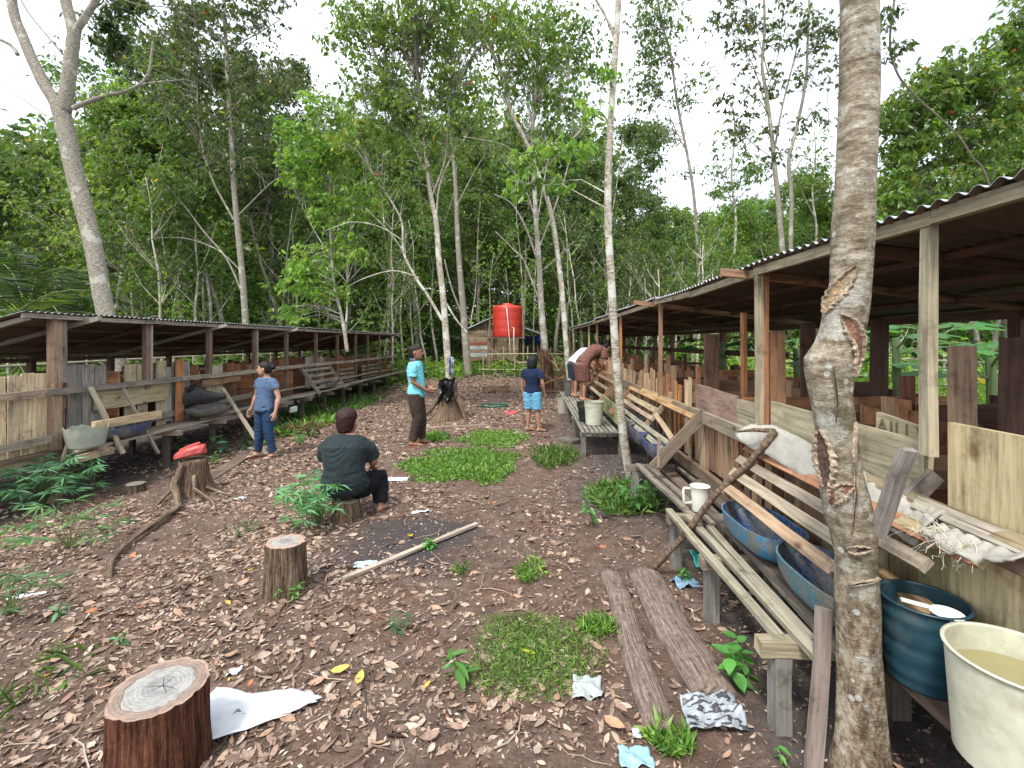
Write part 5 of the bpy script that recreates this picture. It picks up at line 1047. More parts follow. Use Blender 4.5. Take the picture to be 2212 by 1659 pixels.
for i in range(14):
    mb = MB(120+i); y = 3.2+.95*i; mb.tube([(6.02, y, -.1), (6.02, y+.05, 1.55)], .016, 5, (.42, .38, .28)); mb.build('picket', M['paint'], bf3)
# ================================================================ PEOPLE
def bake(o, voxel, smooth_it, wr=0, wscale=9, keep=True, seed=0):
    """merge overlapping closed tubes into one continuous skin, relax it, add folds"""
    m = o.modifiers.new('r', 'REMESH'); m.mode = 'VOXEL'; m.voxel_size = voxel
    s = o.modifiers.new('s', 'SMOOTH'); s.iterations = smooth_it; s.factor = .5
    dg = bpy.context.evaluated_depsgraph_get(); me = bpy.data.meshes.new_from_object(o.evaluated_get(dg)); col = o.data.color_attributes[0].data[0].color[:]
    mat = o.data.materials[0]; o.modifiers.clear(); o.data = me; me.materials.clear(); me.materials.append(mat)
    for a in list(me.color_attributes): me.color_attributes.remove(a)
    ca = me.color_attributes.new('Col', 'FLOAT_COLOR', 'POINT'); ca.data.foreach_set('color', np.tile(np.array(col, dtype=np.float32), len(me.vertices)))
    if wr:
        n = len(me.vertices); co = np.zeros(n*3); me.vertices.foreach_get('co', co); no = np.zeros(n*3); me.vertex_normals.foreach_get('vector', no); co = co.reshape(-1, 3); no = no.reshape(-1, 3)
        for i in range(n):
            p = V(co[i]); h = noise.noise(V((p.x*wscale+seed, p.y*wscale, p.z*wscale*2.2+4*noise.noise(p*3))))
            h = 1-abs(h)*3; co[i] += no[i]*wr*h*.6
        me.vertices.foreach_set('co', co.ravel().astype(np.float32))
    me.polygons.foreach_set('use_smooth', [True]*len(me.polygons)); me.update(); return o
def human(name, label, base, face, H, P, look, skin=(.30, .155, .095)):
    """P: joints in units of H, x to the right, y forward, z up; look: clothing"""
    base = V(base); face = V((face[0], face[1], 0)).normalized(); rgt = V((face.y, -face.x, 0))
    def T(p): return base+(rgt*p[0]+face*p[1]+V((0, 0, p[2])))*H
    def D(p): return (rgt*p[0]+face*p[1]+V((0, 0, p[2])))
    t = thing(name, label, 'person', base)
    sp_ = [V(q) for q in P['spine']]
    def spine(s):
        f = s*(len(sp_)-1); i = min(int(f), len(sp_)-2); q = f-i; p0 = sp_[max(i-1, 0)]; p1 = sp_[i]; p2 = sp_[i+1]; p3 = sp_[min(i+2, len(sp_)-1)]
        return .5*((2*p1)+(p2-p0)*q+(2*p0-5*p1+4*p2-p3)*q*q+(3*p1-p0-3*p2+p3)*q**3)
    fat = P.get('fat', 1.0); tw = P.get('twist', 0)
    prof = [(-.09, .045, .045, 0), (-.04, .082, .062, -.004), (.0, .097, .072, -.008), (.10, .099, .075, -.008), (.22, .092, .066, 0), (.38, .080, .058, .004), (.55, .086, .064, .006), (.72, .098, .068, .006), (.83, .100, .060, 0), (.90, .086, .052, -.004), (.95, .062, .044, -.004), (.99, .040, .036, -.002)]
    def torso(mb, grow, col, s0=-1, s1=2, flare=0, belly=0):
        rings = []
        for s, w, d, off in prof:
            if s < s0 or s > s1: continue
            c = spine(max(0, min(1, s))); tan = (spine(min(1, max(0, s)+.04))-spine(max(0, min(1, s)-.04))).normalized()
            if s < 0: c = c+tan*s*.33
            a = V((1, 0, 0)); ang = tw*max(0, s); a = V((math.cos(ang), math.sin(ang), 0)); dep = tan.cross(a)*-1; dep.normalize(); f = fat if .05 < s < .8 else (1+(fat-1)*.7)
            bb = 1+belly*math.exp(-((s-.3)/.22)**2)
            g2 = grow*(1+flare*max(0, .35-s)*2)
            rings.append((T(c+dep*off), D(a)*(w*f+g2)*H, D(dep)*(d*f*bb+g2)*H))
        mb.loft(rings, 22, col)
    def limb(mb, pts, radii, col, n=12): mb.tube([T(p) for p in pts], [r_*H for r_ in radii], n, col)
    def mid(a, b, q): return V(a).lerp(V(b), q)
    sk = skin; body = MB(1); torso(body, -.004, sk)
    nb = spine(1.0); hd = V(P['head']); hf = V(P['hf']).normalized(); hu = V(P.get('hu', (0, 0, 1))).normalized(); hf = (hf-hu*hf.dot(hu)).normalized(); hr = hf.cross(hu)
    limb(body, [nb-V((0, 0, .02)), nb, hd-hu*.05-hf*.012], [.040, .033, .032], sk)
    Hh = P.get('hs', .142)
    def hp(x, y, z): return hd+(hr*x+hf*y+hu*z)*Hh
    hrings = [(-.50, .13, .22, .13), (-.42, .24, .16, .25), (-.28, .32, .08, .37), (-.10, .355, .02, .43), (.08, .37, 0, .455), (.25, .365, -.02, .46), (.38, .31, -.03, .39), (.46, .20, -.03, .26), (.50, .07, -.03, .09)]
    body.loft([(T(hp(0, cy, z)), D(hr)*w*Hh*H, D(hf)*d*Hh*H) for z, w, cy, d in hrings], 20, sk)
    body.loft([(T(hp(0, .42, .06)), D(hr)*.03*Hh*H, D(hf)*.05*Hh*H), (T(hp(0, .455, -.05)), D(hr)*.05*Hh*H, D(hf)*.09*Hh*H), (T(hp(0, .47, -.13)), D(hr)*.09*Hh*H, D(hf)*.10*Hh*H), (T(hp(0, .42, -.18)), D(hr)*.06*Hh*H, D(hf)*.05*Hh*H)], 10, sk)
    body.ball(T(hp(0, .41, -.29)), (.10*Hh*H, .06*Hh*H, .045*Hh*H), 10, sk, (D(hr), D(hf), D(hu)))
    for s in (-1, 1):
        body.ball(T(hp(.385*s, -.03, -.03)), (.05*Hh*H, .09*Hh*H, .14*Hh*H), 10, sk, (D(hr), D(hf), D(hu)))
    fl = P.get('arm', 1.0)
    for s, k in ((1, 'R'), (-1, 'L')):
        sh, el, wr = V(P['sh'+k]), V(P['el'+k]), V(P['wr'+k])
        limb(body, [mid(sh, spine(.84), .5), sh, mid(sh, el, .35), mid(sh, el, .7), el, mid(el, wr, .3), mid(el, wr, .75), wr], [.016, .019*fl, .023*fl, .024*fl, .021*fl, .023*fl, .017, .0145], sk)
        hdv = V(P.get('hand'+k, wr-el)).normalized(); pn = V(P.get('palm'+k, (-s, 0, 0))); pn = (pn-hdv*pn.dot(hdv)).normalized(); la = hdv.cross(pn)*-1
        thumb_side = V(P.get('thumb'+k, (0, 1, 0))); la = la if la.dot(thumb_side) > 0 else -la
        body.loft([(T(wr+hdv*q), D(la)*w*H, D(pn)*d*H) for q, w, d in ((-.008, .014, .012), (.012, .019, .012), (.032, .0235, .0115), (.052, .023, .010), (.057, .02, .008))], 14, sk)
        cu = P.get('curl'+k, .35)
        for j, (o_, L) in enumerate(((.0175, .040), (.006, .045), (-.006, .042), (-.017, .033))):
            p = wr+hdv*.053+la*o_; d = (hdv+la*o_*4).normalized(); pts = [p]; rr = [.0060]
            for q in range(3):
                ang = cu*(.5+.35*q+.12*j); d = (d*math.cos(ang)+pn*math.sin(ang)).normalized(); pts.append(pts[-1]+d*L*(.42, .33, .25)[q]); rr.append((.0056, .0052, .0042)[q])
            limb(body, pts, rr, sk, 8)
        p = wr+hdv*.010+la*.014; d = (hdv*.75+la*.75+pn*.25).normalized(); q2 = p+d*.022; q3 = q2+(hdv*.9+la*.25+pn*.35).normalized()*.018; limb(body, [p, q2, q3, q3+(hdv+pn*.5).normalized()*.012], [.0085, .0075, .0065, .005], sk, 8)
    for s, k in ((1, 'R'), (-1, 'L')):
        hp_, kn, an = V(P['hip'+k]), V(P['kn'+k]), V(P['an'+k]); fd = V(P.get('foot'+k, (0.15*s, 1, 0))); fd.z = 0; fd.normalize(); fs = V((fd.y, -fd.x, 0))
        cd = (an-kn).normalized(); back = V((0, -1, 0))
        limb(body, [hp_, mid(hp_, kn, .4), mid(hp_, kn, .8), kn, mid(kn, an, .25), mid(kn, an, .55), mid(kn, an, .85), an], [.055, .050, .037, .032, .034, .028, .020, .019], sk)
        gr = an.z-.045
        body.loft([(T(an+fd*q+V((0, 0, z-.045))), D(fs)*w*H, V((0, 0, d*H))) for q, z, w, d in ((-.035, .020, .008, .010), (-.028, .022, .020, .020), (-.008, .026, .022, .024), (.02, .026, .023, .024), (.05, .018, .026, .016), (.075, .014, .028, .012), (.095, .012, .025, .010), (.108, .010, .012, .006))], 16, sk)
        for j in range(5): limb(body, [an+fd*(.088-.004*j)+fs*(s*-1)*(.020-.010*j)+V((0, 0, -.034)), an+fd*(.117-.008*j)+fs*(s*-1)*(.021-.0105*j)+V((0, 0, -.037))], [.0075 if j == 0 else .0055, .006 if j == 0 else .004], sk, 7)
    bake(body.build('body', M['skin'], t), .0042*H, 3)
    # ---- clothing
    for c in look:
        kind = c['kind']; mb = MB(2); col = c['col']
        if kind in ('shirt', 'dress'):
            torso(mb, c.get('grow', .010), col, c.get('from', -.02), .95, c.get('flare', .0), c.get('belly', 0))
            for s, k in ((1, 'R'), (-1, 'L')):
                sh, el = V(P['sh'+k]), V(P['el'+k]); L = c.get('sleeve', .6); lo = c.get('loose', 1.0)
                dn = V((0, 0, -.010*fl)) if P.get('upright', 1) else V((0, 0, 0)); limb(mb, [mid(sh, spine(.84), .6)+dn, mid(sh, spine(.84), .25)+dn, sh+dn*1.5, mid(sh, el, L*.35), mid(sh, el, L*.7), mid(sh, el, L)], [.030*fl, .034*fl, .034*fl, .037*lo*fl, .038*lo*fl, .040*lo*fl], col, 14)
            if kind == 'dress':
                hc = (V(P['hipR'])+V(P['hipL']))/2; kc = (V(P['knR'])+V(P['knL']))/2; pts = [spine(.12), hc, mid(hc, kc, .5), mid(hc, kc, c.get('len', 1.0))]; ex = V((1, 0, 0))
                rings = [(T(p), D(ex)*w*H*fat, D(V((0, 1, 0)))*d*H*fat) for p, w, d in zip(pts, (.105, .118, .115, .112), (.082, .092, .088, .085))]; mb.loft(rings, 22, col)
            mat = c.get('mat', 'cloth'); o = mb.build(c.get('name', 'shirt'), M[mat], t); bake(o, .0062*H, 4, c.get('wr', .004), c.get('ws', 9), seed=c.get('seed', 1))
        elif kind == 'trousers':
            torso(mb, .010, col, -.1, c.get('top', .22))
            for s, k in ((1, 'R'), (-1, 'L')):
                hp_, kn, an = V(P['hip'+k]), V(P['kn'+k]), V(P['an'+k]); Lg = c.get('len', 1.0); lo = c.get('loose', 1.0)
                pts = [hp_+V((0, 0, .02)), mid(hp_, kn, .35), mid(hp_, kn, .75), kn]; rr = [.062*lo, .060*lo, .050*lo, .045*lo]
                if Lg > 1: pts += [mid(kn, an, .35), mid(kn, an, .7), mid(kn, an, .93)]; rr += [.043*lo, .038*lo, .037*lo]
                else: pts[-1] = mid(hp_, kn, Lg); rr[-1] = .054*lo; rr[-2] = .056*lo
                limb(mb, pts, rr, col, 14)
            o = mb.build(c.get('name', 'trousers'), M[c.get('mat', 'cloth')], t); bake(o, .0062*H, 3, c.get('wr', .004), 8, seed=5)
        elif kind == 'skirt':
            hc = (V(P['hipR'])+V(P['hipL']))/2; kc = (V(P['knR'])+V(P['knL']))/2
            rings = [(T(p), D(V((1, 0, 0)))*w*H, D(V((0, 1, 0)))*d*H) for p, w, d in zip([spine(.15), hc, mid(hc, kc, .5), mid(hc, kc, 1.0)], (.100, .112, .115, .118), (.08, .09, .09, .09))]; mb.loft(rings, 22, col); bake(mb.build('skirt', M['cloth'], t), .008, 3, .003)
        elif kind == 'hair':
            sty = c['style']; gh = c.get('grow', .03)
            if sty == 'short': rr = [(-.40, .20, -.20, .17), (-.30, .29, -.19, .26), (-.08, .345, -.13, .36), (.08, .375, -.085, .42), (.24, .385, -.04, .47), (.38, .335, -.03, .425), (.47, .23, -.03, .30), (.53, .08, -.03, .11)]
            elif sty == 'bun': rr = [(-.34, .20, -.20, .22), (-.18, .345, -.14, .34), (.0, .395, -.12, .40), (.16, .405, -.07, .45), (.30, .375, -.03, .46), (.42, .29, -.03, .37), (.52, .15, -.03, .20), (.55, .04, -.03, .06)]
            else: rr = [(-.60, .33, -.16, .32), (-.5, .43, -.12, .42), (-.25, .475, -.10, .46), (.0, .485, -.08, .48), (.2, .475, -.04, .51), (.36, .40, -.03, .45), (.48, .27, -.03, .32), (.57, .08, -.03, .11)]
            mb.loft([(T(hp(0, cy, z)), D(hr)*w*Hh*H, D(hf)*d*Hh*H) for z, w, cy, d in rr], 26, col)
            if sty == 'bun':
                mb.ball(T(hp(0, -.56, .12)), (.20*Hh*H, .20*Hh*H, .22*Hh*H), 14, col); mb.tube([T(hp(0, -.55, .15)), T(hp(.05, -.66, .20)), T(hp(.1, -.70, .12))], [.1*Hh*H, .07*Hh*H, .02*Hh*H], 8, col)
            o = mb.build('hair', M['hair'], t); bake(o, .005*H, 2, .005, 24)
            if c.get('clip'): k_ = MB(8); k_.ball(T(hp(0, -.50, .42)), .08*Hh*H, 8, (.5, .1, .15)); k_.build('hair_clip', M['plastic_clean'], t, smooth=True)
        elif kind == 'sandals':
            for s, k in ((1, 'R'), (-1, 'L')):
                an = V(P['an'+k]); fd = V(P.get('foot'+k, (0.15*s, 1, 0))); fd.z = 0; fd.normalize(); fs = V((fd.y, -fd.x, 0)); sm = MB(7); out = []
                for zz in (-.052, -.044): out.append([T(an+fd*(.042+.084*math.cos(6.283*j/20))+fs*(.029*math.sin(6.283*j/20)*(1+.12*math.cos(6.283*j/20)))+V((0, 0, zz))) for j in range(20)])
                sm.ring_strip(out, col); so_ = sm.build('sandal', M['plastic_clean'], t)
                sm = MB(7)
                for sg in (-1, 1): sm.tube([T(an+fd*.095+V((0, 0, -.030))), T(an+fd*.06+fs*.02*sg+V((0, 0, -.012))), T(an+fd*.02+fs*.029*sg+V((0, 0, -.036)))], .0028*H, 6, c.get('strap', (.02, .02, .02)))
                sm.build('strap', M['plastic_clean'], so_)
        elif kind == 'collar':
            c1 = spine(.985); mb.tube([T(c1+V((math.cos(a)*.040, math.sin(a)*.040+.004, .006-.012*math.sin(a)))) for a in [6.283*j/18 for j in range(19)]], .0085*H, 8, col); mb.build('collar', M['cloth'], t, smooth=True)
            if c.get('placket'): m3 = MB(3); m3.tube([T(spine(q)+V((0, .082-.02*(q > .9), 0))) for q in (.95, .85, .7)], .008*H, 6, col); m3.build('placket', M['cloth'], t, smooth=True)
        elif kind == 'label':
            c1 = spine(.93); mb.board(T(c1+V((-.052, -.060, .004))), T(c1+V((-.004, -.060, .004))), .028*H, .003, col=col, jit=0); mb.build('neck_print', M['cloth'], t)
    # ---- face
    e = MB(9)
    for s in (-1, 1): e.ball(T(hp(.15*s, .395, .005)), (.055*Hh*H, .03*Hh*H, .03*Hh*H), 8, (.55, .5, .46), (D(hr), D(hf), D(hu))); e.ball(T(hp(.15*s, .425, .005)), .022*Hh*H, 8, (.02, .012, .01))
    eo = e.build('eyes', M['plastic_clean'], t, smooth=True)
    e = MB(10)
    for s in (-1, 1): e.tube([T(hp(.06*s, .435, .085)), T(hp(.15*s, .435, .105)), T(hp(.24*s, .37, .085))], .014*Hh*H, 5, (.02, .015, .012))
    e.build('eyebrows', M['hair'], t, smooth=True)
    e = MB(11); e.ball(T(hp(0, .455, -.285)), (.085*Hh*H, .03*Hh*H, .022*Hh*H), 8, (.22, .07, .06), (D(hr), D(hf), D(hu))); e.build('lips', M['skin'], t, smooth=True)
    return t
ST = dict(spine=[(0, 0, .50), (0, .012, .60), (0, .004, .72), (0, -.01, .845)], head=(0, .012, .925), hf=(0, 1, 0),
          hipR=(.052, 0, .50), hipL=(-.052, 0, .50), knR=(.058, .012, .28), knL=(-.058, .012, .28), anR=(.062, -.012, .050), anL=(-.062, -.012, .050),
          shR=(.108, -.006, .810), shL=(-.108, -.006, .810), elR=(.142, -.02, .635), elL=(-.142, -.02, .635), wrR=(.145, .03, .490), wrL=(-.145, .03, .490))
def pose(**k): d = dict(ST); d.update(k); return d
def sized(px, pyf, pyh):
    p = PG(px, pyf); r3 = ray(px, pyf); tt = (p-CAMP).length/r3.length; return p, (pyf-pyh)/1000*tt
# woman in blue, looking left
p, H = sized(574, 989, 781)
human('person', 'woman in heather blue t-shirt and blue jeans standing with head turned left', p, (-.42, -.90), H,
      pose(hf=(.85, .62, -.05), fat=1.13, arm=1.15, knR=(.075, .02, .28), anR=(.105, .012, .05), knL=(-.06, .012, .28), anL=(-.075, -.03, .05), elR=(.165, -.01, .64), wrR=(.195, .03, .50), elL=(-.162, -.03, .63), wrL=(-.168, .012, .485), footR=(.5, 1, 0), footL=(-.1, 1, 0), hipR=(.056, 0, .5), hipL=(-.056, 0, .5)),
      [dict(kind='shirt', col=(.075, .115, .19), grow=.010, sleeve=.50, belly=.10, wr=.0065, name='t_shirt'), dict(kind='trousers', col=(.022, .048, .105), len=2, loose=1.05, mat='denim', wr=.006, name='jeans'), dict(kind='hair', col=(.012, .010, .010), style='bun'), dict(kind='sandals', col=(.16, .08, .06), strap=(.02, .015, .015))], (.42, .24, .165))
# man in cyan polo, profile to the right
p, H = sized(897, 962, 745)
human('person', 'man in cyan polo shirt and dark brown trousers standing in profile facing right', p, (.97, .12), H,
      pose(spine=[(0, 0, .50), (0, .02, .60), (0, .006, .72), (0, -.014, .845)], head=(0, .004, .925), elR=(.125, -.01, .64), wrR=(.07, .115, .555), elL=(-.12, .0, .64), wrL=(-.045, .125, .575), handR=(-.3, .85, -.45), handL=(.25, .85, -.3), palmR=(-.6, 0, .6), palmL=(.4, 0, .8), knR=(.05, .03, .28), anR=(.055, -.02, .05), knL=(-.055, .055, .28), anL=(-.07, .05, .05)),
      [dict(kind='shirt', col=(.16, .48, .55), grow=.014, sleeve=.72, loose=1.12, wr=.006, belly=.12, name='polo_shirt', **{'from': .0}), dict(kind='collar', col=(.03, .15, .22), placket=1), dict(kind='trousers', col=(.050, .034, .028), len=2, loose=1.16, wr=.006, top=.2), dict(kind='hair', col=(.016, .013, .012), style='short'), dict(kind='sandals', col=(.30, .12, .07), strap=(.3, .12, .08))], (.27, .125, .075))
# girl with bobbed hair seen from behind
p, H = sized(1150, 932, 768)
human('person', 'girl with black bobbed hair, navy t-shirt and light blue shorts seen from behind', p, (.36, .93), H,
      pose(hf=(.1, 1, 0), fat=1.0, knR=(.07, .01, .28), anR=(.092, .0, .05), knL=(-.055, .02, .28), anL=(-.068, .0, .05), footR=(.75, .7, 0), footL=(.65, .7, 0), elR=(.15, -.02, .64), wrR=(.165, .035, .50), elL=(-.14, -.01, .64), wrL=(-.14, .02, .49), head=(0, .006, .915)),
      [dict(kind='shirt', col=(.013, .020, .050), grow=.016, sleeve=.62, loose=1.15, wr=.004, name='t_shirt', **{'from': -.0}), dict(kind='trousers', col=(.13, .34, .50), len=.92, loose=1.16, wr=.006, name='shorts'), dict(kind='hair', col=(.010, .010, .012), style='bob')], (.36, .19, .12))
# person sitting on the log, back to the camera
p = V((-1.80, 4.38, gz(-1.80, 4.38))); H = 1.44
z0 = (.195+.06)/H
human('person', 'heavy person with reddish hair in dark grey t-shirt sitting on a log, back turned', p, (-.10, .99), H,
      dict(spine=[(0, -.0, z0+.02), (0, -.022, z0+.14), (0, .0, z0+.27), (0, .035, z0+.385)], head=(-.004, .055, z0+.462), hf=(.10, 1, -.15), hs=.178, fat=1.48, arm=1.35, twist=0,
           hipR=(.06, .02, z0+.01), hipL=(-.06, .02, z0+.01), knR=(.185, .185, .225), knL=(-.07, .23, .25), anR=(.21, .11, .050), anL=(-.08, .19, .05), footR=(.6, 1, 0), footL=(-.1, 1, 0),
           shR=(.128, .02, z0+.322), shL=(-.128, .02, z0+.322), elR=(.165, .09, z0+.185), elL=(-.160, .10, z0+.185), wrR=(.135, .19, .300), wrL=(-.11, .2, .30), handR=(.1, .6, -.6), handL=(.1, .6, -.6), palmR=(0, -.3, -1), palmL=(0, -.3, -1), thumbR=(-1, 0, 0), thumbL=(1, 0, 0)),
      [dict(kind='shirt', col=(.020, .029, .032), grow=.014, sleeve=.78, loose=1.12, wr=.008, belly=.12, name='t_shirt', ws=7, **{'from': -.05}), dict(kind='trousers', col=(.008, .008, .010), len=2, loose=1.40, wr=.006), dict(kind='hair', col=(.030, .010, .010), style='short', grow=.05), dict(kind='sandals', col=(.16, .08, .06)), dict(kind='label', col=(.10, .12, .125))], (.38, .2, .14))
# two women bending over the trough at the far platform
_m, _t, _b = newmat('patterned_dress'); _tc = N(_t, 'ShaderNodeTexCoord'); _v = N(_t, 'ShaderNodeTexVoronoi'); _v.inputs['Scale'].default_value = 40; _v.inputs['Randomness'].default_value = .25; _t.links.new(_tc.outputs['Object'], _v.inputs['Vector'])
_x = ramp(_t, _v.outputs[0], [(.20, (.34, .20, .15)), (.34, (.12, .045, .035))]); _t.links.new(_x, _b.inputs['Base Color']); _b.inputs['Roughness'].default_value = .9; M['dress'] = _m
_m, _t, _b = newmat('patterned_blouse'); _tc = N(_t, 'ShaderNodeTexCoord'); _v = N(_t, 'ShaderNodeTexVoronoi'); _v.inputs['Scale'].default_value = 17; _t.links.new(_tc.outputs['Object'], _v.inputs['Vector'])
_x = ramp(_t, _v.outputs[0], [(.30, (.08, .26, .45)), (.42, (.66, .74, .80))]); _t.links.new(_x, _b.inputs['Base Color']); _b.inputs['Roughness'].default_value = .9; M['blouse'] = _m
BEND = dict(spine=[(0, -.02, .50), (0, .06, .59), (0, .17, .67), (0, .285, .715)], head=(0, .375, .735), hf=(0, .75, -.65), hu=(0, .72, .70), fat=1.15, arm=1.1,
            hipR=(.052, -.02, .50), hipL=(-.052, -.02, .50), knR=(.055, .0, .28), knL=(-.055, .01, .28), anR=(.06, -.01, .050), anL=(-.06, .01, .050),
            shR=(.108, .26, .690), shL=(-.108, .26, .690), elR=(.135, .27, .51), elL=(-.135, .28, .51), wrR=(.10, .36, .40), wrL=(-.10, .36, .40), palmR=(0, -.5, -.5), palmL=(0, -.5, -.5), thumbR=(-1, 0, 0), thumbL=(1, 0, 0))
pb = PZ(1259, 866, .392); human('person', 'woman in brown patterned dress bending over the rail at the far platform', V((pb.x, pb.y, .392)), (.78, .25), 1.62, BEND,
      [dict(kind='dress', col=(.2, .1, .08), grow=.014, sleeve=.62, loose=1.2, wr=.005, mat='dress', len=1.02, name='dress'), dict(kind='hair', col=(.016, .010, .010), style='bun', clip=1)], (.40, .20, .135))
B2 = dict(BEND); B2['spine'] = [(0, -.02, .50), (0, .055, .58), (0, .155, .65), (0, .26, .70)]
human('person', 'second bending woman in white and blue blouse and dark skirt, behind the brown dress', V((pb.x-.12, pb.y+.75, .392)), (.80, .30), 1.55, B2,
      [dict(kind='shirt', col=(.5, .6, .7), grow=.014, sleeve=.62, loose=1.2, wr=.004, mat='blouse', name='blouse'), dict(kind='skirt', col=(.022, .028, .045)), dict(kind='hair', col=(.012, .010, .010), style='bun')], (.40, .20, .135))
# ================================================================ PIG looking out of the left shed
def pig():
    # head pushed out over the near trough, snout to the right
    c = PX(415, 872, -5.95); b = V((-6.35, c.y-.55, .42)); t = thing('pig', 'dark grey pig with its head poking out of the left shed over the blackish trough', 'pig', b)
    f = V((.92, .40, 0)).normalized(); s = V((f.y, -f.x, 0)); u = V((0, 0, 1)); hd = V((-5.60, 7.42, .70)); mb = MB(1); g_ = (.035, .034, .036)
    def R(p, w, h): return (p, s*w, u*h)
    base = V((hd.x, hd.y, .74))
    mb.loft([R(base-f*1.45+V((0, 0, -.08)), .05, .06), R(base-f*1.38+V((0, 0, -.08)), .16, .18), R(base-f*1.15+V((0, 0, -.10)), .22, .25), R(base-f*.8+V((0, 0, -.12)), .24, .28), R(base-f*.45+V((0, 0, -.08)), .21, .25), R(base-f*.22+V((0, 0, -.0)), .17, .20), R(base-f*.05+V((0, 0, .05)), .145, .165), R(base+f*.10+V((0, 0, .06)), .115, .135), R(base+f*.22+V((0, 0, .045)), .08, .095), R(base+f*.34+V((0, 0, .04)), .058, .066), R(base+f*.42+V((0, 0, .045)), .052, .056), R(base+f*.44+V((0, 0, .045)), .058, .060), R(base+f*.455+V((0, 0, .045)), .052, .054)], 20, g_)
    mb.loft([(base+f*.08+V((0, 0, -.04)), s*.07, u*.05), (base+f*.22+V((0, 0, -.045)), s*.05, u*.035), (base+f*.36+V((0, 0, -.02)), s*.03, u*.02)], 12, g_)
    for q in (-1.2, -.5):
        for sg in (-1, 1): l = base+f*q+s*.13*sg; mb.tube([l+V((0, 0, -.1)), l+V((0, 0, -.24))+f*(.03 if q < -1 else 0), V((l.x, l.y, .56))-f*(.03 if q < -1 else 0), V((l.x, l.y, .515))], [.085, .06, .038, .042], 10, g_)
    mb.tube([base-f*1.45, base-f*1.52+V((0, 0, -.08)), base-f*1.53+V((0, 0, -.2))], [.02, .014, .008], 6, g_)
    bake(mb.build('body', M['pig'], t), .010, 3)
    for sg in (-1, 1):
        e = MB(2); p = base-f*.02+s*.11*sg+V((0, 0, .15)); a = (f*.2+s*.35*sg+u*.8).normalized(); w = f*.6+s*.5*sg*-1; w.normalize()
        e.loft([(p-a*.02, w*.05, s*.012), (p+a*.05, w*.055, s*.010), (p+a*.11, w*.035, s*.008), (p+a*.15+f*.02, w*.006, s*.004)], 10, (.03, .026, .028)); e.build('ear', M['pig'], t, smooth=True)
        e = MB(3); e.ball(base+f*.13+s*.10*sg+V((0, 0, .105)), .012, 8, (.004, .004, .004)); e.build('eye', M['plastic_clean'], t, smooth=True)
    e = MB(4); e.lathe([(.001, 0), (.046, 0), (.050, .004), (.001, .006)], (0, 0, 0), 16, (.10, .065, .062)); mr = Matrix.Translation(base+f*.455+V((0, 0, .045))) @ f.to_track_quat('Z', 'Y').to_matrix().to_4x4(); e.v = [tuple(mr @ V(q)) for q in e.v]
    for sg in (-1, 1): e.ball(base+f*.462+s*.017*sg+V((0, 0, .045)), .010, 8, (.01, .006, .006))
    e.build('snout', M['pig'], t, smooth=True)
M['pig'] = mat_vcol('pig_hide', .75, .3, 50, .45, .003)
pig()
# ================================================================ TREES
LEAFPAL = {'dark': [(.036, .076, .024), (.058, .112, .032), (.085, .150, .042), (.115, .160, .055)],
           'mid': [(.052, .105, .026), (.085, .160, .034), (.120, .205, .042), (.145, .205, .06)],
           'bright': [(.10, .20, .035), (.14, .26, .045), (.19, .31, .065), (.075, .16, .03)],
           'dusky': [(.036, .062, .026), (.055, .088, .035), (.075, .108, .048), (.095, .11, .055)]}
def clumps(C, sig, nper, size, pal, rg, droop=.75, ratio=.42, flatz=.6, red=0):
    """C: clump centres Kx3, sig: scalar or K"""
    C = np.asarray(C, dtype=float); K = len(C); sig = np.broadcast_to(np.asarray(sig, dtype=float), (K,))
    c = np.repeat(C, nper, 0)+rg.normal(size=(K*nper, 3))*np.repeat(sig, nper)[:, None]*np.array([1, 1, flatz])
    # leaves sit in little whorls of three to five round a twig tip
    wh = rg.integers(3, 6); idx = (np.arange(K*nper)//wh)*wh; idx = np.minimum(idx, K*nper-1); c = c[idx]+rg.normal(size=(K*nper, 3))*size*.12
    out = rg.normal(size=(K*nper, 3))*np.array([1, 1, .35]); d = norm(norm(out)*(1-droop*.45)+np.array([0, 0, -droop])*rg.uniform(.3, 1.3, (K*nper, 1)))
    L = size*rg.uniform(.6, 1.3, K*nper)
    v, f = leaf_arrays(c, d, L, rg.uniform(ratio*.8, ratio*1.2, K*nper), fold=.3)
    p = np.array(LEAFPAL[pal]); cl = p[rg.integers(0, 4, K)]; col = np.repeat(cl, nper, 0)*.55+p[rg.integers(0, 4, K*nper)]*.45
    col = col*rg.uniform(.75, 1.3, (K*nper, 1))
    y = rg.random(K*nper); col[y < .012] = (.35, .30, .04); col[y > 1-red] = (.30, .06, .03)
    return v, f, np.repeat(col, 4, 0)
def merge(parts):
    vs, fs, cs = [], [], []; o = 0
    for v, f, c in parts: vs.append(v); fs.append(f+o); cs.append(c); o += len(v)
    return np.concatenate(vs), np.concatenate(fs), np.concatenate(cs)
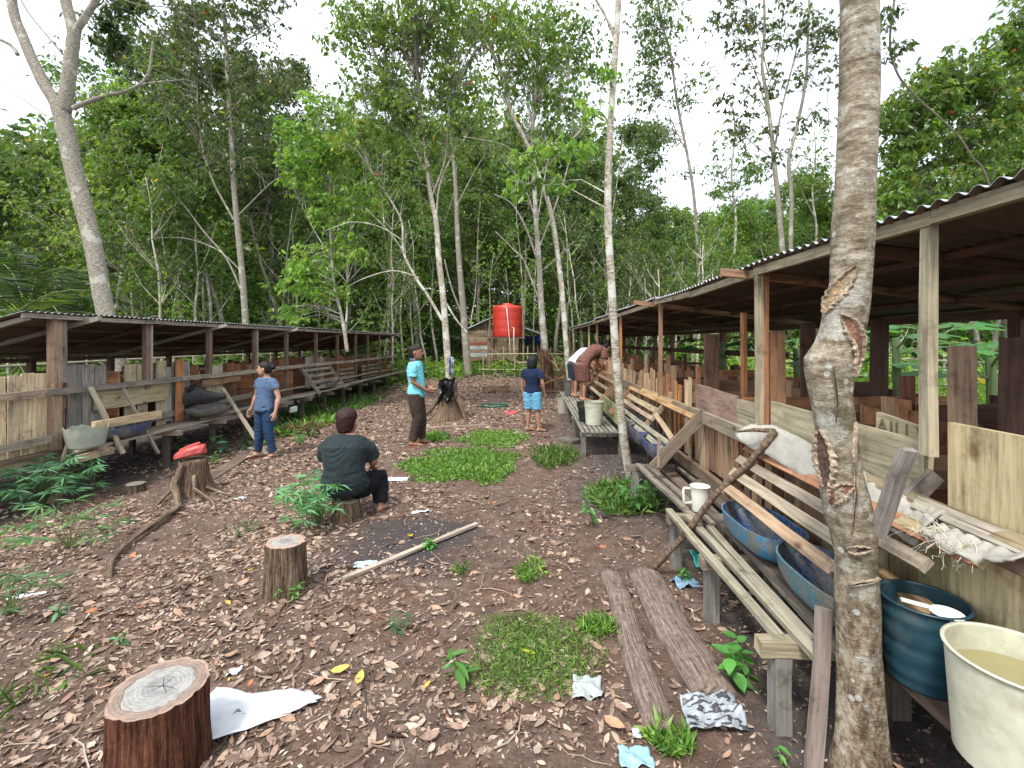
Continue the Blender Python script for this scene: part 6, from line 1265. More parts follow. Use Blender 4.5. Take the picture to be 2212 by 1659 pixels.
def proto_tree(seed, H, cb, R, r0, nl, lsize, pal, name, bark='bark_grey', forks=1, density=1.0, droop=.75):
    r = random.Random(seed); rg = np.random.default_rng(seed); mb = MB(seed); C = []; sg = []
    root_ = thing(name, None, None)
    stems = []
    def stem(p, dirv, length, rad, lvl):
        pts = [p]; n = 7 if lvl == 0 else 5; d = V(dirv).normalized()
        for k in range(n):
            d = (d+V((r.gauss(0, .07), r.gauss(0, .07), .05 if lvl else .02))).normalized(); pts.append(pts[-1]+d*length/n)
        rr = [rad*(1-.72*k/n) for k in range(n+1)]
        if lvl == 0: rr[0] *= 1.35
        mb.tube(pts, rr, 8 if lvl == 0 else 5, (1, 1, 1), wob=.04)
        return pts, rr
    trunks = []
    base, br = stem(V((0, 0, -.1)), (r.gauss(0, .06), r.gauss(0, .06), 1), H*(.5 if forks > 1 else .95), r0, 0); trunks.append((base, br))
    if forks > 1:
        for k in range(forks):
            a = 6.28*k/forks+r.uniform(-.5, .5); t = stem(base[-1-k % 2], (math.cos(a)*.35, math.sin(a)*.35, 1), H*.5, br[-1]*1.3, 0); trunks.append(t)
    for ti, (pts, rr) in enumerate(trunks):
        cnt = max(5, int(nl/len(trunks)))
        for k in range(cnt):
            q = (cb+(1-cb)*(k+r.random())/cnt); zz = q*H; best = min(range(len(pts)), key=lambda i: abs(pts[i].z-zz)); p = pts[best]
            if abs(p.z-zz) > H*.12: continue
            a = r.uniform(0, 6.28); up = r.uniform(.5, 1.3); L = R*(1.15-.75*(q-cb)/(1-cb+.01))*r.uniform(.6, 1.1)
            lp, lr = stem(p, (math.cos(a), math.sin(a), up), L*1.2, max(.012, rr[best]*.45), 1)
            for j in range(2, 6):
                for _ in range(2):
                    e = lp[j]+V((r.gauss(0, 1), r.gauss(0, 1), r.gauss(.2, .6)))*L*.25
                    mb.tube([lp[j], lp[j].lerp(e, .5)+V((0, 0, .08)), e], [.012, .008, .003], 3, (1, 1, 1), cap=False)
                    C.append(e); sg.append(r.uniform(.16, .42)*(.6+L*.2))
    tr = mb.build('trunk', M[bark], root_, smooth=True)
    v, f, c = clumps(C, sg, int(nper_for(len(C), density)), lsize, pal, rg, droop)
    cr = npmesh('crown', v, f, c, M['leaf'], root_)
    return root_
def nper_for(k, density): return max(10, 11000*density/max(k, 1))
def place(src, x, y, s, rz, label, group, used=set(), z=0):
    if src.name not in used: used.add(src.name); o = src
    else: o = copy_tree(src)
    o.location = (x, y, gz(x, y)+z); o.scale = (s, s, s*1.0); o.rotation_euler = (0, 0, rz); o['label'] = label; o['category'] = 'tree'; o['group'] = group
    return o
pt = [proto_tree(21, 14, .36, 3.0, .13, 22, .22, 'dark', 'forest_tree'),
      proto_tree(22, 15, .42, 2.6, .12, 20, .21, 'dusky', 'forest_tree', forks=2),
      proto_tree(23, 13, .30, 3.0, .12, 24, .22, 'mid', 'forest_tree'),
      proto_tree(24, 16, .50, 2.8, .15, 20, .21, 'dark', 'forest_tree', bark='bark_pale'),
      proto_tree(25, 11, .16, 2.6, .10, 26, .21, 'bright', 'forest_tree'),
      proto_tree(26, 13, .38, 2.6, .09, 18, .21, 'mid', 'forest_tree', bark='bark_pale', forks=3, density=.7)]
ft = random.Random(77)
def at(px, Y):  # the spot on the ground seen in that direction at distance Y
    p = PY(px, 738, Y); return p.x, Y
# (direction, distance, prototype, scale)
LEFT = [(30, 19, 2, .72), (110, 25, 0, .80), (215, 17, 2, .80), (300, 19.5, 2, .80), (345, 27, 0, .95), (400, 22, 0, .92), (465, 28, 3, 1.0), (520, 21, 1, .95), (590, 25, 0, 1.05), (640, 20, 1, .88), (690, 30, 0, .95),
        (250, 27, 1, .85), (370, 33, 3, .85), (560, 34, 0, 1.05), (160, 31, 4, .7), (60, 33, 0, .6), (620, 33, 2, 1.1), (445, 17.5, 5, .85), (330, 15.5, 5, .62), (-20, 24, 2, .7), (-70, 17, 0, .55), (-120, 22, 2, .8), (700, 24, 5, .6)]
MID = [(735, 27, 2, 1.05), (790, 33, 0, 1.05), (830, 26, 5, .95), (860, 39, 2, 1.25), (905, 31, 3, 1.05), (945, 27, 5, 1.0), (1010, 36, 2, 1.25), (1035, 30, 0, 1.0), (1085, 38, 2, 1.2), (1130, 29, 0, .98), (1160, 34, 5, 1.05),
       (1200, 27, 0, .95), (1250, 31, 3, 1.0), (1290, 25, 0, .78), (1345, 29, 0, .8), (800, 45, 2, 1.2), (930, 45, 0, 1.3), (1060, 47, 3, 1.3), (1180, 43, 2, 1.3), (760, 40, 0, 1.1)]
RIGHT = [(1390, 24, 0, .62), (1440, 30, 2, .72), (1500, 26, 5, .62), (1540, 22, 4, .58), (1600, 27, 4, .72), (1650, 22, 5, .60), (1710, 25, 4, .66), (1760, 20, 2, .52), (1800, 27, 4, .72), (1480, 36, 4, .85), (1580, 36, 2, .75), (1700, 35, 2, .8),
         (1905, 17, 4, .56), (1960, 21, 5, .58), (2010, 15, 2, .55), (2060, 19, 4, .72), (2120, 14.5, 2, .62), (2160, 18, 4, .85), (2230, 14, 2, .8), (2290, 17, 0, .9), (1950, 30, 0, .8), (2120, 27, 3, .9), (1860, 24, 0, .62), (2210, 23, 2, 1.0), (2380, 15, 2, .8), (1370, 20, 5, .48)]
def whereabouts(px, Y):
    for lim, w in ((-10, 'beyond the left edge'), (70, 'at the left edge'), (240, 'behind the thick forked trunk'), (420, 'above the near half of the left shed'), (600, 'around the tall dark-crowned trunk'), (700, 'above the far half of the left shed'), (770, 'behind the young bright tree'), (900, 'above the man in cyan'), (1030, 'behind the fan-branched tree'), (1130, 'over the red tank'), (1240, 'behind the split-bark trunk'), (1370, 'behind the white-barked tree'), (1470, 'over the far end of the right shed'), (1580, 'left of the twin-stemmed tree'), (1740, 'behind the twin-stemmed tree'), (1870, 'behind the scarred trunk'), (2020, 'over the nearest roof post'), (2180, 'under the hanging bough'), (9999, 'at the right edge')):
        if px < lim: break
    return w+(', close in' if Y < 21 else (', midway back' if Y < 31 else ', deep in the woods'))
LBL = {0: 'dense dark tree', 1: 'forked dusky green tree', 2: 'bushy mid green tree', 3: 'tall pale-trunked dark-crowned tree', 4: 'leafy light green tree', 5: 'thin many-stemmed loose-crowned tree'}
for grp, where in ((LEFT, 'trees behind the left pen shed'), (MID, 'trees behind the red water tank'), (RIGHT, 'trees behind the right pen shed')):
    for px, Y, k, s in grp:
        x, y = at(px, Y); place(pt[k], x, y, s*(1.1 if px < 720 else (1.17 if 1460 < px < 1820 else 1)), ft.uniform(0, 6.28), LBL[k]+' '+whereabouts(px, Y), where)
# the wood going on far behind: one mass of foliage
def far_wood():
    rg = np.random.default_rng(5); C = []; r = random.Random(8)
    for _ in range(5200):
        px = r.uniform(-350, 2650); Y = r.uniform(48, 66) if 700 < px < 1350 else r.uniform(36, 52)
        top = 240 if px < 700 else (230 if px < 1300 else (455 if px < 1850 else 400)); hz = (738-top)/1000*Y*(.75+.3*r.random())
        x, y = at(px, Y); z = r.random()**.8*hz
        if 780 < px < 1180 and 1.5 < z < 6 and r.random() < .25: continue
        C.append((x, y, z+.5))
    v, f, c = clumps(C, 1.3, 50, .78, 'dark', rg, .6, .55)
    v2, f2, c2 = clumps([q for q in C[::5]], 1.2, 46, .6, 'mid', rg, .6, .5)
    tag(npmesh('distant_wood', *merge([(v, f, c), (v2, f2, c2)]), M['leaf']), 'solid mass of far trees closing off the view', 'woods', kind='stuff')
far_wood()
# thin pale poles standing in the wood
def pole_trees():
    spots = [(742, 18, 'leaning left'), (700, 23, ''), (668, 19, ''), (812, 24, ''), (870, 22, ''), (838, 27, ''), (1130, 23, ''), (1265, 21, ''), (1290, 19, ''), (1405, 17, ''), (1430, 15, ''), (1490, 16, ''), (1505, 14, ''), (360, 15, ''), (375, 18, ''), (300, 17, ''), (445, 20, ''), (1330, 24, ''), (1105, 30, ''), (780, 30, ''), (590, 19, ''), (1560, 18, ''), (1925, 12, ''), (1990, 13, ''), (850, 20, ''), (895, 26, ''), (925, 22, ''), (1050, 25, ''), (1075, 32, ''), (1150, 26, ''), (1245, 24, ''), (1310, 22, ''), (1350, 18, ''), (1380, 21, ''), (1455, 19, ''), (1540, 15, ''), (1610, 17, ''), (1650, 15, ''), (1740, 16, ''), (420, 16, ''), (480, 22, ''), (620, 24, ''), (575, 27, ''), (325, 20, ''), (1215, 29, ''), (1015, 28, '')]
    r = random.Random(4)
    for i, (px, Y, w) in enumerate(spots):
        x, y = at(px, Y); pl = r.choice(['mid', 'bright', 'dusky']); t = thing('slender_tree', 'slim tree with '+{'mid': 'green', 'bright': 'light green', 'dusky': 'dull dark'}[pl]+' leaves '+whereabouts(px, Y), 'tree', (x, y, gz(x, y)), 'slender young trees at the wood edge')
        H = r.uniform(6, 10.5) if px < 1350 else r.uniform(3.6, 5.2)
        mb = MB(i); lean = V((r.uniform(-.12, .12), r.uniform(-.06, .06), 1)); b = V((x, y, gz(x, y)-.1)); pts = [b]
        for k in range(7): pts.append(pts[-1]+(lean+V((r.gauss(0, .06), r.gauss(0, .06), 0)))*H/7)
        mb.tube(pts, [.055*(1-.8*k/7) for k in range(8)], 7, (1.15, 1.15, 1.1)); C = []
        for k in range(12):
            j = r.randint(2, 6); a = r.uniform(0, 6.28); L = r.uniform(.8, 2.2); e = pts[j]+V((math.cos(a)*L*.6, math.sin(a)*L*.6, L*.9))
            mb.tube([pts[j], pts[j].lerp(e, .5)+V((math.cos(a)*.1, math.sin(a)*.1, -.05)), e], [.016, .01, .004], 4, (1.15, 1.15, 1.1), cap=False); C += [e, pts[j].lerp(e, .75)]
        mb.build('trunk', M['bark_pale'], t, smooth=True)
        v, f, c = clumps(C, .28, 34, .15, pl, np.random.default_rng(i)); npmesh('crown', v, f, c, M['leaf'], t)
pole_trees()
# ---------------------------------------------------------------- measured individual trees
def hero(name, label, Y, stems, blobs=(), bark='bark_pale', pal='mid', lsize=.14, seed=1, base=None, nk=1.0, cat='tree', sides=12, sprays=1, group=None, red=0, droop=.8, extra=None):
    """stems: list of (points [(px,py[,dY])], width px start, width px end); blobs: (px,py,rx,ry,clumps,[dY])"""
    r = random.Random(seed); rg = np.random.default_rng(seed); mb = MB(seed); allp = []
    b = base if base is not None else PY(stems[0][0][0][0], stems[0][0][0][1], Y)
    t = thing(name, label, cat, b, group)
    for st_i, (pts, w0, w1) in enumerate(stems):
        if name != 'forked_tree': w0, w1 = w0*.66, w1*.66
        P = [PY(p[0], p[1], Y+(p[2] if len(p) > 2 else 0)) for p in pts]; Q = []; R = []
        n = 5
        for i in range(len(P)-1):
            p0 = P[max(i-1, 0)]; p1 = P[i]; p2 = P[i+1]; p3 = P[min(i+2, len(P)-1)]
            for k in range(n):
                q = k/n; Q.append(.5*((2*p1)+(p2-p0)*q+(2*p0-5*p1+4*p2-p3)*q*q+(3*p1-p0-3*p2+p3)*q**3)); R.append((i+q)/(len(P)-1))
        Q.append(P[-1]); R.append(1)
        fpx = Y/1000*abs(math.cos(math.atan((pts[0][0]-1106)/1000)))
        rad = [max(.004, (w0+(w1-w0)*q)*fpx/2) for q in R]
        mb.tube(Q, rad, sides if w0 > 8 else 6, (1, 1, 1), wob=.03); allp += list(zip(Q, rad))
    C = []; sg = []
    for bl in blobs:
        px, py, rx, ry, n = bl[:5]; dY = bl[5] if len(bl) > 5 else 0
        c = PY(px, py, Y+dY); ex = rx*Y/1000; ez = ry*Y/1000
        for _ in range(int(n*nk)):
            u = rg.normal(size=3); u /= np.linalg.norm(u); u *= rg.random()**.4
            e = V((c.x+u[0]*ex, c.y+u[1]*min(ex, 1.6), c.z+u[2]*ez)); C.append(e); sg.append(r.uniform(.12, .26)*max(.5, Y/14))
            if sprays and allp and r.random() < sprays:
                near = min(r.sample(allp, min(40, len(allp))), key=lambda a: (a[0]-e).length+(1.5 if a[0].z > e.z else 0))[0]
                if (near-e).length < 4:
                    m_ = near.lerp(e, .5)+V((0, 0, .15*(near-e).length)); mb.tube([near, m_, e], [.012, .008, .003], 3, (1, 1, 1), cap=False)
    mb.build('trunk', M[bark], t, smooth=True)
    if C:
        v, f, c = clumps(C, sg, 28 if Y < 30 and name not in ('sparse_crown_tree', 'white_bark_tree', 'forked_tree') else 26, lsize, pal, rg, droop, red=red); npmesh('crown', v, f, c, M['leaf'], t)
    if extra: extra(t)
    return t
hero('forked_tree', 'thick ringed grey trunk forking in two above the left shed', 9.0,
     [([(275, 1000), (262, 840), (246, 750), (227, 672), (204, 546), (184, 460), (162, 378), (148, 310), (135, 252), (128, 222)], 43, 44),
      ([(138, 240), (146, 190), (153, 130), (158, 90), (162, 62)], 38, 32), ([(160, 75), (152, 40), (142, 0), (135, -60)], 32, 26), ([(162, 68), (182, 40), (207, 2), (235, -50)], 22, 16),
      ([(132, 250), (116, 215), (97, 185), (80, 150), (66, 120), (45, 70), (34, 42), (25, 0), (20, -60)], 34, 24),
      ([(158, 234), (185, 222), (230, 206), (262, 200), (300, 184), (320, 160), (326, 130), (330, 90)], 15, 5), ([(300, 184), (330, 178), (400, 172)], 5, 2),
      ([(136, 118), (100, 75), (60, 25), (30, -30)], 5, 3, ), ([(38, 118), (20, 95), (-40, 70)], 12, 8), ([(100, 250), (50, 215), (-30, 160)], 4, 2)],
     [(250, 185, 30, 12, 3), (215, 200, 14, 8, 2)], 'bark_grey', 'bright', .12, 31)
hero('dark_crowned_tree', 'tall tree with dark crown rising behind the middle of the left shed', 15,
     [([(533, 740), (527, 640), (520, 560), (512, 480), (505, 400), (500, 300), (494, 200), (488, 100), (482, -60)], 25, 12),
      ([(508, 480), (480, 430), (462, 395), (440, 330), (428, 250), (426, 180)], 9, 4), ([(510, 470), (540, 440), (580, 400), (610, 380)], 7, 3),
      ([(526, 640), (490, 560), (440, 500), (395, 440), (345, 385)], 8, 3), ([(520, 585), (470, 540), (400, 515), (330, 515)], 6, 3), ([(500, 240), (530, 200), (555, 140)], 7, 3), ([(495, 230), (460, 190), (430, 120)], 7, 3), ([(490, 100), (440, 60), (380, 20), (300, 10), (270, 0)], 6, 3), ([(490, 110), (560, 70), (610, 40)], 6, 3)],
     [(470, 30, 130, 60, 62), (380, 60, 90, 50, 24), (400, 130, 80, 60, 26), (520, 130, 90, 70, 38), (590, 170, 50, 60, 20), (330, 190, 70, 60, 20), (440, 240, 90, 60, 26), (560, 250, 60, 60, 20), (500, 340, 80, 60, 20), (560, 20, 70, 40, 22)], 'bark_grey', 'dusky', .16, 32, red=.004)
hero('young_bright_tree', 'young tree with hanging bright green leaves left of the man in cyan', 12.0,
     [([(750, 760), (744, 715), (735, 670), (722, 620), (716, 540), (712, 430), (720, 330), (735, 240)], 14, 4), ([(718, 560), (680, 500), (640, 420)], 5, 2), ([(716, 500), (750, 440), (790, 400)], 5, 2)],
     [(650, 300, 50, 50, 24), (700, 250, 60, 50, 24), (690, 360, 60, 60, 34), (650, 380, 40, 40, 18), (740, 330, 60, 50, 24), (720, 450, 55, 50, 24), (680, 570, 55, 50, 32), (650, 600, 45, 30, 16), (700, 630, 50, 30, 20), (750, 540, 40, 40, 14), (640, 670, 30, 20, 7), (780, 300, 50, 50, 18), (790, 430, 50, 50, 16)], 'bark_pale', 'bright', .15, 33, nk=1.15)
hero('fan_branched_tree', 'slim pale tree with fan of branches growing from a flared stump', 10.3,
     [([(985, 905), (972, 830), (966, 760), (958, 650), (948, 560), (942, 480), (930, 420), (922, 360), (916, 300), (905, 200), (900, 80)], 26, 7),
      ([(960, 700), (925, 640), (898, 600), (872, 545), (868, 480), (842, 430), (808, 380), (780, 320)], 12, 4), ([(942, 470), (950, 400), (975, 340), (1010, 290)], 7, 3), ([(930, 430), (960, 350), (968, 260), (975, 180)], 7, 3),
      ([(925, 380), (895, 320), (860, 250), (845, 180)], 7, 3), ([(916, 300), (935, 250), (962, 200)], 5, 2), ([(870, 520), (820, 490), (760, 480), (700, 500)], 5, 2), ([(870, 540), (840, 500), (790, 450)], 4, 2), ([(955, 640), (985, 690), (1010, 720)], 8, 6), ([(905, 600), (850, 585), (790, 600), (750, 620)], 5, 2)],
     [(900, 60, 110, 70, 70), (900, -20, 150, 50, 50), (800, 70, 90, 80, 44), (820, 190, 90, 80, 40), (960, 150, 80, 80, 36), (880, 250, 90, 60, 30), (790, 290, 60, 50, 20), (960, 290, 70, 50, 24), (880, 350, 70, 30, 12), (1040, 40, 90, 60, 34), (740, 60, 50, 60, 14), (850, 400, 60, 30, 9), (1010, 220, 50, 60, 18)], 'bark_pale', 'mid', .13, 34, nk=1.2, red=.001)
hero('grey_trunk_tree', 'straight greyish trunk standing in the grass left of the red tank', 20,
     [([(1012, 815), (1006, 740), (1000, 660), (993, 580), (988, 500), (984, 400), (975, 300), (965, 180)], 27, 8), ([(1002, 690), (975, 620), (960, 560)], 8, 4), ([(985, 450), (1020, 380), (1050, 330)], 6, 3)],
     [(985, 200, 80, 80, 40), (1040, 300, 50, 60, 18), (930, 300, 50, 60, 14)], 'bark_grey', 'dark', .2, 35)
hero('split_bark_tree', 'pale trunk with shredded brown bark at its foot right of the girl', 15.3,
     [([(1182, 850), (1178, 800), (1176, 740), (1172, 700), (1168, 640), (1164, 560), (1158, 480), (1154, 400), (1148, 300), (1160, 180)], 27, 10),
      ([(1160, 560), (1135, 490), (1105, 440), (1068, 420)], 8, 3), ([(1156, 470), (1130, 400), (1090, 350)], 6, 3), ([(1162, 540), (1190, 470), (1215, 400), (1235, 330)], 7, 3), ([(1158, 500), (1170, 420), (1185, 340)], 6, 3), ([(1170, 660), (1150, 610), (1130, 560), (1110, 540), (1070, 500)], 7, 3), ([(1164, 590), (1200, 560), (1240, 520)], 4, 2)],
     [(1150, 90, 110, 80, 56), (1230, 180, 70, 70, 34), (1100, 200, 70, 60, 28), (1200, 60, 90, 60, 36), (1110, 300, 60, 40, 16), (1270, 110, 60, 70, 24)], 'bark_pale', 'mid', .16, 36, nk=1.2)
def _shred_mb():
    mb = MB(5); r = random.Random(5); c0 = PY(1181, 850, 15.25)
    for k in range(46):
        a = r.uniform(0, 6.283); rr = r.uniform(.13, .19); p = V((c0.x+math.cos(a)*rr*1.15, 15.3+math.sin(a)*rr, c0.z-.1)); h = r.uniform(1.1, 1.75)
        pts = [p, p+V((r.uniform(-.05, .03), 0, h*.4)), p+V((r.uniform(-.06, .05)-math.cos(a)*.04, 0, h*.75)), p+V((r.uniform(-.07, .07)-.05, 0, h))]
        mb.tube(pts, [.045, .038, .034, .01], 6, r.choice([(1.1, .8, .6), (.8, .55, .4), (1.5, 1.2, .95), (.6, .42, .32)]), wob=.25)
    return mb
_t = COL.objects['split_bark_tree']; _shred_mb().build('shredded_bark', M['bark_stump'], _t)
hero('leaning_pale_tree', 'thin pale tree leaning left over the red tank from beside the far bench', 12.3,
     [([(1236, 880), (1228, 800), (1221, 720), (1215, 640), (1206, 560), (1196, 490), (1182, 430), (1165, 385), (1148, 335), (1128, 290), (1105, 245), (1092, 190), (1078, 150), (1050, 80), (1020, 20), (1000, -50)], 19, 10),
      ([(1105, 245), (1070, 190), (1000, 150), (950, 140)], 5, 2), ([(1148, 335), (1180, 300), (1210, 250), (1230, 180)], 5, 2), ([(1078, 150), (1130, 90), (1170, 40)], 5, 2)],
     [(1010, 40, 90, 50, 34), (1130, 130, 80, 70, 36), (1080, 60, 70, 60, 28), (1190, 230, 50, 60, 18), (1190, 90, 60, 60, 20)], 'bark_pale', 'mid', .15, 37, nk=1.15)
hero('white_bark_tree', 'slender white-barked tree standing at the end of the slatted bench', 5.75,
     [([(1364, 1045), (1352, 980), (1342, 900), (1333, 800), (1326, 700), (1320, 600), (1314, 500), (1313, 420), (1316, 320), (1322, 220), (1328, 130), (1333, 60), (1338, -60)], 30, 19),
      ([(1330, 90), (1318, 55), (1300, 20), (1275, -20)], 12, 7), ([(1314, 262), (1296, 246), (1275, 258), (1245, 292), (1205, 335), (1165, 375), (1130, 410)], 7, 3), ([(1205, 338), (1180, 345), (1120, 330), (1080, 310), (1000, 295)], 3, 1.5)],
     [(1140, 345, 24, 22, 5), (1190, 320, 30, 16, 5), (1120, 400, 18, 12, 3), (1180, 395, 26, 10, 4), (1302, 158, 8, 14, 2), (1275, 240, 16, 18, 3), (1240, 330, 18, 12, 3)], 'bark_pale', 'bright', .12, 38, sides=16, red=0)
hero('sparse_crown_tree', 'tall twin-stemmed tree with sparse crown against the white sky', 14,
     [([(1698, 700), (1694, 600), (1690, 540), (1684, 470), (1680, 420), (1672, 350), (1666, 280), (1655, 200), (1646, 140), (1652, 60), (1648, -40)], 24, 8), ([(1720, 700), (1712, 600), (1708, 520), (1710, 430), (1704, 350), (1720, 280), (1740, 180), (1745, 80), (1750, -40)], 19, 7),
      ([(1672, 330), (1690, 230), (1715, 130), (1740, 20)], 8, 4), ([(1660, 250), (1630, 150), (1600, 90)], 6, 2), ([(1655, 200), (1680, 120), (1690, 30)], 5, 2), ([(1672, 345), (1640, 320), (1600, 290)], 4, 2), ([(1706, 390), (1740, 330), (1790, 260)], 5, 2), ([(1660, 160), (1640, 90), (1625, 20)], 5, 2)],
     [(1590, 40, 70, 50, 16), (1650, 60, 60, 60, 14), (1720, 60, 60, 60, 16), (1780, 120, 40, 70, 12), (1620, 110, 50, 30, 8), (1590, 240, 50, 30, 9), (1620, 290, 40, 30, 7), (1750, 260, 40, 30, 8), (1790, 40, 30, 60, 8), (1560, 215, 14, 10, 2), (1690, 330, 50, 20, 5), (1700, 170, 60, 50, 8), (1655, 180, 50, 40, 5)], 'bark_grey', 'dusky', .15, 39, nk=1.25)
hero('far_sparse_tree', 'thin far tree with airy crown right of the twin-stemmed tree', 19,
     [([(1588, 720), (1584, 600), (1590, 480), (1580, 380), (1588, 290), (1582, 220)], 12, 4), ([(1586, 450), (1560, 380), (1540, 330)], 4, 2), ([(1584, 380), (1612, 320), (1630, 290)], 4, 2)],
     [(1580, 300, 40, 50, 10), (1550, 360, 36, 40, 9), (1620, 330, 36, 40, 9), (1590, 400, 60, 30, 12)], 'bark_pale', 'mid', .17, 52)
hero('far_sparse_tree', 'thin far tree with airy crown close left of the scarred trunk', 18,
     [([(1762, 700), (1758, 600), (1764, 500), (1755, 420), (1762, 330), (1758, 280)], 11, 4), ([(1760, 470), (1735, 420), (1720, 380)], 4, 2)],
     [(1755, 350, 36, 50, 11), (1730, 400, 36, 34, 9), (1775, 420, 36, 40, 10)], 'bark_pale', 'mid', .17, 53)
hero('bent_slim_tree', 'slim bent tree with dark leaf tufts right of the white-barked tree', 17,
     [([(1515, 700), (1508, 560), (1503, 470), (1496, 400), (1484, 330), (1470, 260), (1458, 190), (1450, 120), (1430, 50), (1415, -40)], 12, 7), ([(1484, 330), (1450, 260), (1430, 200)], 4, 2), ([(1470, 260), (1480, 180), (1485, 110)], 4, 2)],
     [(1420, 130, 40, 50, 20), (1450, 60, 40, 50, 12), (1390, 190, 40, 40, 18), (1410, 290, 50, 26, 18), (1420, 20, 50, 40, 16), (1515, 165, 26, 16, 6), (1390, 60, 30, 60, 16), (1470, 210, 30, 20, 7)], 'bark_grey', 'dark', .16, 40, nk=1.3)
hero('sunlit_crown_tree', 'leafy light green tree sloping up to the right edge above the roof', 11.5,
     [([(2100, 720), (2080, 560), (2060, 450), (2040, 360), (2050, 260), (2080, 180)], 14, 5), ([(2060, 450), (2000, 360), (1960, 300)], 6, 3), ([(2050, 300), (2120, 200), (2180, 110)], 6, 3)],
     [(1950, 240, 50, 40, 26), (2000, 210, 60, 50, 36), (2060, 170, 60, 60, 36), (2110, 200, 60, 60, 34), (1970, 330, 60, 60, 26), (2040, 290, 70, 60, 26), (2180, 110, 60, 70, 34), (2230, 40, 60, 60, 24), (1930, 420, 50, 50, 20), (2130, 300, 60, 50, 20), (2010, 420, 70, 50, 22), (2190, 240, 50, 60, 16)], 'bark_dark', 'mid', .17, 41, nk=1.35, red=.006)
hero('bare_bough', 'bare curved bough hanging down beyond the right roof edge', 8.5,
     [([(1938, -60), (1932, 0), (1924, 60), (1924, 110), (1942, 165), (1985, 215), (2030, 255), (2075, 300), (2100, 340), (2130, 380), (2190, 560)], 9, 8)],
     [(1915, 60, 14, 40, 3), (1930, 120, 20, 16, 3)], 'bark_dark', 'dusky', .14, 42, cat='bough')
# ---------------------------------------------------------------- oil palms at the left edge
def palm(px, Y, H, seed, lbl, L=3.4, nf=20):
    x, y = at(px, Y); z = gz(x, y); t = thing('palm_tree', lbl, 'palm', (x, y, z)); r = random.Random(seed); mb = MB(seed)
    mb.tube([(x, y, z-.2), (x+.05, y, z+H*.5), (x, y, z+H)], [.30, .26, .24], 12, (.6, .5, .42), wob=.12); mb.build('trunk', M['bark_dark'], t)
    rib = MB(seed+1); cs, ds, Ls = [], [], []
    for k in range(nf):
        a = 6.283*k/nf+r.uniform(-.2, .2); el = r.uniform(.25, 1.25); d = V((math.cos(a)*math.cos(el), math.sin(a)*math.cos(el), math.sin(el))); p = V((x, y, z+H)); pts = [p]; n = 16
        for i in range(n):
            d = (d+V((0, 0, -.105))).normalized(); p = p+d*L/n; pts.append(p)
            sd_ = d.cross(V((0, 0, 1))).normalized()
            for sgn in (-1, 1):
                for h in range(3):
                    if i > 1: cs.append(pts[-2].lerp(p, h/3)); ds.append((sd_*sgn+d*.7+V((0, 0, -.35+r.uniform(-.2, .2)))).normalized()); Ls.append(.75*math.sin(math.pi*min(.98, (i+1.5)/(n+1)))*r.uniform(.8, 1.1)+.08)
        rib.tube(pts[::2], [.03*(1-.8*i/8) for i in range(9)], 5, (.16, .20, .07), cap=False)
    rib.build('frond_rib', M['litter'], t)
    v, f = leaf_arrays(np.array(cs), np.array(ds), np.array(Ls), .075, fold=.2); p4 = np.array(LEAFPAL['dark'])[RNG.integers(0, 4, len(cs))]*RNG.uniform(.4, .95, (len(cs), 1))
    npmesh('fronds', v, f, np.repeat(p4, 4, 0), M['leaf'], t)
palm(60, 13.5, 2.6, 1, 'dark oil palm with drooping fronds at the left edge')
palm(-30, 11, 1.6, 2, 'low oil palm half cut off by the left edge of the view', 3.0)
palm(180, 16, 1.8, 3, 'small dark palm behind the thick forked trunk', 2.8, 16)
# ---------------------------------------------------------------- undergrowth
def undergrowth(name, lbl, spots, nper, size, pal, sig, seed, ratio=.4, droop=.3):
    rg = np.random.default_rng(seed); v, f, c = clumps(spots, sig, nper, size, pal, rg, droop, ratio, .55); v[:, 2] = np.maximum(v[:, 2], -.25)
    tag(npmesh(name, v, f, c, M['leaf']), lbl, 'undergrowth', kind='stuff')
r_ = random.Random(6)
def belt(n, pxa, pxb, Ya, Yb, h):
    out = []
    for _ in range(n):
        px = r_.uniform(pxa, pxb); Y = r_.uniform(Ya, Yb); x, y = at(px, Y); out.append((x, y, gz(x, y)+r_.random()**1.4*h))
    return out
undergrowth('undergrowth', 'bright green low plants covering the earth beyond the clearing', belt(620, 600, 1420, 19.5, 30, .55), 46, .20, 'bright', .34, 1)
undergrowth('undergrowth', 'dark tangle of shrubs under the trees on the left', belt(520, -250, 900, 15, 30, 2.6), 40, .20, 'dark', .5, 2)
undergrowth('undergrowth', 'green shrubs crowding the rear of the left shed', [(r_.uniform(-12, -8.3), r_.uniform(4, 19), r_.random()*1.3-.2) for _ in range(230)], 46, .15, 'mid', .30, 3)
undergrowth('undergrowth', 'fresh green shrubs crowding the rear of the right shed', [(r_.uniform(4.3, 9), r_.uniform(1.5, 19), r_.random()**1.2*1.5) for _ in range(330)], 46, .15, 'bright', .30, 4)
undergrowth('undergrowth', 'dark shrubs under the trees behind the right shed', belt(380, 1250, 2500, 17, 30, 3.0), 40, .20, 'mid', .5, 5)
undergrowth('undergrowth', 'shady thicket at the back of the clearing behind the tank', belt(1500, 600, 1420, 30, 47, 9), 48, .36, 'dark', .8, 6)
undergrowth('undergrowth', 'dim thicket low under the trees at the back left', belt(1100, -200, 780, 24, 42, 7.0), 46, .32, 'dark', .8, 7)
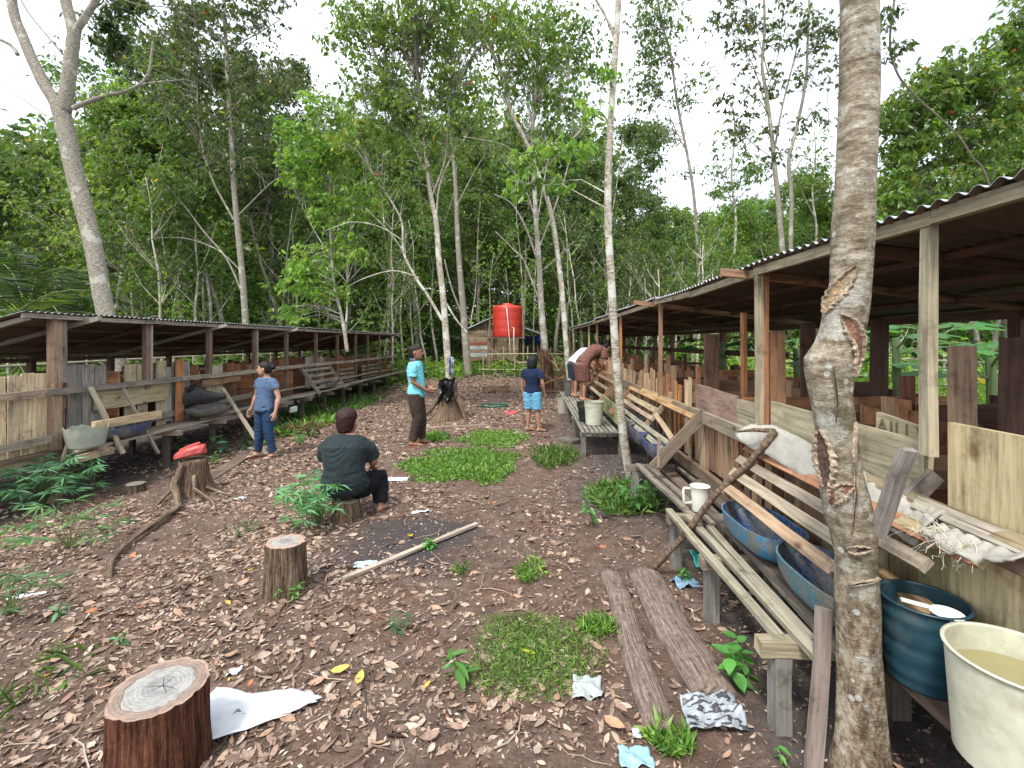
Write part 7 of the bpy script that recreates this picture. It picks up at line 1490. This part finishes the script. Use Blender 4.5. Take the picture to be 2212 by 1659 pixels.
# ---------------------------------------------------------------- grass patches (built where they lie)
def grass(name, lbl, inside, box_, n, hmin, hmax, ratio, pal, seed, up=.9, broad=0):
    r = random.Random(seed); rg = np.random.default_rng(seed); P = []
    while len(P) < n:
        x = r.uniform(box_[0], box_[1]); y = r.uniform(box_[2], box_[3])
        if inside(x, y, r): P.append((x, y, gz(x, y)-.002))
    P = np.array(P); d = norm(np.concatenate([rg.normal(0, 1, (n, 2)), np.full((n, 1), up)], 1)); d[:, 2] = np.abs(d[:, 2]); L = rg.uniform(hmin, hmax, n)
    P[:, 2] += rg.random(n)*.03*(up < 1)
    v, f = leaf_arrays(P, d, L, ratio, fold=.3, droop=.25); p = np.array(LEAFPAL[pal]); c = p[rg.integers(0, 4, n)]*rg.uniform(.8, 1.5, (n, 1))
    tag(npmesh(name, v, f, np.repeat(c, 4, 0), M['leaf_near']), lbl, 'grass', kind='stuff')
def ell(px, py, rx, ry, soft=.35):
    rx, ry = rx*.95, ry*.95; c = PG(px, py); l = PG(px-rx, py); rr = PG(px+rx, py); fr = PG(px, py+ry); bk = PG(px, py-ry)
    ax = abs(rr.x-l.x)/2; ay = abs(bk.y-fr.y)/2; cy = (bk.y+fr.y)/2
    def f(x, y, r):
        d = math.hypot((x-c.x)/ax, (y-cy)/ay)+.35*noise.noise(V((x*2.6, y*2.6, 2))); return d < 1-soft*r.random()**2
    return f, (c.x-ax*1.3, c.x+ax*1.3, cy-ay*1.3, cy+ay*1.3)
f1, b1 = ell(1005, 1010, 150, 42, .7); grass('grass_patch', 'lush bright green creeping patch in the middle of the clearing', f1, b1, 6800, .025, .075, .36, 'bright', 11, .5); grass('grass_patch', 'thin grass blades mixed through the lush creeping patch', f1, b1, 900, .06, .13, .07, 'mid', 31, 1.0)
f1, b1 = ell(1065, 952, 80, 24, .8); grass('grass_patch', 'smaller green tuft patch just behind the lush one', f1, b1, 2600, .03, .075, .3, 'bright', 12, .5)
f1, b1 = ell(935, 948, 34, 12); grass('grass_patch', 'little bright green patch by the feet of the man in cyan', f1, b1, 420, .06, .12, .4, 'bright', 13, .8)
f1, b1 = ell(1150, 1425, 165, 105, .9); grass('grass_patch', 'thin pale short grass beside the grey logs', f1, b1, 4200, .015, .045, .11, 'bright', 14, .7)
f1, b1 = ell(1195, 990, 55, 26, .8); grass('grass_patch', 'spiky dull grass tuft on the dark mud', f1, b1, 700, .07, .15, .12, 'mid', 15, .9)
f1, b1 = ell(730, 880, 70, 28, .6); grass('grass_patch', 'green weeds growing along the far part of the left shed', f1, b1, 1700, .10, .25, .28, 'mid', 16, 1.0)
f1, b1 = ell(650, 925, 50, 22, .5); grass('grass_patch', 'green leafy growth right behind the woman in blue', f1, b1, 700, .10, .24, .34, 'bright', 17, .9)
f1, b1 = ell(870, 820, 60, 12, .6); grass('grass_patch', 'green growth at the far end of the left shed', f1, b1, 1200, .12, .3, .25, 'mid', 18, 1.0)
f1, b1 = ell(1345, 1085, 85, 38, .5); grass('grass_patch', 'tangled green grass round the foot of the white-barked tree', f1, b1, 1500, .06, .17, .15, 'mid', 19, .9)
f1, b1 = ell(1145, 1238, 32, 26, .3); grass('grass_patch', 'small spiky green tuft in the leaf litter', f1, b1, 130, .05, .10, .14, 'bright', 20, .9)
f1, b1 = ell(1285, 1360, 50, 24, .5); grass('grass_patch', 'tuft of fresh grass left of the two logs', f1, b1, 380, .03, .08, .12, 'bright', 21, .9)
f1, b1 = ell(1450, 1610, 55, 30, .5); grass('grass_patch', 'green weeds at the near end of the logs', f1, b1, 190, .04, .09, .25, 'bright', 22, .9)
f1, b1 = ell(60, 1500, 110, 110, .6); grass('grass_patch', 'wispy grey-green grass at the lower left edge', f1, b1, 70, .06, .16, .03, 'mid', 23, .8)
f1, b1 = ell(995, 1237, 18, 10, .3); grass('grass_patch', 'tiny round green tuft left of the spiky one', f1, b1, 70, .03, .07, .2, 'mid', 24, .9)
# ---------------------------------------------------------------- single weeds
def palmate(p, H, n, seed, lbl, spread=.35, leaflets=6, Ll=.13, col=(.10, .23, .09), ratio=.13):
    t = thing('feathery_weed', lbl, 'plant', p); r = random.Random(seed); mb = MB(seed); cs, ds, Ls = [], [], []
    for k in range(n):
        a = r.uniform(0, 6.283); rr = spread*r.random()**.6; e = V((p.x+math.cos(a)*rr, p.y+math.sin(a)*rr, p.z+H*r.uniform(.3, 1))); m_ = V((p.x+math.cos(a)*rr*.3, p.y+math.sin(a)*rr*.3, p.z+(e.z-p.z)*.6))
        mb.tube([p, m_, e], [.004, .003, .0015], 4, (.14, .2, .08), cap=False); o = V((math.cos(a), math.sin(a), r.uniform(-.2, .5)))
        for j in range(leaflets):
            an = (j/(leaflets-1)-.5)*3.6; d = V((math.cos(a+an), math.sin(a+an), r.uniform(-.35, .25))).normalized(); cs.append(e); ds.append(d); Ls.append(Ll*r.uniform(.65, 1.1))
    mb.build('stems', M['leaf_near'], t)
    v, f = leaf_arrays(np.array(cs), np.array(ds), np.array(Ls), ratio, fold=.2, droop=.2); c = np.array(col)*RNG.uniform(.7, 1.4, (len(cs), 1)); npmesh('leaves', v, f, np.repeat(c, 4, 0), M['leaf_near'], t)
    return t
palmate(PG(88, 1098), .60, 70, 1, 'large feathery blue-green weed against the near post of the left shed', .50, 8, .17, (.13, .28, .16))
palmate(PG(150, 1185), .42, 16, 2, 'thin wispy weed in front of the large feathery one', .38, 8, .18, (.13, .25, .12), .07)
palmate(PG(690, 1135), .46, 42, 3, 'feathery bright weed beside the log the seated person uses', .30, 7, .15, (.12, .29, .13), .15)
palmate(PG(22, 1330), .35, 12, 4, 'faint wispy weed at the far left edge', .3, 7, .16, (.13, .22, .12), .07)
def broadleaf(p, H, n, seed, lbl, L=.1, ratio=.45, col=(.07, .18, .04), stems=1, sp=.05, droop=.35):
    t = thing('broadleaf_weed', lbl, 'plant', p); r = random.Random(seed); mb = MB(seed); cs, ds, Ls = [], [], []
    for s_ in range(stems):
        a0 = r.uniform(0, 6.28); q = V((p.x+math.cos(a0)*sp*s_*.6, p.y+math.sin(a0)*sp*s_*.6, p.z)); top = q+V((math.cos(a0)*sp, math.sin(a0)*sp, H*r.uniform(.6, 1))); mb.tube([q, q.lerp(top, .5), top], [.005, .004, .002], 5, (.13, .2, .06), cap=False)
        for k in range(n):
            c = q.lerp(top, .25+.75*k/max(1, n-1)); a = k*2.4+r.uniform(-.4, .4); cs.append(c); ds.append(V((math.cos(a), math.sin(a), r.uniform(-.15, .7)-(droop if k < n/2 else 0))).normalized()); Ls.append(L*r.uniform(.6, 1.15))
    mb.build('stems', M['leaf_near'], t)
    v, f = leaf_grid(np.array(cs), np.array(ds), np.array(Ls), ratio, norm(RNG.normal(0, .3, (len(cs), 3))+np.array([0, 0, 1]))); c = np.array(col)*RNG.uniform(.75, 1.3, (len(cs), 1)); npmesh('leaves', v, f, np.repeat(c, 15, 0), M['leaf_near'], t, smooth=True)
broadleaf(PG(995, 1468), .16, 9, 5, 'young seedling with long drooping leaves near the bottom centre', .12, .36)
broadleaf(PG(1340, 1105), .40, 12, 6, 'bushy weed with pointed leaves in front of the white-barked tree', .11, .45, (.07, .20, .05), 6, .16)
broadleaf(PG(1400, 1090), .26, 10, 16, 'low leafy weed under the far end of the slatted bench', .09, .45, (.05, .15, .04), 4, .14)
broadleaf(PG(1620, 1480), .28, 10, 7, 'heart-leaved climbing weed beside the nearest bench leg', .085, .75, (.09, .27, .06), 2, .08)
broadleaf(PG(593, 1300), .15, 12, 8, 'small green weed at the foot of the middle stump', .055, .45, (.10, .24, .05), 4, .06)
broadleaf(PG(535, 1150), .14, 9, 9, 'small weed between the middle stump and the long bare root', .05, .4, (.09, .2, .08), 3, .05)
broadleaf(PG(862, 1370), .10, 10, 10, 'dark little weed in the litter left of the seedling', .045, .3, (.05, .15, .06), 3, .04)
broadleaf(PG(1492, 1255), .09, 8, 12, 'tiny weed beside the blue plastic scrap under the bench', .05, .5, (.08, .24, .05), 2, .04)
broadleaf(PG(1688, 1650), .06, 6, 13, 'tiny seedling on the dark soil at the bottom right', .045, .5, (.08, .24, .05), 1, .02)
broadleaf(PG(460, 1005), .2, 7, 14, 'upright light green shoot behind the stump with the red lump', .14, .3, (.10, .28, .06), 1, .02, 0)
broadleaf(PG(940, 1185), .07, 10, 17, 'bright tuft growing over the white lath', .05, .5, (.09, .28, .05), 3, .04)
broadleaf(PG(1225, 880), .32, 8, 18, 'light green leafy plant at the foot of the split bark tree', .22, .3, (.10, .27, .09), 3, .14)
broadleaf(PG(500, 985), .35, 12, 19, 'dull green broad-leaved shrub under the left shed behind the woman', .17, .4, (.05, .12, .06), 5, .3)
broadleaf(PG(640, 960), .25, 12, 20, 'bright weed by the root heap behind the woman in blue', .12, .35, (.08, .22, .05), 5, .22)
broadleaf(PG(555, 920), .3, 9, 21, 'fresh leafy weed under the shed at the woman\'s hip', .15, .45, (.08, .22, .05), 3, .15)
broadleaf(PG(120, 1335), .1, 6, 22, 'pale little seedling in the litter at far left', .06, .4, (.10, .2, .1), 2, .03)
broadleaf(PG(265, 1390), .08, 6, 23, 'tiny upright weed above the big near stump', .05, .3, (.10, .24, .12), 2, .03)
# papaya plants behind the right shed
def papaya(x, y, H, seed, lbl, nl=6):
    z = gz(x, y); t = thing('papaya_plant', lbl, 'plant', (x, y, z)); r = random.Random(seed); mb = MB(seed)
    mb.tube([(x, y, z-.1), (x+.03, y, z+H*.5), (x, y, z+H)], [.055, .05, .04], 10, (.12, .17, .08), wob=.05)
    lf = MB(seed+9)
    for k in range(nl):
        a = 6.283*k/nl+r.uniform(-.3, .3); L = r.uniform(.45, .75); b = V((x, y, z+H-.25*r.random())); e = b+V((math.cos(a)*L, math.sin(a)*L, L*r.uniform(.0, .45)))
        mb.tube([b, b.lerp(e, .5)+V((0, 0, .05)), e], [.012, .009, .007], 5, (.15, .20, .08), cap=False)
        n = 7; vs = [e]; fs = []
        for j in range(n):
            an = a+(j/(n-1)-.5)*4.6; R = r.uniform(.24, .34); d = V((math.cos(an), math.sin(an), -.25)); s_ = V((-math.sin(an), math.cos(an), 0))
            i0 = len(vs); vs += [e+d*R*.45+s_*R*.16, e+d*R*.75+s_*R*.26, e+d*R, e+d*R*.75-s_*R*.26, e+d*R*.45-s_*R*.16]; fs.append([0, i0, i0+1, i0+2, i0+3, i0+4])
        lf.add(vs, fs, None, (.06*r.uniform(.8, 1.3), .17*r.uniform(.8, 1.3), .06))
    mb.build('stem', M['leaf_near'], t); lf.build('leaves', M['leaf_near'], t)
for (px, Y, H, sd_, l) in ((1935, 5.4, 1.75, 1, 'papaya plant with thick green stem seen through the near opening of the right shed'), (2140, 4.6, 1.55, 2, 'papaya plant with spreading lobed leaves behind the nearest wide board'), (1720, 6.6, 1.6, 3, 'papaya plant half hidden behind the scarred trunk'), (1560, 8.0, 1.7, 4, 'papaya plant showing through the middle of the right shed'), (2010, 6.8, 1.9, 5, 'tall papaya plant further back behind the near post')):
    x, y = at(px, Y); papaya(x, y, H, sd_, l)
